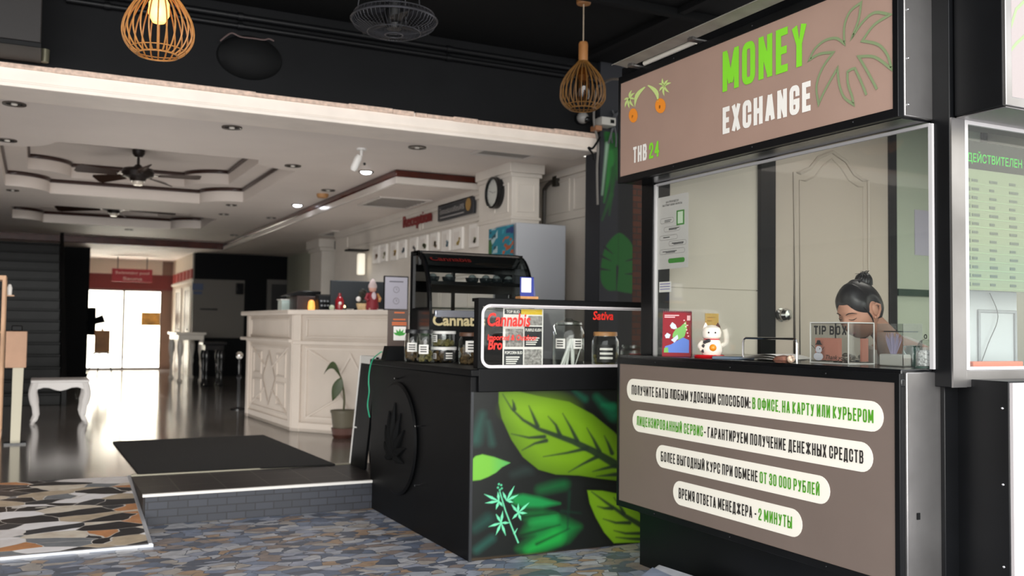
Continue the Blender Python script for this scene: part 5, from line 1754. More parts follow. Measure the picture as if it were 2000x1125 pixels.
# wall box clutter at the far end of the reception wall
for nm, lab, px, py, sz, m_ in (('wall_lamp', 'white wall lamp at the far end of the reception wall', 705, 516, (.05, .06, .16), mat('lamp_white_glow', '#f0ece0', .4, emit='#fff4dc', estr=.5)),):
    c = onx(px, py, RX-.12)
    t = thing(nm, lab, 'lamp', (RX-.1, c.y, c.z))
    MB().box(c.x-sz[0], c.x+sz[0], c.y-sz[1], c.y+sz[1], c.z-sz[2], c.z+sz[2]).build('shade', m_, t, bevel=.02)
    MB().tube([(c.x, c.y, c.z+.2), (RX, c.y, c.z+.22)], .015, 6).build('arm', black, t)
    MB().box(c.x-.22, c.x+.06, c.y-.12, c.y+.12, c.z+.19, c.z+.215).build('bracket', black, t)
# fluorescent bracket under the low ceiling at the far end
c = P(662, 462, 'z', LZ)
t = thing('ceiling_speaker', 'small dark box hanging under the low ceiling near the far pilaster', 'speaker', (c.x, c.y, LZ-.2))
MB().box(c.x-.06, c.x+.06, c.y-.06, c.y+.06, LZ-.22, LZ-.08).build('box', black, t)
MB().tube([(c.x, c.y, LZ-.08), (c.x, c.y, LZ)], .015, 6).build('stem', black, t)

# ------------------------------------------------------------------ lobby ceiling fittings
def downlight(px, py, label, z=CZ, lit=0.0, r=.085, grp='recessed ceiling lights'):
    c = P(px, py, 'z', z)
    t = thing('downlight', label, 'ceiling light', (c.x, c.y, z), grp)
    MB().lathe([(r*.72, .0), (r, .0), (r, -.012), (r*.72, -.006)], c, 24, caps=False).build('ring', mat('downlight_ring', '#5d5650', .35, metal=.4), t)
    MB().lathe([(r*.74, -.004), (r*.4, -.001), (.001, -.001)], c, 24, caps=False).build('reflector', mat('reflector', '#a9a4a0', .15, metal=.9), t)
    MB().ball(c+Vector((0, 0, -.008)), r*.3 if not lit else r*.7, 12, .4).build('bulb', mat('bulb_lit', '#ffffff', .3, emit='#f2f4ff', estr=lit) if lit else mat('bulb_off', '#e9e4da', .2), t)
    if lit:
        lamp('downlight_beam', 'SPOT', c+Vector((0, 0, -.04)), 60, (.95, .97, 1), (0, 0, 0), spot_size=2.2, spot_blend=.6, shadow_soft_size=.06)
    return t
downlight(28, 202, 'unlit recessed downlight in the near left corner of the lobby ceiling')
downlight(453, 248, 'unlit recessed downlight between the beam and the nearer ceiling tray')
downlight(815, 287, 'unlit recessed downlight between the beam and the grey ceiling vent')
downlight(14, 273, 'unlit recessed downlight at the near left ear of the ceiling tray')
downlight(572, 323, 'unlit recessed downlight at the near right ear of the ceiling tray')
downlight(715, 335, 'glaring lit downlight next to the corner of the brown ceiling trim', lit=14)
downlight(581, 400, 'lit round downlight between the ceiling tray and the brown trim', lit=6)
downlight(641, 371, 'unlit recessed downlight beside the tan smoke detector')
for px, py, lab in ((25, 371, 'unlit downlight at the far left ear of the nearer ceiling tray'), (452, 400, 'unlit downlight at the far right ear of the nearer ceiling tray'), (437, 418, 'unlit downlight near the end of the farther fan blade'), (530, 425, 'unlit downlight between the farther tray and the trim'), (458, 459, 'unlit downlight near the far end of the brown trim'), (252, 448, 'unlit twin downlight beyond the farther fan, above the passage')):
    downlight(px, py, lab, r=.075)
c = P(630, 379, 'z', CZ)
tag(MB().lathe([(.001, -.05), (.06, -.05), (.075, -.025), (.075, 0), (.001, 0)], c, 20).build('smoke_detector', mat('tan_plastic', '#b98a5a', .5)), 'tan round smoke detector on the ceiling beside a downlight', 'detector')
def vent(px, py, z, w, d, label):
    c = P(px, py, 'z', z)
    t = thing('ceiling_vent', label, 'vent', (c.x, c.y, z))
    m = MB()
    for a in ((c.x-w, c.x+w, c.y-d, c.y-d+.04), (c.x-w, c.x+w, c.y+d-.04, c.y+d), (c.x-w, c.x-w+.04, c.y-d, c.y+d), (c.x+w-.04, c.x+w, c.y-d, c.y+d)):
        m.box(*a, z-.02, z)
    m.build('frame', mat('vent_white', '#d6cfc8', .4), t, bevel=.004)
    m = MB()
    n = 7
    for k in range(n):
        y = c.y-d+.06+(2*d-.12)*k/(n-1)
        m.box(c.x-w+.04, c.x+w-.04, y-.012, y+.012, z-.012, z-.004)
    m.build('louvres', mat('vent_grey', '#8f8a85', .5), t)
vent(985, 299, CZ, .30, .14, 'flush grey vent in the lobby ceiling near the pilaster')
vent(770, 395, LZ, .34, .45, 'rectangular white vent in the low ceiling above reception')
vent(668, 456, LZ, .30, .40, 'farther white vent at the end of the low ceiling')
# white camera on a ceiling bracket
c = P(706, 290, 'z', CZ)
t = thing('ceiling_camera', 'white surveillance camera on a short bracket under the lobby ceiling', 'camera', (c.x, c.y, CZ))
MB().lathe([(.001, -.018), (.045, -.018), (.05, 0), (.001, 0)], c, 20).build('base', white, t)
MB().tube([c, c+Vector((0, 0, -.07)), c+Vector((-.03, -.03, -.11))], .014, 8).build('bracket', white, t)
hd = MB()
Mr = Matrix.Rotation(math.radians(18), 3, 'Y') @ Matrix.Rotation(math.radians(20), 3, 'X')
hd.lathe([(.001, -.16), (.024, -.16), (.035, -.14), (.036, -.03), (.024, -.0), (.001, 0)], c+Vector((-.025, -.03, -.07)), 18, Mr)
hd.build('housing', white, t)
MB().ball(c+Vector((.005, -.085, -.16)), .014, 10).build('lens', black_gloss, t)

def ceiling_fan(c, blade, hub_z, top_z, label, spin, scale=1.0):
    t = thing('ceiling_fan', label, 'fan', (c.x, c.y, top_z))
    fb = mat('fan_dark', '#231b18', .35, metal=.3)
    MB().lathe([(.001, 0), (.075, 0), (.07, -.05), (.04, -.09), (.001, -.09)], (c.x, c.y, top_z), 24).build('canopy', fb, t)
    MB().tube([(c.x, c.y, top_z-.08), (c.x, c.y, hub_z+.1)], .017, 10).build('downrod', fb, t)
    MB().lathe([(.001, .11), (.03, .11), (.06, .08), (.17, .06), (.185, .02), (.17, -.03), (.10, -.05), (.08, -.09), (.001, -.09)], (c.x, c.y, hub_z), 28).build('motor', fb, t)
    MB().lathe([(.001, -.14), (.05, -.135), (.06, -.11), (.06, -.085), (.001, -.085)], (c.x, c.y, hub_z), 20).build('light_kit', mat('fan_light_glass', '#e6dccd', .2), t)
    for k in range(5):
        a = spin+2*PI*k/5
        u, v = Vector((math.cos(a), math.sin(a), 0)), Vector((-math.sin(a), math.cos(a), 0))
        tilt = Vector((0, 0, .035))
        o = Vector((c.x, c.y, hub_z-.02))
        MB().prism([o+u*.14+v*.02, o+u*.14-v*.02, o+u*.26-v*.03, o+u*.26+v*.03], (0, 0, .008)).build('blade_iron', fb, t)
        pts = [o+u*.24+v*.05+tilt*.5, o+u*.24-v*.05-tilt*.5, o+u*(blade-.04)-v*.075-tilt, o+u*blade-v*.05-tilt*.7, o+u*blade+v*.05+tilt*.7, o+u*(blade-.04)+v*.075+tilt]
        MB().prism(pts, (0, 0, .008)).build('blade', mat('fan_blade', '#3a2a22', .22), t)
    return t
c = P(271, 293, 'z', CZ+.38)
ceiling_fan(c, .72, P(271, 340, 'y', c.y).z, CZ+.38, 'dark five-blade ceiling fan hanging in the nearer ceiling tray', -.30)
c = P(222, 412, 'y', 16.3)
ceiling_fan(Vector((c.x, 16.3, 0)), .95, c.z+.05, CZ+.38, 'darker ceiling fan hanging in the farther ceiling tray', .1)

# ------------------------------------------------------------------ far end of the lobby
yb_ = 23.6
a, b = P(219, 524, 'y', yb_), P(297, 552, 'y', yb_)
t = thing('hanging_sign', 'red hanging sign with pale lettering over the bright glass doors', 'sign', ((a.x+b.x)/2, yb_, a.z))
sr = mat('sign_red', '#a8202b', .45)
MB().box(a.x, b.x, yb_-.02, yb_+.02, b.z, a.z).build('board', sr, t, bevel=.004)
_m = MB()
xm = (a.x+b.x)/2
h_ = a.z-b.z
text_mb('Swimming pool', (xm, yb_-.023, b.z+h_*.58), (1, 0, 0), ZU, (b.x-a.x)*.80, h_*.22, .02, align='L', mb=MB())
text_mb('Swimming pool', (a.x+(b.x-a.x)*.08, yb_-.023, b.z+h_*.60), (1, 0, 0), ZU, (b.x-a.x)*.84, h_*.22, .02, mb=_m)
text_mb('Sauna', (xm-.2, yb_-.023, b.z+h_*.14), (1, 0, 0), ZU, .42, h_*.24, .02, mb=_m)
_m.build('lettering', mat('sign_pale', '#d9b0aa', .5), t, smooth=0)
_m = MB()
for x in (a.x+.12, b.x-.12):
    _m.tube([(x, yb_, a.z), (x, yb_, LZ)], .01, 6)
_m.build('hanger', black, t)
def console(c, w, d, h, label, m_, group=None):
    t = thing('console_table', label, 'table', c, group)
    x, y, z = c
    MB().box(x-w/2, x+w/2, y-d/2, y+d/2, z+h-.05, z+h).build('tabletop', m_, t, bevel=.012)
    MB().box(x-w/2+.04, x+w/2-.04, y-d/2+.03, y+d/2-.03, z+h-.15, z+h-.05).build('apron', m_, t, bevel=.01)
    for sx in (-1, 1):
        for sy in (-1, 1):
            px, py = x+sx*(w/2-.08), y+sy*(d/2-.07)
            MB().lathe([(.001, 0), (.045, 0), (.05, .03), (.028, .07), (.024, h*.3), (.04, h*.38), (.03, h*.45), (.055, h*.62), (.06, h*.72), (.04, h-.15), (.001, h-.15)], (px, py, z), 14).build('leg', m_, t)
    return t
iv = mat('ivory_lacquer', '#ddd6cc', .2)
dk = mat('dark_lacquer', '#15161a', .15)
c = P(362, 742, 'z', FL)
console((c.x-.0, c.y, FL), .56, 1.4, .96, 'ivory console table against the passage wall by the glass doors', iv)
c = P(395, 752, 'z', FL)
console((c.x+.12, c.y-.3, FL), .42, .5, .80, 'black lacquered side table in front of the ivory console table', dk)
t = thing('wall_notice', 'pair of small blue notices on the grey far wall', 'notice', (3.25, 21.27, 1.9))
for p, q, nm in (((376, 553), (397, 567), 'upper_notice'), ((378, 569), (395, 575), 'lower_notice')):
    a, b = P(*p, 'y', 21.25), P(*q, 'y', 21.25)
    MB().box(a.x, b.x, 21.28, 21.298, b.z, a.z).build(nm, mat('notice_blue', '#3a4a6a', .5), t)
a, b = P(391, 602, 'y', 21.25), P(425, 606, 'y', 21.25)
tag(MB().box(a.x, b.x, 21.27, 21.298, b.z, a.z).build('name_plate', dk), 'narrow black plate on the grey far wall', 'plate')
a, b = P(462, 553, 'y', 21.2), P(475, 575, 'y', 21.2)
tag(MB().box(a.x, b.x, 21.18, 21.298, b.z, a.z).build('wall_box', dk, bevel=.01), 'small dark box on the far wall beside the dark doorway', 'box')
# stanchion with a bright ball near the counter end
c = P(465, 800, 'z', FL)
t = thing('stanchion', 'slender dark post with a bright ball at the end of the reception counter', 'post', (c.x, c.y, FL))
h_ = P(466, 694, 'y', c.y).z-FL
MB().lathe([(.001, 0), (.10, 0), (.10, .015), (.02, .035), (.018, h_*.55), (.035, h_*.6), (.018, h_*.66), (.03, h_*.8), (.018, h_*.86), (.018, h_-.05), (.001, h_-.05)], c, 16).build('post', dk, t)
MB().ball((c.x, c.y, FL+h_), .05, 14).build('ball', mat('pale_chrome', '#f2efe8', .08, metal=1), t)
# easel with an orange picture, beside the dark column
c = P(200, 742, 'z', FL)
ey = c.y
a, b = P(185, 645, 'y', ey), P(214, 688, 'y', ey)
t = thing('picture_easel', 'thin easel holding an orange and brown picture beside the glass doors', 'easel', ((a.x+b.x)/2, ey, FL))
MB().box(a.x, b.x, ey-.02, ey+.02, b.z, a.z).build('picture', mat('orange_picture', '#a9702f', .5, vary=.4, vscale=4), t, bevel=.003)
xm = (a.x+b.x)/2
for dx, dy in ((-.28, -.0), (.22, -.0), (-.05, .45)):
    MB().tube([(xm+dx, ey+.03+dy, FL), (xm, ey+.03, a.z+.05)], .014, 6).build('leg', dk, t)
MB().box(a.x-.02, b.x+.02, ey-.04, ey+.03, b.z-.025, b.z).build('ledge', dk, t)
# wall lamp on the dark column
y_ = 21.2
a, b = P(178, 632, 'y', y_), P(203, 622, 'y', y_)
mk_ = mat('matt_fitting', '#0d1116', .8, spec=.1)
t = thing('column_lamp', 'dark wall fitting with a stubby arm on the black column', 'wall fitting', (.98, 21.3, 1.3))
MB().tube([(.96, y_, a.z), (b.x, y_, b.z)], [.05, .09], 10).build('arm', mk_, t)
MB().box(.98, 1.12, 21.15, 21.35, P(170, 655, 'y', y_).z, P(170, 600, 'y', y_).z).build('back_plate', mk_, t, bevel=.02)
# small picture on the right glass door
a, b = P(276, 610, 'y', 24.79), P(312, 636, 'y', 24.79)
t = tag(MB().box(a.x, b.x, 24.795, 24.805, b.z, a.z).build('door_poster', mat('amber_poster', '#d9a04a', .5, vary=.5, vscale=5)), 'amber poster on the right-hand bright glass door', 'poster')

# ------------------------------------------------------------------ left side of the lobby
t = thing('stool_table', 'low white table with curved cabriole legs before the dark stairs', 'table', (.27, 11.65, FL))
bw = mat('white_lacquer', '#cfccca', .35)
x0, x1, y0, y1, zt_ = 0.0, .545, 11.45, 11.95, P(115, 742, 'y', 11.45).z
MB().box(x0-.02, x1+.02, y0-.02, y1+.02, zt_-.03, zt_).build('tabletop', bw, t, bevel=.01)
ap = MB()
pts = [(x0+.02, zt_-.03), (x1-.02, zt_-.03), (x1-.02, zt_-.11)]
for k in range(9):
    s = k/8
    pts.append((x1-.05-(x1-x0-.1)*s, zt_-.10+.02*math.sin(s*3*PI)))
pts.append((x0+.02, zt_-.11))
for y in (y0, y1-.02):
    ap.prism([(x, y, z) for x, z in pts], (0, .02, 0))
ap.box(x0, x0+.02, y0, y1, zt_-.10, zt_-.03)
ap.box(x1-.02, x1, y0, y1, zt_-.10, zt_-.03)
ap.build('apron', bw, t)
H_ = zt_-.03-FL
for sx, bx in ((-1, x0+.03), (1, x1-.03)):
    for by in (y0+.03, y1-.03):
        MB().tube(spline([(bx, by, zt_-.03), (bx+sx*.025, by, FL+H_*.75), (bx-sx*.0, by, FL+H_*.45), (bx-sx*.012, by, FL+H_*.2), (bx+sx*.012, by, FL+.04), (bx+sx*.025, by, FL)], 4), [.042]*4+[.046]*4+[.036]*4+[.026]*4+[.022]*4+[.028], 10).build('leg', bw, t)
yq = 9.73
a, b = P(12, 647, 'y', yq), P(51, 718, 'y', yq)
t = thing('pedestal_box', 'tan box on a tall pale post at the edge of the lobby', 'stand', ((a.x+b.x)/2, yq, FL))
bx = MB().box(a.x, b.x, yq-.02, yq+.16, b.z, a.z).build('box', mat('tan_board', '#b08a70', .6, vary=.1, vscale=6), t, bevel=.004)
MB().box(a.x+.04, b.x-.04, yq+.04, yq+.12, a.z, a.z+.055).build('dispenser_top', black, t, bevel=.01)
a2, b2 = P(22, 800, 'y', yq), P(41, 800, 'y', yq)
ps_ = mat('pale_post', '#b9b39f', .5)
MB().prism([(a2.x, yq, FL), (b2.x, yq, FL), (b2.x+.01, yq, b.z), (a2.x-.0, yq, b.z)], (0, .09, 0)).build('post', ps_, t)
MB().box(a2.x-.05, b2.x+.05, yq-.04, yq+.13, FL, FL+.015).build('foot', dk, t)
t = thing('glass_cabinet', 'pale timber edged glass cabinet cut by the photo edge', 'cabinet', (-.5, 10.2, FL))
xr = P(10, 600, 'y', 10.0).x
zc_ = P(5, 538, 'y', 10.0).z
wd = mat('pale_timber', '#c9a07e', .5, vary=.15, vscale=5)
m = MB()
for x in (xr-.7, xr-.03):
    for y in (10.0, 10.37):
        m.box(x, x+.03, y, y+.03, FL, zc_)
m.box(xr-.7, xr, 10.0, 10.4, zc_-.04, zc_)
m.box(xr-.7, xr, 10.0, 10.4, FL, FL+.08)
m.build('frame', wd, t, bevel=.003)
MB().box(xr-.012, xr-.006, 10.03, 10.37, FL+.08, zc_-.04).build('side_pane', glass, t, smooth=0)
MB().box(xr-.66, xr-.04, 10.03, 10.38, .75, .77).build('shelf', wd, t)
MB().box(xr-.66, xr-.04, 10.03, 10.38, 1.2, 1.22).build('shelf', wd, t)
c = P(20, 560, 'y', 9.98)
tag(MB().lathe([(.001, 0), (.02, 0), (.022, .07), (.012, .10), (.001, .105)], (xr+.03, 10.1, zc_-.18), 14).build('bottle', white), 'small white bottle beside the timber cabinet', 'bottle')
bpy.data.objects['bottle'].location.z = 0
# bracket shelf carrying the bottle
MB().box(xr, xr+.07, 10.05, 10.15, zc_-.19, zc_-.18).build('bracket_shelf', wd, t)

# ------------------------------------------------------------------ porch fittings
def pendant(c, bot, label, glow, canopy_z, R=.175, H=.36, ribcol='#a9743c'):
    """timber rib lantern: bot = height of the bottom ring"""
    t = thing('pendant_lamp', label, 'lamp', (c.x, c.y, bot), None)
    rib = mat('bamboo_rib'+ribcol[1:], ribcol, .5, vary=.2, vscale=30)
    x, y = c.x, c.y
    prof = [(.035, H), (.06, H-.03), (.115, H-.09), (.16, H-.17), (R, H-.24), (.165, .07), (.135, .025), (.10, 0)]
    m = MB()
    n = 26
    for k in range(n):
        a = 2*PI*k/n
        pts = [Vector((x+r_*math.cos(a), y+r_*math.sin(a), bot+z)) for r_, z in prof]
        m.tube(spline(pts, 3), .0042, 5)
    ring = lambda r_, z, th: m.tube([(x+r_*math.cos(2*PI*k/32), y+r_*math.sin(2*PI*k/32), bot+z) for k in range(32)], th, 6, True)
    ring(.10, 0, .005)
    ring(.135, .025, .003)
    m.build('shade', rib, t)
    MB().lathe([(.001, H-.01), (.035, H-.01), (.036, H+.13), (.030, H+.145), (.001, H+.145)], (x, y, bot), 20).build('neck', mat('turned_wood', '#9c6a3c', .45, vary=.15, vscale=15), t)
    MB().tube([(x, y, bot+H+.14), (x, y, canopy_z-.03)], .005, 6).build('cord', mat('pale_cord', '#9c8c78', .6), t)
    MB().lathe([(.001, -.06), (.05, -.06), (.055, -.05), (.055, 0), (.001, 0)], (x, y, canopy_z), 20).build('canopy', MATS['turned_wood'], t)
    if glow:
        MB().lathe([(.001, -.16), (.03, -.15), (.052, -.11), (.05, -.05), (.025, .0), (.001, .0)], (x, y, bot+H-.04), 18).build('bulb', mat('warm_bulb', '#ffd9a0', .3, emit='#ffb04e', estr=2.6), t)
        lamp('pendant_bulb', 'POINT', (x, y, bot+H-.13), 12, (1, .7, .4), shadow_soft_size=.05)
    else:
        MB().lathe([(.001, -.11), (.03, -.10), (.045, -.06), (.03, -.01), (.02, .0), (.001, .0)], (x, y, bot+H-.05), 18).build('bulb', mat('dark_bulb', '#6a4a30', .1, spec=.9), t)
        MB().lathe([(.03, .0), (.05, -.08), (.052, -.22), (.04, -.24)], (x, y, bot+H-.05), 18, caps=False).build('inner_glass', glass_mat('amber_glass', (.75, .6, .4), refl=1.5), t)
    return t
c = P(308, 108, 'y', 5.1)
pendant(Vector((c.x, 5.1, 0)), c.z, 'glowing slatted timber pendant lamp over the ramp side of the porch', True, 3.80)
c = P(1138, 213, 'y', 6.0)
pendant(Vector((c.x, 6.0, 0)), c.z, 'unlit slatted timber pendant lamp hanging by the end of the booth sign', False, 3.80, R=.168, ribcol='#7a5526')

c = P(770, 40, 'y', 6.0)
t = thing('caged_fan', 'round black wire-caged fan hanging under the dark porch ceiling', 'fan', (c.x, 6.0, c.z))
m = MB()
R_ = .29
for k in range(56):
    a = 2*PI*k/56
    pts = [(c.x+r_*math.cos(a), 6.0+r_*math.sin(a), c.z+z) for r_, z in ((.06, -.10), (.18, -.085), (.27, -.04), (R_, .0), (.27, .04), (.18, .06), (.06, .065))]
    m.tube(pts, .0016, 4)
for r_, z, th in ((R_, 0, .008), (.18, -.085, .003), (.06, -.10, .005), (.27, .04, .004)):
    m.tube([(c.x+r_*math.cos(2*PI*k/40), 6.0+r_*math.sin(2*PI*k/40), c.z+z) for k in range(40)], th, 5, True)
m.build('cage', mat('cage_grey', '#4a4a4e', .35, metal=.5), t)
MB().lathe([(.001, -.06), (.05, -.06), (.07, 0), (.07, .12), (.03, .15), (.001, .15)], (c.x, 6.0, c.z), 20).build('motor', black_metal, t)
for k in range(3):
    a = .4+2*PI*k/3
    u, v = Vector((math.cos(a), math.sin(a), 0)), Vector((-math.sin(a), math.cos(a), 0))
    o = Vector((c.x, 6.0, c.z-.03))
    MB().prism([o+u*.05+v*.03, o+u*.05-v*.03, o+u*.25-v*.09+Vector((0, 0, -.03)), o+u*.25+v*.06+Vector((0, 0, .03))], (0, 0, .004)).build('blade', black_metal, t)
_m = MB()
for k in range(3):
    a = .9+2*PI*k/3
    _m.tube([(c.x+.25*math.cos(a), 6.0+.25*math.sin(a), c.z+.05), (c.x+.2*math.cos(a), 6.0+.2*math.sin(a), 3.8)], .004, 5)
_m.tube([(c.x, 6.0, c.z+.14), (c.x, 6.0, 3.8)], .015, 6)
_m.build('hanger', MATS['cage_grey'], t)

c = P(490, 110, 'y', 7.4)
t = thing('wall_disc', 'round black fan cover with a loose cable across its top on the black fascia', 'fan cover', (c.x, 7.45, c.z))
My = Matrix.Rotation(PI/2, 3, 'X')
MB().lathe([(.001, .10), (.08, .095), (.17, .07), (.225, .03), (.235, .0), (.20, .0)], (c.x, 7.45, c.z), 40, My, sx=1.08, sy=.74, caps=False).build('cover', mat('disc_black', '#090a0b', .75, spec=.2), t)
pts = [P(x, y, 'y', 7.37) for x, y in ((430, 80), (445, 68), (455, 65), (470, 72), (495, 75), (515, 78), (525, 76), (535, 80))]
MB().tube(spline(pts, 4), .006, 6).build('cable', mat('cable_grey', '#5a4a48', .5), t)
# box on the far left of the fascia
a, b = P(80, 88, 'y', 7.0), P(125, 96, 'y', 7.45)
t = thing('ventilation_box', 'brown-black ventilation box fixed on the fascia at the upper left', 'box', (a.x-.4, 7.2, 3.5))
z0 = P(40, 79, 'y', 7.0).z
MB().box(a.x-1.2, a.x, 7.0, 7.45, z0, 3.72).build('casing', mat('box_brown', '#1c1817', .6, vary=.1, vscale=3), t, bevel=.008)
MB().box(a.x-1.2, a.x+.004, 6.99, 7.45, z0-.035, z0).build('lower_rim', black, t, bevel=.004)
c = P(87, 106, 'y', 7.35)
MB().lathe([(.001, -.05), (.03, -.05), (.034, .04), (.001, .05)], (c.x, 7.38, c.z), 14).build('valve', mat('dull_brass', '#6d6a58', .4, metal=.5), t)
# conduit pipes along the top of the fascia
pm = mat('pipe_black', '#0c0d0f', .45, spec=.25)
for dz, dy, r_, lab in ((.0, .0, .022, 'lower black conduit pipe along the top of the fascia'), (.075, .0, .026, 'upper black conduit pipe along the top of the fascia')):
    z = 3.62+dz
    t = thing('conduit_pipe', lab, 'pipe', (0, 7.40, z))
    MB().tube([(.13, 7.41, z), (4.62, 7.41, z)], r_, 12).build('tube', pm, t)
    m = MB()
    for x in (.4, 1.35, 3.1, 4.4):
        m.tube([(x-.02, 7.41, z), (x+.02, 7.41, z)], r_+.007, 12)
    m.build('clip', pm, t)
# dome camera, junction boxes and cables where the beam meets the pillar
c = P(1138, 230, 'y', 7.40)
t = thing('dome_camera', 'small grey dome camera on the fascia below the unlit pendant lamp', 'camera', (c.x, 7.42, c.z))
MB().ball((c.x, 7.40, c.z), .055, 18).build('dome', mat('camera_grey', '#8f8d8a', .35), t)
MB().lathe([(.001, -.0), (.06, 0), (.06, .02), (.001, .02)], (c.x, 7.45, c.z), 18, My).build('base', black, t)
MB().ball((c.x+.02, 7.365, c.z-.02), .03, 12).build('lens', black_gloss, t)
a, b = P(1176, 227, 'y', 7.25), P(1203, 246, 'y', 7.25)
t = thing('junction_box', 'white junction box with a dark socket on the painted pillar', 'box', ((a.x+b.x)/2, 7.3, b.z))
MB().box(a.x, b.x, 7.25, 7.398, b.z, a.z).build('case', mat('box_white', '#bdbab3', .5), t, bevel=.004)
MB().box(b.x-.06, b.x-.02, 7.245, 7.252, b.z+.02, a.z-.02).build('socket', black, t)
a, b = P(1164, 244, 'y', 7.3), P(1176, 255, 'y', 7.3)
tag(MB().box(a.x, b.x, 7.3, 7.398, b.z, a.z).build('terminal_box', mat('terminal_tan', '#9a6a4a', .5), bevel=.003), 'small tan terminal box below the white junction box', 'box')
m = MB()
m.tube(spline([(2.95, 4.3, 2.80), P(1218, 152, 'y', 5.2), P(1190, 156, 'y', 6.2), P(1165, 175, 'y', 7.1), P(1160, 215, 'y', 7.30), P(1161, 245, 'y', 7.33), P(1168, 280, 'y', 7.38), P(1166, 330, 'y', 7.39), P(1167, 400, 'y', 7.39)], 6), .011, 6)
tag(m.build('cable', mat('cable_pale', '#77736e', .5)), 'grey cable drooping from the lamp hood to the painted pillar', 'cable')
m = MB()
m.tube(spline([P(1172, 268, 'y', 7.35), P(1166, 278, 'y', 7.34), P(1157, 290, 'y', 7.34), P(1149, 288, 'y', 7.34), P(1157, 300, 'y', 7.34), P(1160, 312, 'y', 7.35)], 5), .010, 6)
tag(m.build('cable_knot', black), 'knotted black cable at the end of the beam', 'cable')
m = MB()
random.seed(11)
for k in range(7):
    x0 = 4.70+.04*k
    m.tube(spline([(x0, 7.36, 3.02+random.uniform(-.02, .05)), (x0+random.uniform(-.05, .05), 7.33, 3.12), (x0+random.uniform(-.05, .08), 7.35, 3.2+random.uniform(0, .1)), (x0+random.uniform(0, .1), 7.38, 3.35)], 4), .008, 5)
tag(m.build('cable_bundle', mat('cable_mixed', '#55565a', .5)), 'tangle of grey cables above the white junction box', 'cables')
# ------------------------------------------------------------------ on the booth counter
BZ = 1.167
def gx(px, py, x=3.106): return P(px, py, 'x', x)
# instruction poster inside the glass
q = [gx(1283, 387), gx(1345, 376), gx(1283, 527), gx(1345, 522)]
yl, yr = q[0].y-.003, q[1].y
z1, z0 = (q[0].z+q[1].z)/2, (q[2].z+q[3].z)/2
W_, H_ = yl-yr, z1-z0
t = thing('instruction_poster', 'tall pale grey instruction poster with green marks on the booth glass', 'poster', (3.106, (yl+yr)/2, z0))
MB().box(3.1045, 3.1055, yr, yl, z0, z1).build('sheet', mat('poster_grey', '#c9c5c2', .6), t)
XF = 3.1040
def pu(u, v): return (XF, yl-u*W_, z0+v*H_)
tx = MB()
text_mb('КАК ПРОИЗВЕСТИ', pu(.30, .905), YU, ZU, W_*.40, .011, .02, mb=tx)
text_mb('БЫСТРЫЙ ОБМЕН ВАЛЮТЫ', pu(.19, .865), YU, ZU, W_*.62, .010, .02, mb=tx)
for u, v, w in ((.26, .665, .22), (.26, .645, .18), (.40, .545, .32), (.40, .53, .25), (.22, .43, .2), (.50, .34, .36), (.55, .325, .3), (.2, .235, .45), (.3, .22, .3)):
    a, b = pu(u, v), pu(u+w, v+.009)
    tx.box(XF-.0002, XF, b[1], a[1], a[2], b[2])
tx.build('lettering', ink, t, smooth=0)
def pill_ring(mb, u0, u1, v0, v1, w=.0018):
    a, b = Vector(pu(u0, v0)), Vector(pu(u1, v1))
    r = (b.z-a.z)/2
    zc = (a.z+b.z)/2
    pts = []
    for k in range(9):
        an = PI/2+PI*k/8
        pts.append((XF, a.y-r-r*math.cos(an), zc+r*math.sin(an)))
    for k in range(9):
        an = -PI/2+PI*k/8
        pts.append((XF, b.y+r-r*math.cos(an), zc+r*math.sin(an)))
    if mb is None:
        return pts
    mb.ribbon(pts, w, (-1, 0, 0), True)
m = MB()
for a in ((.12, .55, .63, .70), (.24, .75, .51, .575), (.10, .67, .40, .46), (.40, .94, .31, .375), (.10, .90, .205, .27)):
    pill_ring(m, *a)
m.build('outline', mat('outline_grey', '#77736f', .6), t, smooth=0)
m = MB()
m.poly(pill_ring(None, .38, .90, .075, .14))
a, b = pu(.64, .58), pu(.88, .78)
m.box(XF-.0003, XF, b[1], a[1], a[2], b[2])
m.build('green_print', mat('poster_green', '#3a8a2c', .5), t, smooth=0)
a, b = pu(.68, .60), pu(.84, .76)
MB().box(XF-.0008, XF, b[1], a[1], a[2], b[2]).build('pale_square', mat('pale_green_card', '#cfe0c8', .6), t)
# small labels
a, b = gx(1288, 551), gx(1311, 570)
t = thing('glass_label', 'small white label with violet lines below the instruction poster', 'label', (3.106, (a.y+b.y)/2, b.z))
MB().box(3.1045, 3.1055, b.y, a.y, b.z, a.z).build('paper', paper, t)
m = MB()
for k in range(3):
    z = b.z+(a.z-b.z)*(.25+.25*k)
    m.box(3.1038, 3.1046, b.y+.01, a.y-.008, z, z+.004)
m.build('print', mat('violet_ink', '#6a62a8', .6), t, smooth=0)
a, b = P(1378, 612, 'y', 4.445), P(1404, 646, 'y', 4.445)
t = thing('sticky_note', 'orange sticky note on the beige panel behind the cat figurine', 'note', ((a.x+b.x)/2, 4.448, b.z))
MB().box(a.x, b.x, 4.4465, 4.4495, b.z, a.z).build('paper', mat('note_orange', '#d9b25c', .6), t)
m = MB()
for v, w in ((.75, .6), (.55, .35), (.25, .6)):
    m.box(a.x+.012, a.x+.012+(b.x-a.x)*w, 4.4455, 4.4466, b.z+(a.z-b.z)*v, b.z+(a.z-b.z)*v+.004)
m.build('writing', mat('note_ink', '#a87a35', .6), t, smooth=0)

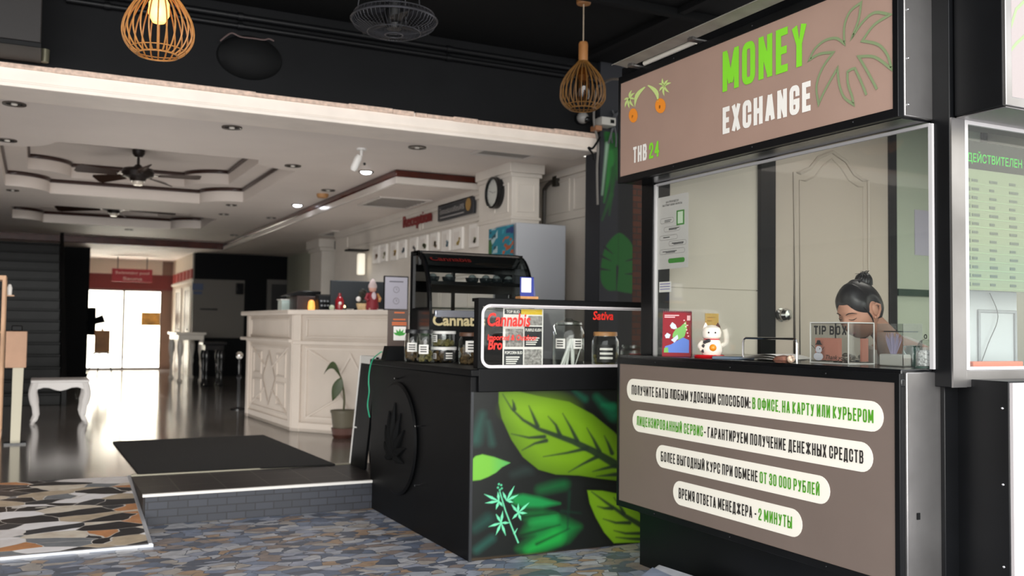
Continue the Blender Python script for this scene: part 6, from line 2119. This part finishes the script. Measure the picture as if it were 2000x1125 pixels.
# desk calendar: tent of red card
def quad_panel(mb, p, u, v, w, h, n, th=.002):
    p, u, v, n = Vector(p), Vector(u), Vector(v), Vector(n)
    mb.prism([p, p+u*w, p+u*w+v*h, p+v*h], n*(-th))
yc = 4.12
pl_ = P(1293, 691, 'y', yc)
pr_ = P(1350, 692, 'y', yc-.10)
pl_.z = pr_.z = BZ
u = (pr_-pl_).normalized()
wd_ = (pr_-pl_).length
n_ = Vector((u.y, -u.x, 0))
if n_.dot(Vector((-1, -1, 0))) < 0: n_ = -n_
hh = .238
up_ = (Vector((0, 0, 1))*hh - n_*.045)
vv = up_.normalized()
L_ = up_.length
t = thing('desk_calendar', 'red spiral-bound desk calendar with a map picture behind the booth glass', 'calendar', (pl_.x+.05, yc, BZ))
nf = u.cross(vv)
if nf.dot(n_) < 0: nf = -nf
cr_ = mat('calendar_red', '#860f1e', .5, spec=.25)
m = MB(); quad_panel(m, pl_, u, vv, wd_, L_, nf, .004); fp = m.build('front_card', cr_, t)
bk = pl_-n_*.11
vb = (pl_+vv*L_-bk)
m = MB(); quad_panel(m, bk, u, vb.normalized(), wd_, vb.length, -nf, .004); m.build('back_card', mat('calendar_dark_red', '#7a1422', .4), t)
m = MB(); m.prism([pl_+u*wd_, bk+u*wd_, pl_+u*wd_+vv*L_], u*-.003); m.build('end_card', mat('calendar_dark_red', '#7a1422', .4), t)
m = MB()
for k in range(17):
    c = pl_+u*(wd_*(k+.5)/17)+vv*L_
    m.tube([c+Vector((0, 0, .006*math.sin(a)))+n_*(.006*math.cos(a)) for a in [2*PI*j/8 for j in range(8)]], .0012, 4, True)
m.build('spiral_binding', mat('binding_grey', '#8a8088', .3, metal=.6), t)
def cpt(a, b, d=.001): return pl_+u*(wd_*a)+vv*(L_*b)+nf*d
m = MB(); m.poly([cpt(*q) for q in ((.08, .08), (.92, .08), (.92, .36), (.72, .42), (.5, .34), (.3, .26), (.1, .22))]); m.build('blue_sea', mat('cal_blue', '#4a6fc0', .5), fp, smooth=0)
m = MB(); m.poly([cpt(a, b, .0014) for a, b in ((.35, .42), (.55, .36), (.76, .44), (.84, .62), (.80, .78), (.62, .66), (.45, .60), (.36, .5))]); m.poly([cpt(a, b, .0014) for a, b in ((.06, .08), (.22, .08), (.2, .2), (.07, .18))]); m.build('green_land', mat('cal_green', '#6aa84a', .5), fp, smooth=0)
m = MB(); m.poly([cpt(a, b, .0017) for a, b in ((.25, .68), (.33, .76), (.45, .70), (.5, .62), (.4, .6), (.3, .62))]); m.poly([cpt(a, b, .0017) for a, b in ((.08, .46), (.16, .52), (.28, .48), (.24, .40), (.12, .40))]); m.poly([cpt(a, b, .0017) for a, b in ((.30, .36), (.52, .48), (.55, .40), (.42, .30))]); m.build('pale_shapes', mat('cal_pale', '#c3c9d6', .5), fp, smooth=0)
m = MB()
for a, b, w in ((.06, .90, .5), (.06, .86, .36), (.78, .68, .1)):
    m.poly([cpt(a, b, .0012), cpt(a+w, b, .0012), cpt(a+w, b+.022, .0012), cpt(a, b+.022, .0012)])
m.poly([cpt(.84, .80, .0012), cpt(.95, .80, .0012), cpt(.95, .91, .0012), cpt(.84, .91, .0012)])
for k in range(6):
    c0 = cpt(.74+.03*k, .80-.07*k, .0018)
    m.poly([c0+u*.004*math.cos(j)+vv*.004*math.sin(j) for j in [2*PI*i/8 for i in range(8)]])
m.build('print', mat('cal_pink', '#e7b3b5', .5), fp, smooth=0)

# lucky cat on a red base
yc = 3.82
c = P(1390, 690, 'y', yc)
c.z = BZ
t = thing('cat_figurine', 'white ceramic cat figurine with orange belly on a red base beside the calendar', 'figurine', (c.x, c.y, BZ))
cw_ = mat('ceramic_white', '#e8dfd2', .2)
fd = Vector((-.6, -.8, 0)); sd = Vector((.8, -.6, 0))
MB().lathe([(.001, 0), (.068, 0), (.072, .008), (.066, .016), (.001, .016)], c-sd*.012, 28, sx=1.15).build('base', mat('base_red', '#b3161c', .25), t)
m = MB()
m.lathe([(.001, .014), (.046, .016), (.056, .035), (.054, .06), (.044, .085), (.036, .095), (.046, .105), (.05, .13), (.042, .152), (.022, .164), (.001, .167)], c, 28)
m.build('body', cw_, t)
for s, mm in ((-1, cw_), (1, mat('ear_brown', '#4a2a24', .4))):
    o = c+sd*(.03*s)+Vector((0, 0, .155))
    MB().lathe([(.018, -.01), (.012, .008), (.001, .024)], o, 10, sx=1, sy=.7).build('ear', mm, t)
MB().lathe([(.0375, .09), (.041, .094), (.0375, .099)], c, 28).build('collar', mat('collar_red', '#b9343c', .4), t)
MB().ball(c+fd*.048+sd*.004+Vector((0, 0, .052)), .019, 14).build('belly_disc', mat('orange_disc', '#e08a1e', .35), t)
m = MB()
for a, z in ((-.9, .06), (-.75, .08), (-.5, .085), (-.95, .035), (-.3, .088), (-1.15, .05)):
    d_ = fd*math.cos(a)+sd*math.sin(a)
    m.ball(c+d_*.0525+Vector((0, 0, z)), .009, 8)
m.build('dark_spots', mat('spot_dark', '#2d2a2e', .4), t)
MB().tube(spline([c+sd*.042+Vector((0, 0, .06)), c+sd*.07+Vector((0, 0, .075)), c+sd*.072+Vector((0, 0, .115)), c+sd*.064+Vector((0, 0, .145))], 4), .014, 10).build('raised_paw', cw_, t)
MB().tube(spline([c-sd*.044+Vector((0, 0, .08)), c-sd*.06+fd*.01+Vector((0, 0, .06)), c-sd*.05+fd*.03+Vector((0, 0, .045))], 4), .012, 10).build('lower_paw', cw_, t)
m = MB()
for s in (-1, 1):
    m.ball(c+fd*.046+sd*(.016*s)+Vector((0, 0, .128)), .005, 8)
m.build('eye', ink, t)

# papers and pouch at the cash slot
def flat_stack(name, label, cat, cpx, y, w, d, h, rot, m_):
    p = P(*cpx, 'y', y)
    M = Matrix.Translation((p.x, p.y, BZ)) @ Matrix.Rotation(rot, 4, 'Z')
    return tag(MB().box(-w/2, w/2, -d/2, d/2, 0, h, M).build(name, m_, bevel=.002), label, cat)
flat_stack('folder', 'dark blue folder lying on the counter behind the cat figurine', 'folder', (1432, 690), 3.66, .20, .15, .012, -.7, mat('folder_blue', '#2d4358', .4))
p = P(1475, 694, 'y', 3.42)
t = thing('paper_stack', 'white papers curling on the counter at the cash slot', 'papers', (p.x+.05, p.y, BZ))
for k in range(3):
    m = MB()
    n = 10
    u_, v_ = Vector((.15, -1, 0)).normalized(), Vector((1, .15, 0)).normalized()
    o = Vector((p.x+.01+.008*k, p.y+.14-.01*k, BZ+.003+.004*k))
    top = [o+u_*(.27*i/n)+Vector((0, 0, .014*math.sin(PI*i/n)*(k+1)/2)) for i in range(n+1)]
    m._add(top+[q+v_*.19 for q in top], [(i, i+1, n+2+i, n+1+i) for i in range(n)])
    m.build('sheet', paper, t)
p = P(1520, 699, 'y', 3.18)
t = thing('patterned_pouch', 'small brown patterned pouch at the right end of the cash slot', 'pouch', (p.x+.03, p.y, BZ))
o = Vector((p.x+.03, p.y, BZ))
MB().lathe([(.001, 0), (.03, .0), (.04, .012), (.03, .028), (.001, .034)], o, 18, sx=1.3, sy=1).build('body', mat('pouch_brown', '#5d3a2c', .6, vary=.6, vscale=60), t)
MB().ball(o+Vector((.0, -.045, .018)), .018, 12).build('patterned_end', mat('pouch_pattern', '#b9a08a', .6, vary=.8, vscale=90), t)

# acrylic tip box
acry = glass_mat('acrylic', (.95, .96, .96), refl=1.8)
X0_ = 3.125
ya, yb2 = P(1583, 700, 'x', X0_).y, P(1657, 700, 'x', X0_).y
X1_ = P(1707, 705, 'y', yb2).x
zt_ = P(1620, 630, 'x', X0_).z
t = thing('tip_box', 'clear acrylic tip box with black lettering and coins inside', 'tip box', ((X0_+X1_)/2, (ya+yb2)/2, BZ))
m = MB()
for a in ((X0_, X0_+.003, yb2, ya, BZ, zt_), (X1_-.003, X1_, yb2, ya, BZ, zt_), (X0_, X1_, ya-.003, ya, BZ, zt_), (X0_, X1_, yb2, yb2+.003, BZ, zt_), (X0_, X1_, yb2, ya, BZ, BZ+.004), (X0_, X1_, yb2, ya, zt_-.004, zt_)):
    m.box(*a)
m.build('acrylic_case', acry, t, smooth=0)
m = MB()
e = .002
for x in (X0_, X1_):
    for y in (yb2, ya):
        m.box(x-e, x+e, y-e, y+e, BZ, zt_)
for z in (BZ+e, zt_):
    for y in (yb2, ya):
        m.box(X0_, X1_, y-e, y+e, z-e, z+e)
    for x in (X0_, X1_):
        m.box(x-e, x+e, yb2, ya, z-e, z+e)
m.build('bright_edge', mat('acrylic_edge', '#d9d6d2', .2), t)
w_, h_ = ya-yb2, zt_-BZ
m = MB()
sign_mb('TIP BOX', (X0_-.001, ya-w_*.10, BZ+h_*.70), YU, ZU, w_*.86, h_*.22, .20, gap=.14, mb=m)
text_mb('Thank you', (X0_-.001, ya-w_*.42, BZ+h_*.10), YU, ZU, w_*.52, h_*.11, .01, shear=.35, mb=m)
m.build('lettering', ink, t, smooth=0)
def tp(a, b, d=.0012): return (X0_-d, ya-w_*a, BZ+h_*b)
m = MB()
m.poly([tp(.22+.13*math.cos(k*2*PI/20), .16+.10*math.sin(k*2*PI/20)) for k in range(20)])
m.poly([tp(.23+.085*math.cos(k*2*PI/20), .33+.09*math.sin(k*2*PI/20)) for k in range(20)])
m.build('snowman_print', mat('snow_grey', '#c3c3cc', .5), t, smooth=0)
m = MB()
m.poly([tp(a, b, .0014) for a, b in ((.13, .45), (.33, .45), (.29, .49), (.27, .56), (.19, .56), (.17, .49))])
m.ribbon([tp(.14, .34, .0014), tp(.04, .44, .0014)], .0025, (-1, 0, 0))
m.ribbon([tp(.32, .32, .0014), tp(.38, .40, .0014)], .0025, (-1, 0, 0))
m.ball((X0_-.001, ya-w_*.26, BZ+h_*.35), .0025, 6)
m.build('snowman_hat', ink, t, smooth=0)
tag(MB().box(X0_+.02, X0_+.04, ya-w_*.66, ya-w_*.04, BZ+.012, BZ+h_*.62).build('salmon_reflection', mat('salmon_tint', '#e89a85', .6), t), 'salmon sheet standing in for an orange street reflection')  # orange street reflection on the acrylic, given as sheets inside
tag(MB().box(X1_-.05, X1_-.012, yb2+.02, yb2+.03, BZ+.01, BZ+h_*.62).build('salmon_reflection', MATS['salmon_tint'], t), 'salmon sheet standing in for an orange street reflection')
m = MB()
random.seed(9)
for k in range(34):
    x, y = random.uniform(X0_+.045, X1_-.02), random.uniform(yb2+.035, ya-.02)
    z = BZ+.008+random.random()*.03
    M = Matrix.Rotation(random.uniform(-.8, .8), 3, 'X') @ Matrix.Rotation(random.uniform(-.8, .8), 3, 'Y')
    m.lathe([(.001, -.001), (.012, -.001), (.012, .001), (.001, .001)], (x, y, z), 12, M)
m.build('coins', mat('coin_mixed', '#a9a294', .35, metal=.7, vary=.3, vscale=40), t)
# clear box with violet brushes
xa_ = 3.14
ya2, yb3 = P(1713, 700, 'x', xa_).y, P(1764, 700, 'x', xa_).y
zt2 = P(1740, 632, 'x', xa_).z
t = thing('clear_box', 'clear acrylic box with a pale violet brush beside the tip box', 'box', (xa_+.05, (ya2+yb3)/2, BZ))
m = MB()
for a in ((xa_, xa_+.002, yb3, ya2, BZ, zt2), (xa_+.11, xa_+.112, yb3, ya2, BZ, zt2), (xa_, xa_+.112, ya2-.002, ya2, BZ, zt2), (xa_, xa_+.112, yb3, yb3+.002, BZ, zt2)):
    m.box(*a)
m.build('acrylic_case', acry, t, smooth=0)
MB().box(xa_+.005, xa_+.1, yb3+.01, ya2-.03, zt2-.035, zt2-.03).build('blue_lid', glass_mat('blue_acrylic', (.6, .75, .9), refl=2), t, smooth=0)
m = MB()
random.seed(4)
cx_, cy_ = xa_+.02, (ya2+yb3)/2
for k in range(60):
    a, b_ = random.uniform(-1, 1), random.uniform(-1, 1)
    m.tube([(cx_+b_*.006, cy_+a*.010, BZ+.05), (cx_+b_*.012, cy_+a*.022, BZ+.085), (cx_+b_*.018, cy_+a*.032, BZ+.112+random.uniform(0, .028))], [.0016, .0018, .0008], 4)
m.build('brush', mat('violet_bristle', '#b3a8c4', .6), t)
MB().box(xa_+.004, xa_+.10, yb3+.005, ya2-.005, BZ+.001, BZ+.05).build('white_packet', mat('packet_white', '#d9d4cc', .6), t, bevel=.006)
# dark green jar and glass dome in the corner
cj = P(1783, 708, 'x', 3.22)
t = thing('green_trinket', 'dark green glass trinket jar beside the clear dome', 'jar', (cj.x, cj.y, BZ))
MB().lathe([(.001, 0), (.03, 0), (.034, .01), (.034, .06), (.026, .08), (.03, .085), (.001, .088)], (cj.x, cj.y, BZ), 20).build('jar', mat('green_glass_dark', '#1d3a33', .15, spec=.9), t)
MB().tube([(cj.x-.03+.02*math.cos(a), cj.y+.02*math.sin(a)*.6, BZ+.06+.022*math.sin(a)) for a in [2*PI*k/16 for k in range(16)]], .003, 5, True).build('wire_ring', mat('wire_grey', '#9aa6a2', .3, metal=.7), t)
cj = P(1808, 712, 'x', 3.16)
t = thing('glass_dome', 'clear bell-shaped dome with white speckled filling in the window corner', 'dome', (cj.x, cj.y, BZ))
MB().lathe([(.036, .004), (.037, .06), (.033, .085), (.022, .105), (.006, .115), (.001, .116)], (cj.x, cj.y, BZ), 22).build('bell', acry, t)
MB().lathe([(.001, 0), (.039, 0), (.039, .006), (.001, .006)], (cj.x, cj.y, BZ), 22).build('base', mat('dome_base', '#3f5f55', .3), t)
MB().lathe([(.001, .006), (.032, .008), (.033, .055), (.03, .068), (.001, .072)], (cj.x, cj.y, BZ), 20).build('filling', mat('speckled_white', '#d9dad8', .6, vary=.7, vscale=120), t)
MB().tube([(cj.x, cj.y+.006*math.cos(a), BZ+.124+.008*math.sin(a)) for a in [2*PI*k/12 for k in range(12)]], .002, 5, True).build('ring', mat('wire_dark', '#3a3f40', .3, metal=.7), t)

# ------------------------------------------------------------------ the cashier
PR = thing('person', 'woman with tied-up black hair bowing her head behind the booth counter', 'person', (3.87, 3.21, .66))
skin = mat('skin', '#c08c74', .5, vary=.05, vscale=8)
hairm = mat('black_hair', '#0d0c0f', .38, vary=.35, vscale=30)
HS = 1.13
DX, DY = .15, .13
HC = P(1679, 606, 'y', 3.06+DY)                       # middle of the head
FACE = math.radians(182)                           # bearing of the face
Mh = Matrix.Rotation(FACE, 3, 'Z') @ Matrix.Rotation(math.radians(26), 3, 'Y')    # local x = forward, y = her left, z = up; bowed forward
hw = lambda v: HC+Mh @ (Vector(v)*HS)
def g3(p, c, s):
    return math.exp(-sum(((p[i]-c[i])/s[i])**2 for i in range(3)))
def head_pt(th, ph):
    """skull and face as one deformed ball; th from the crown down, ph from the face round"""
    x, y, z = math.sin(th)*math.cos(ph), math.sin(th)*math.sin(ph), math.cos(th)
    p = [x*(.096 if x > 0 else .098), y*.075, z*.116]
    low = max(0, -z)
    p[1] *= 1-.30*low**1.5                          # jaw narrows
    if x > 0:
        p[0] += .010*low-.012*low**4
        f = lambda c, s, a: a*g3(p, c, s)
        q = list(p)
        q[0] += f((.1, 0, -.022), (.05, .012, .024), .020)          # nose
        q[0] += f((.1, 0, -.034), (.05, .018, .010), .008)          # nose wings
        for s in (-1, 1):
            q[0] -= f((.095, .033*s, .006), (.05, .017, .012), .010)    # sockets
            q[0] += f((.095, .033*s, .003), (.05, .013, .008), .006)    # lids
            q[0] += f((.095, .030*s, .026), (.05, .022, .008), .005)    # brow
            q[0] += f((.085, .046*s, -.028), (.05, .020, .020), .005)   # cheek
        q[0] += f((.095, 0, -.060), (.05, .022, .007), .007)         # lips
        q[0] -= f((.095, 0, -.0655), (.05, .02, .0025), .003)
        q[0] += f((.095, 0, -.071), (.05, .018, .006), .006)
        q[0] += f((.09, 0, -.098), (.05, .022, .016), .009)          # chin
        p = q
    if x < 0 and z < -.2:
        p[0] += .045*(-z-.2)                        # nape
    return Vector(p)
NT, NP = 64, 80
vs = [head_pt(PI*(i+.001)/(NT+.002)+.0001, 2*PI*k/NP) for i in range(NT+1) for k in range(NP)]
fs = [(i*NP+k, (i+1)*NP+k, (i+1)*NP+(k+1) % NP, i*NP+(k+1) % NP) for i in range(NT) for k in range(NP)]
# skeleton of the body, seated and leaning to the counter
side = Vector((math.cos(FACE+PI/2), math.sin(FACE+PI/2), 0))
fwd = Vector((math.cos(FACE), math.sin(FACE), 0))
chest = Vector((3.710, 3.200, 1.17))
neck_b = Vector((3.625, 3.195, 1.265))
bm_v = [Vector((3.880, 3.210, .80)), Vector((3.850, 3.210, .93)), Vector((3.790, 3.205, 1.06)), chest, neck_b, hw((-.050, 0, -.075)), hw((-.02, 0, -.035))]
rad = [.135, .115, .112, .105, .058, .050, .052]
edges = [(i, i+1) for i in range(6)]
DESK = 1.166
for s in (-1, 1):
    i0 = len(bm_v)
    sh = chest+side*(.155*s)+Vector((-.01, 0, .02))
    el = sh+side*(.05*s)+fwd*.03+Vector((0, 0, -.20))
    wr = el+fwd*.17-side*(.08*s)+Vector((0, 0, .01))
    wr.x = max(wr.x, 3.50)
    pm_ = wr-side*(.055*s)+fwd*.012
    bm_v += [sh, el, wr, pm_]
    rad += [.056, .042, .027, .030]
    edges += [(3, i0), (i0, i0+1), (i0+1, i0+2), (i0+2, i0+3)]
    hd_ = (-side*s+fwd*.15).normalized()
    up2 = Vector((0, 0, 1))
    for f, (a, L_) in enumerate(((.30, .066), (.10, .074), (-.10, .070), (-.30, .056))):
        j = len(bm_v)
        d_ = (hd_*math.cos(a)+up2*math.sin(a)).normalized()
        bm_v += [pm_+d_*.03, pm_+d_*(.03+L_*.5)+fwd*.006, pm_+d_*(.03+L_)+fwd*-.010]
        rad += [.010, .0088, .0075]
        edges += [(i0+3, j), (j, j+1), (j+1, j+2)]
    j = len(bm_v)
    bm_v += [wr+hd_*.03+up2*.026, wr+hd_*.06+up2*.042]
    rad += [.012, .009]
    edges += [(i0+2, j), (j, j+1)]
    # legs: thigh forward on the seat, shin down to the booth floor
    j = len(bm_v)
    bm_v += [Vector((3.850, 3.210, .79))+side*(.09*s), Vector((3.520, 3.200, .775))+side*(.11*s), Vector((3.550, 3.200, .50))+side*(.105*s), Vector((3.580, 3.200, .25))+side*(.10*s), Vector((3.480, 3.195, .205))+side*(.11*s)]
    rad += [.085, .058, .052, .034, .026]
    edges += [(0, j), (j, j+1), (j+1, j+2), (j+2, j+3), (j+3, j+4)]
def skin_mesh(verts, radii, edges, sub=2):
    me = bpy.data.meshes.new('sk')
    me.from_pydata([tuple(v) for v in verts], edges, [])
    o = bpy.data.objects.new('sk', me)
    COL.objects.link(o)
    o.modifiers.new('s', 'SKIN')
    if not me.skin_vertices:
        bpy.context.view_layer.objects.active = o
    for i, r in enumerate(radii):
        me.skin_vertices[0].data[i].radius = (r, r)
    me.skin_vertices[0].data[0].use_root = True
    s2 = o.modifiers.new('u', 'SUBSURF')
    s2.levels = s2.render_levels = sub
    dg = bpy.context.evaluated_depsgraph_get()
    m2 = bpy.data.meshes.new_from_object(o.evaluated_get(dg))
    v = [q.co.copy() for q in m2.vertices]
    f = [tuple(p.vertices) for p in m2.polygons]
    bpy.data.objects.remove(o)
    bpy.data.meshes.remove(me)
    bpy.data.meshes.remove(m2)
    return v, f
bv, bf = skin_mesh(bm_v, rad, edges)
bodym = MB()
bodym._add([hw(v) for v in vs], fs)
for s in (-1, 1):        # ears belong to the body
    e = [hw((-.010+dx, s*(.071+dy), -.006+dz)) for dx, dy, dz in ((.010, 0, -.028), (.002, .006, -.022), (-.012, .013, .0), (-.014, .016, .018), (-.002, .012, .030), (.012, .004, .022))]
    bodym.tube(e, [.006, .007, .006, .006, .006, .004], 8)
    bodym.ball(hw((-.003, s*.0755, .002)), .0195, 14, 1.55, sy=.55, M=Mh)
    bodym.ball(hw((.008, s*.074, -.028)), .0075, 8)
bodym._add(bv, bf)
bodym.build('body', skin, PR, smooth=80)
# hair: drawn back from an arched hairline to a knot; thin at its edge, fuller behind
def hairline(y):
    return .060-1.15*max(0, abs(y)-.022)
def hair_height(v):
    h = hair_height0(v)
    if abs(v.y) > .04:                           # cleared round the ear
        h = min(h, (math.hypot((v.x+.002)/.027, (v.z+.004)/.041)-1)*.06)
    return h
def hair_height0(v):
    if v.x < .010:
        return .03 if v.z > -.045+.6*max(0, v.x+.02) else -.01
    return v.z-hairline(v.y)
hc = MB()
outer, ok = [], []
for v in vs:
    h = hair_height(v)
    g = -.004 if h < -.012 else (.004*h/.012 if h < 0 else .0115*min(1, h/.035))
    outer.append(v+v.normalized()*g)
    ok.append(h > -.03)
keep = [f for f in fs if any(ok[i] for i in f)]
hc._add([hw(v) for v in outer], keep)
random.seed(21)
def on_skull(y, z, lift):
    x = .096*math.sqrt(max(.02, 1-(y/.0755)**2-(z/.117)**2))
    return Vector((x+lift, y, z))
KC = Vector((-.072, 0, .098))
for k in range(110):
    a = random.uniform(-.55, .55)
    y0 = a*.064
    st = on_skull(y0, hairline(y0)+.002, .001)
    m1 = Vector((st.x*.62, y0*1.06, st.z+(.112-st.z)*.62))
    m1 = m1*(1.0+random.uniform(.0, .02))
    if abs(y0) > .04:
        m1 = Vector((.02, math.copysign(.083, y0), st.z+.028+random.uniform(-.01, .01)))
    m2 = Vector((-.03, y0*.75, .118 if abs(y0) < .04 else .088))
    hc.tube([hw(p) for p in spline([st, m1, m2, KC+Vector((.01, y0*.15, .01))], 5)], [.0014]+[.0032]*14+[.002], 5)
for s in (-1, 1):        # wisps before the ears
    for k in range(2):
        dx = .004*k
        hc.tube([hw(p) for p in spline([(.046-dx, s*.068, .035), (.036-dx, s*.073, .006), (.026-dx, s*.073, -.022), (.022, s*.070, -.044-.006*k)], 4)], [.0028]*8+[.0018]*4+[.0008], 5)
hc.build('hair', hairm, PR, smooth=60)
kn = MB()
for k in range(12):
    a = 2*PI*k/12
    kn.tube([hw(p) for p in spline([KC+Vector((.022*math.cos(a), .024*math.sin(a), -.022)), KC+Vector((.028*math.cos(a+.5), .030*math.sin(a+.5), .002)), KC+Vector((.018*math.cos(a+1.1)-.006, .020*math.sin(a+1.1), .022)), KC+Vector((-.006, 0, .030))], 4)], [.011]*9+[.008]*3+[.004], 6)
for k in range(8):
    kn.tube([hw(p) for p in spline([KC+Vector((0, 0, .024)), KC+Vector((-.02+random.uniform(-.02, .02), random.uniform(-.02, .02), .032)), KC+Vector((-.02+random.uniform(-.02, .02), random.uniform(-.03, .03), .036))], 3)], [.003, .003, .002, .002, .0015, .001, .0006], 4)
kn.build('hair_knot', hairm, PR, smooth=60)
def face_pt(y, z, d=.0015):
    v = min((q for q in vs if q.x > .02), key=lambda q: (q.y-y)**2+(q.z-z)**2)
    return hw(Vector((v.x+d, y, z)))
br, la = MB(), MB()
for s in (-1, 1):
    br.tube([face_pt(s*y, z, .001) for y, z in ((.014, .022), (.026, .0265), (.040, .025), (.050, .018))], [.002, .003, .0026, .001], 6)
    la.tube([face_pt(s*y, z, .001) for y, z in ((.018, .001), (.026, -.003), (.036, -.0035), (.046, .001))], [.001, .0018, .0020, .0012], 6)
br.build('eyebrow', mat('brow_brown', '#3a2823', .7), PR)
la.build('eyelash', mat('lash_black', '#1c1614', .6), PR)
lp = MB()
lp.tube([face_pt(y, z, .0005) for y, z in ((-.020, -.065), (-.010, -.061), (0, -.0625), (.010, -.061), (.020, -.065))], [.001, .003, .0035, .003, .001], 6)
lp.tube([face_pt(y, z, .0005) for y, z in ((-.018, -.067), (0, -.0715), (.018, -.067))], [.001, .0042, .001], 6)
lp.build('lips', mat('lip_rose', '#a85a56', .4), PR)
# white top with short sleeves, dark trousers
sv = [Vector((3.880, 3.210, .82)), Vector((3.850, 3.210, .93)), Vector((3.790, 3.205, 1.06)), chest+Vector((0, 0, .004)), (chest+neck_b)/2+Vector((.006, 0, .004)), neck_b+Vector((.008, 0, -.012))]
sr = [.142, .130, .128, .124, .098, .076]
se = [(i, i+1) for i in range(5)]
for s in (-1, 1):
    i0 = len(sv)
    sh = chest+side*(.155*s)+Vector((-.01, 0, .02))
    sv += [sh, sh+side*(.03*s)+fwd*.018+Vector((0, 0, -.11))]
    sr += [.076, .064]
    se += [(3, i0), (i0, i0+1)]
v_, f_ = skin_mesh(sv, sr, se)
MB()._add(v_, f_).build('shirt', mat('white_shirt', '#d9d3ca', .7), PR, smooth=80)
tv, tr, te = [Vector((3.880, 3.210, .79))], [.145], []
for s in (-1, 1):
    j = len(tv)
    tv += [Vector((3.850, 3.210, .785))+side*(.09*s), Vector((3.520, 3.200, .775))+side*(.11*s), Vector((3.550, 3.200, .50))+side*(.105*s), Vector((3.580, 3.200, .28))+side*(.10*s)]
    tr += [.095, .068, .062, .048]
    te += [(0, j), (j, j+1), (j+1, j+2), (j+2, j+3)]
v_, f_ = skin_mesh(tv, tr, te)
MB()._add(v_, f_).build('trousers', mat('dark_trousers', '#22242b', .8), PR, smooth=80)
t = thing('stool', 'round black stool under the seated cashier', 'stool', (3.89, 3.21, .18))
MB().lathe([(.001, .41), (.17, .41), (.18, .43), (.17, .452), (.001, .452)], (3.89, 3.21, .18), 24).build('seat', black, t)
for k in range(4):
    a = PI/4+k*PI/2
    MB().tube([(3.89+.12*math.cos(a), 3.21+.12*math.sin(a), .60), (3.89+.18*math.cos(a), 3.21+.18*math.sin(a), .18)], .014, 8).build('leg', chrome, t)
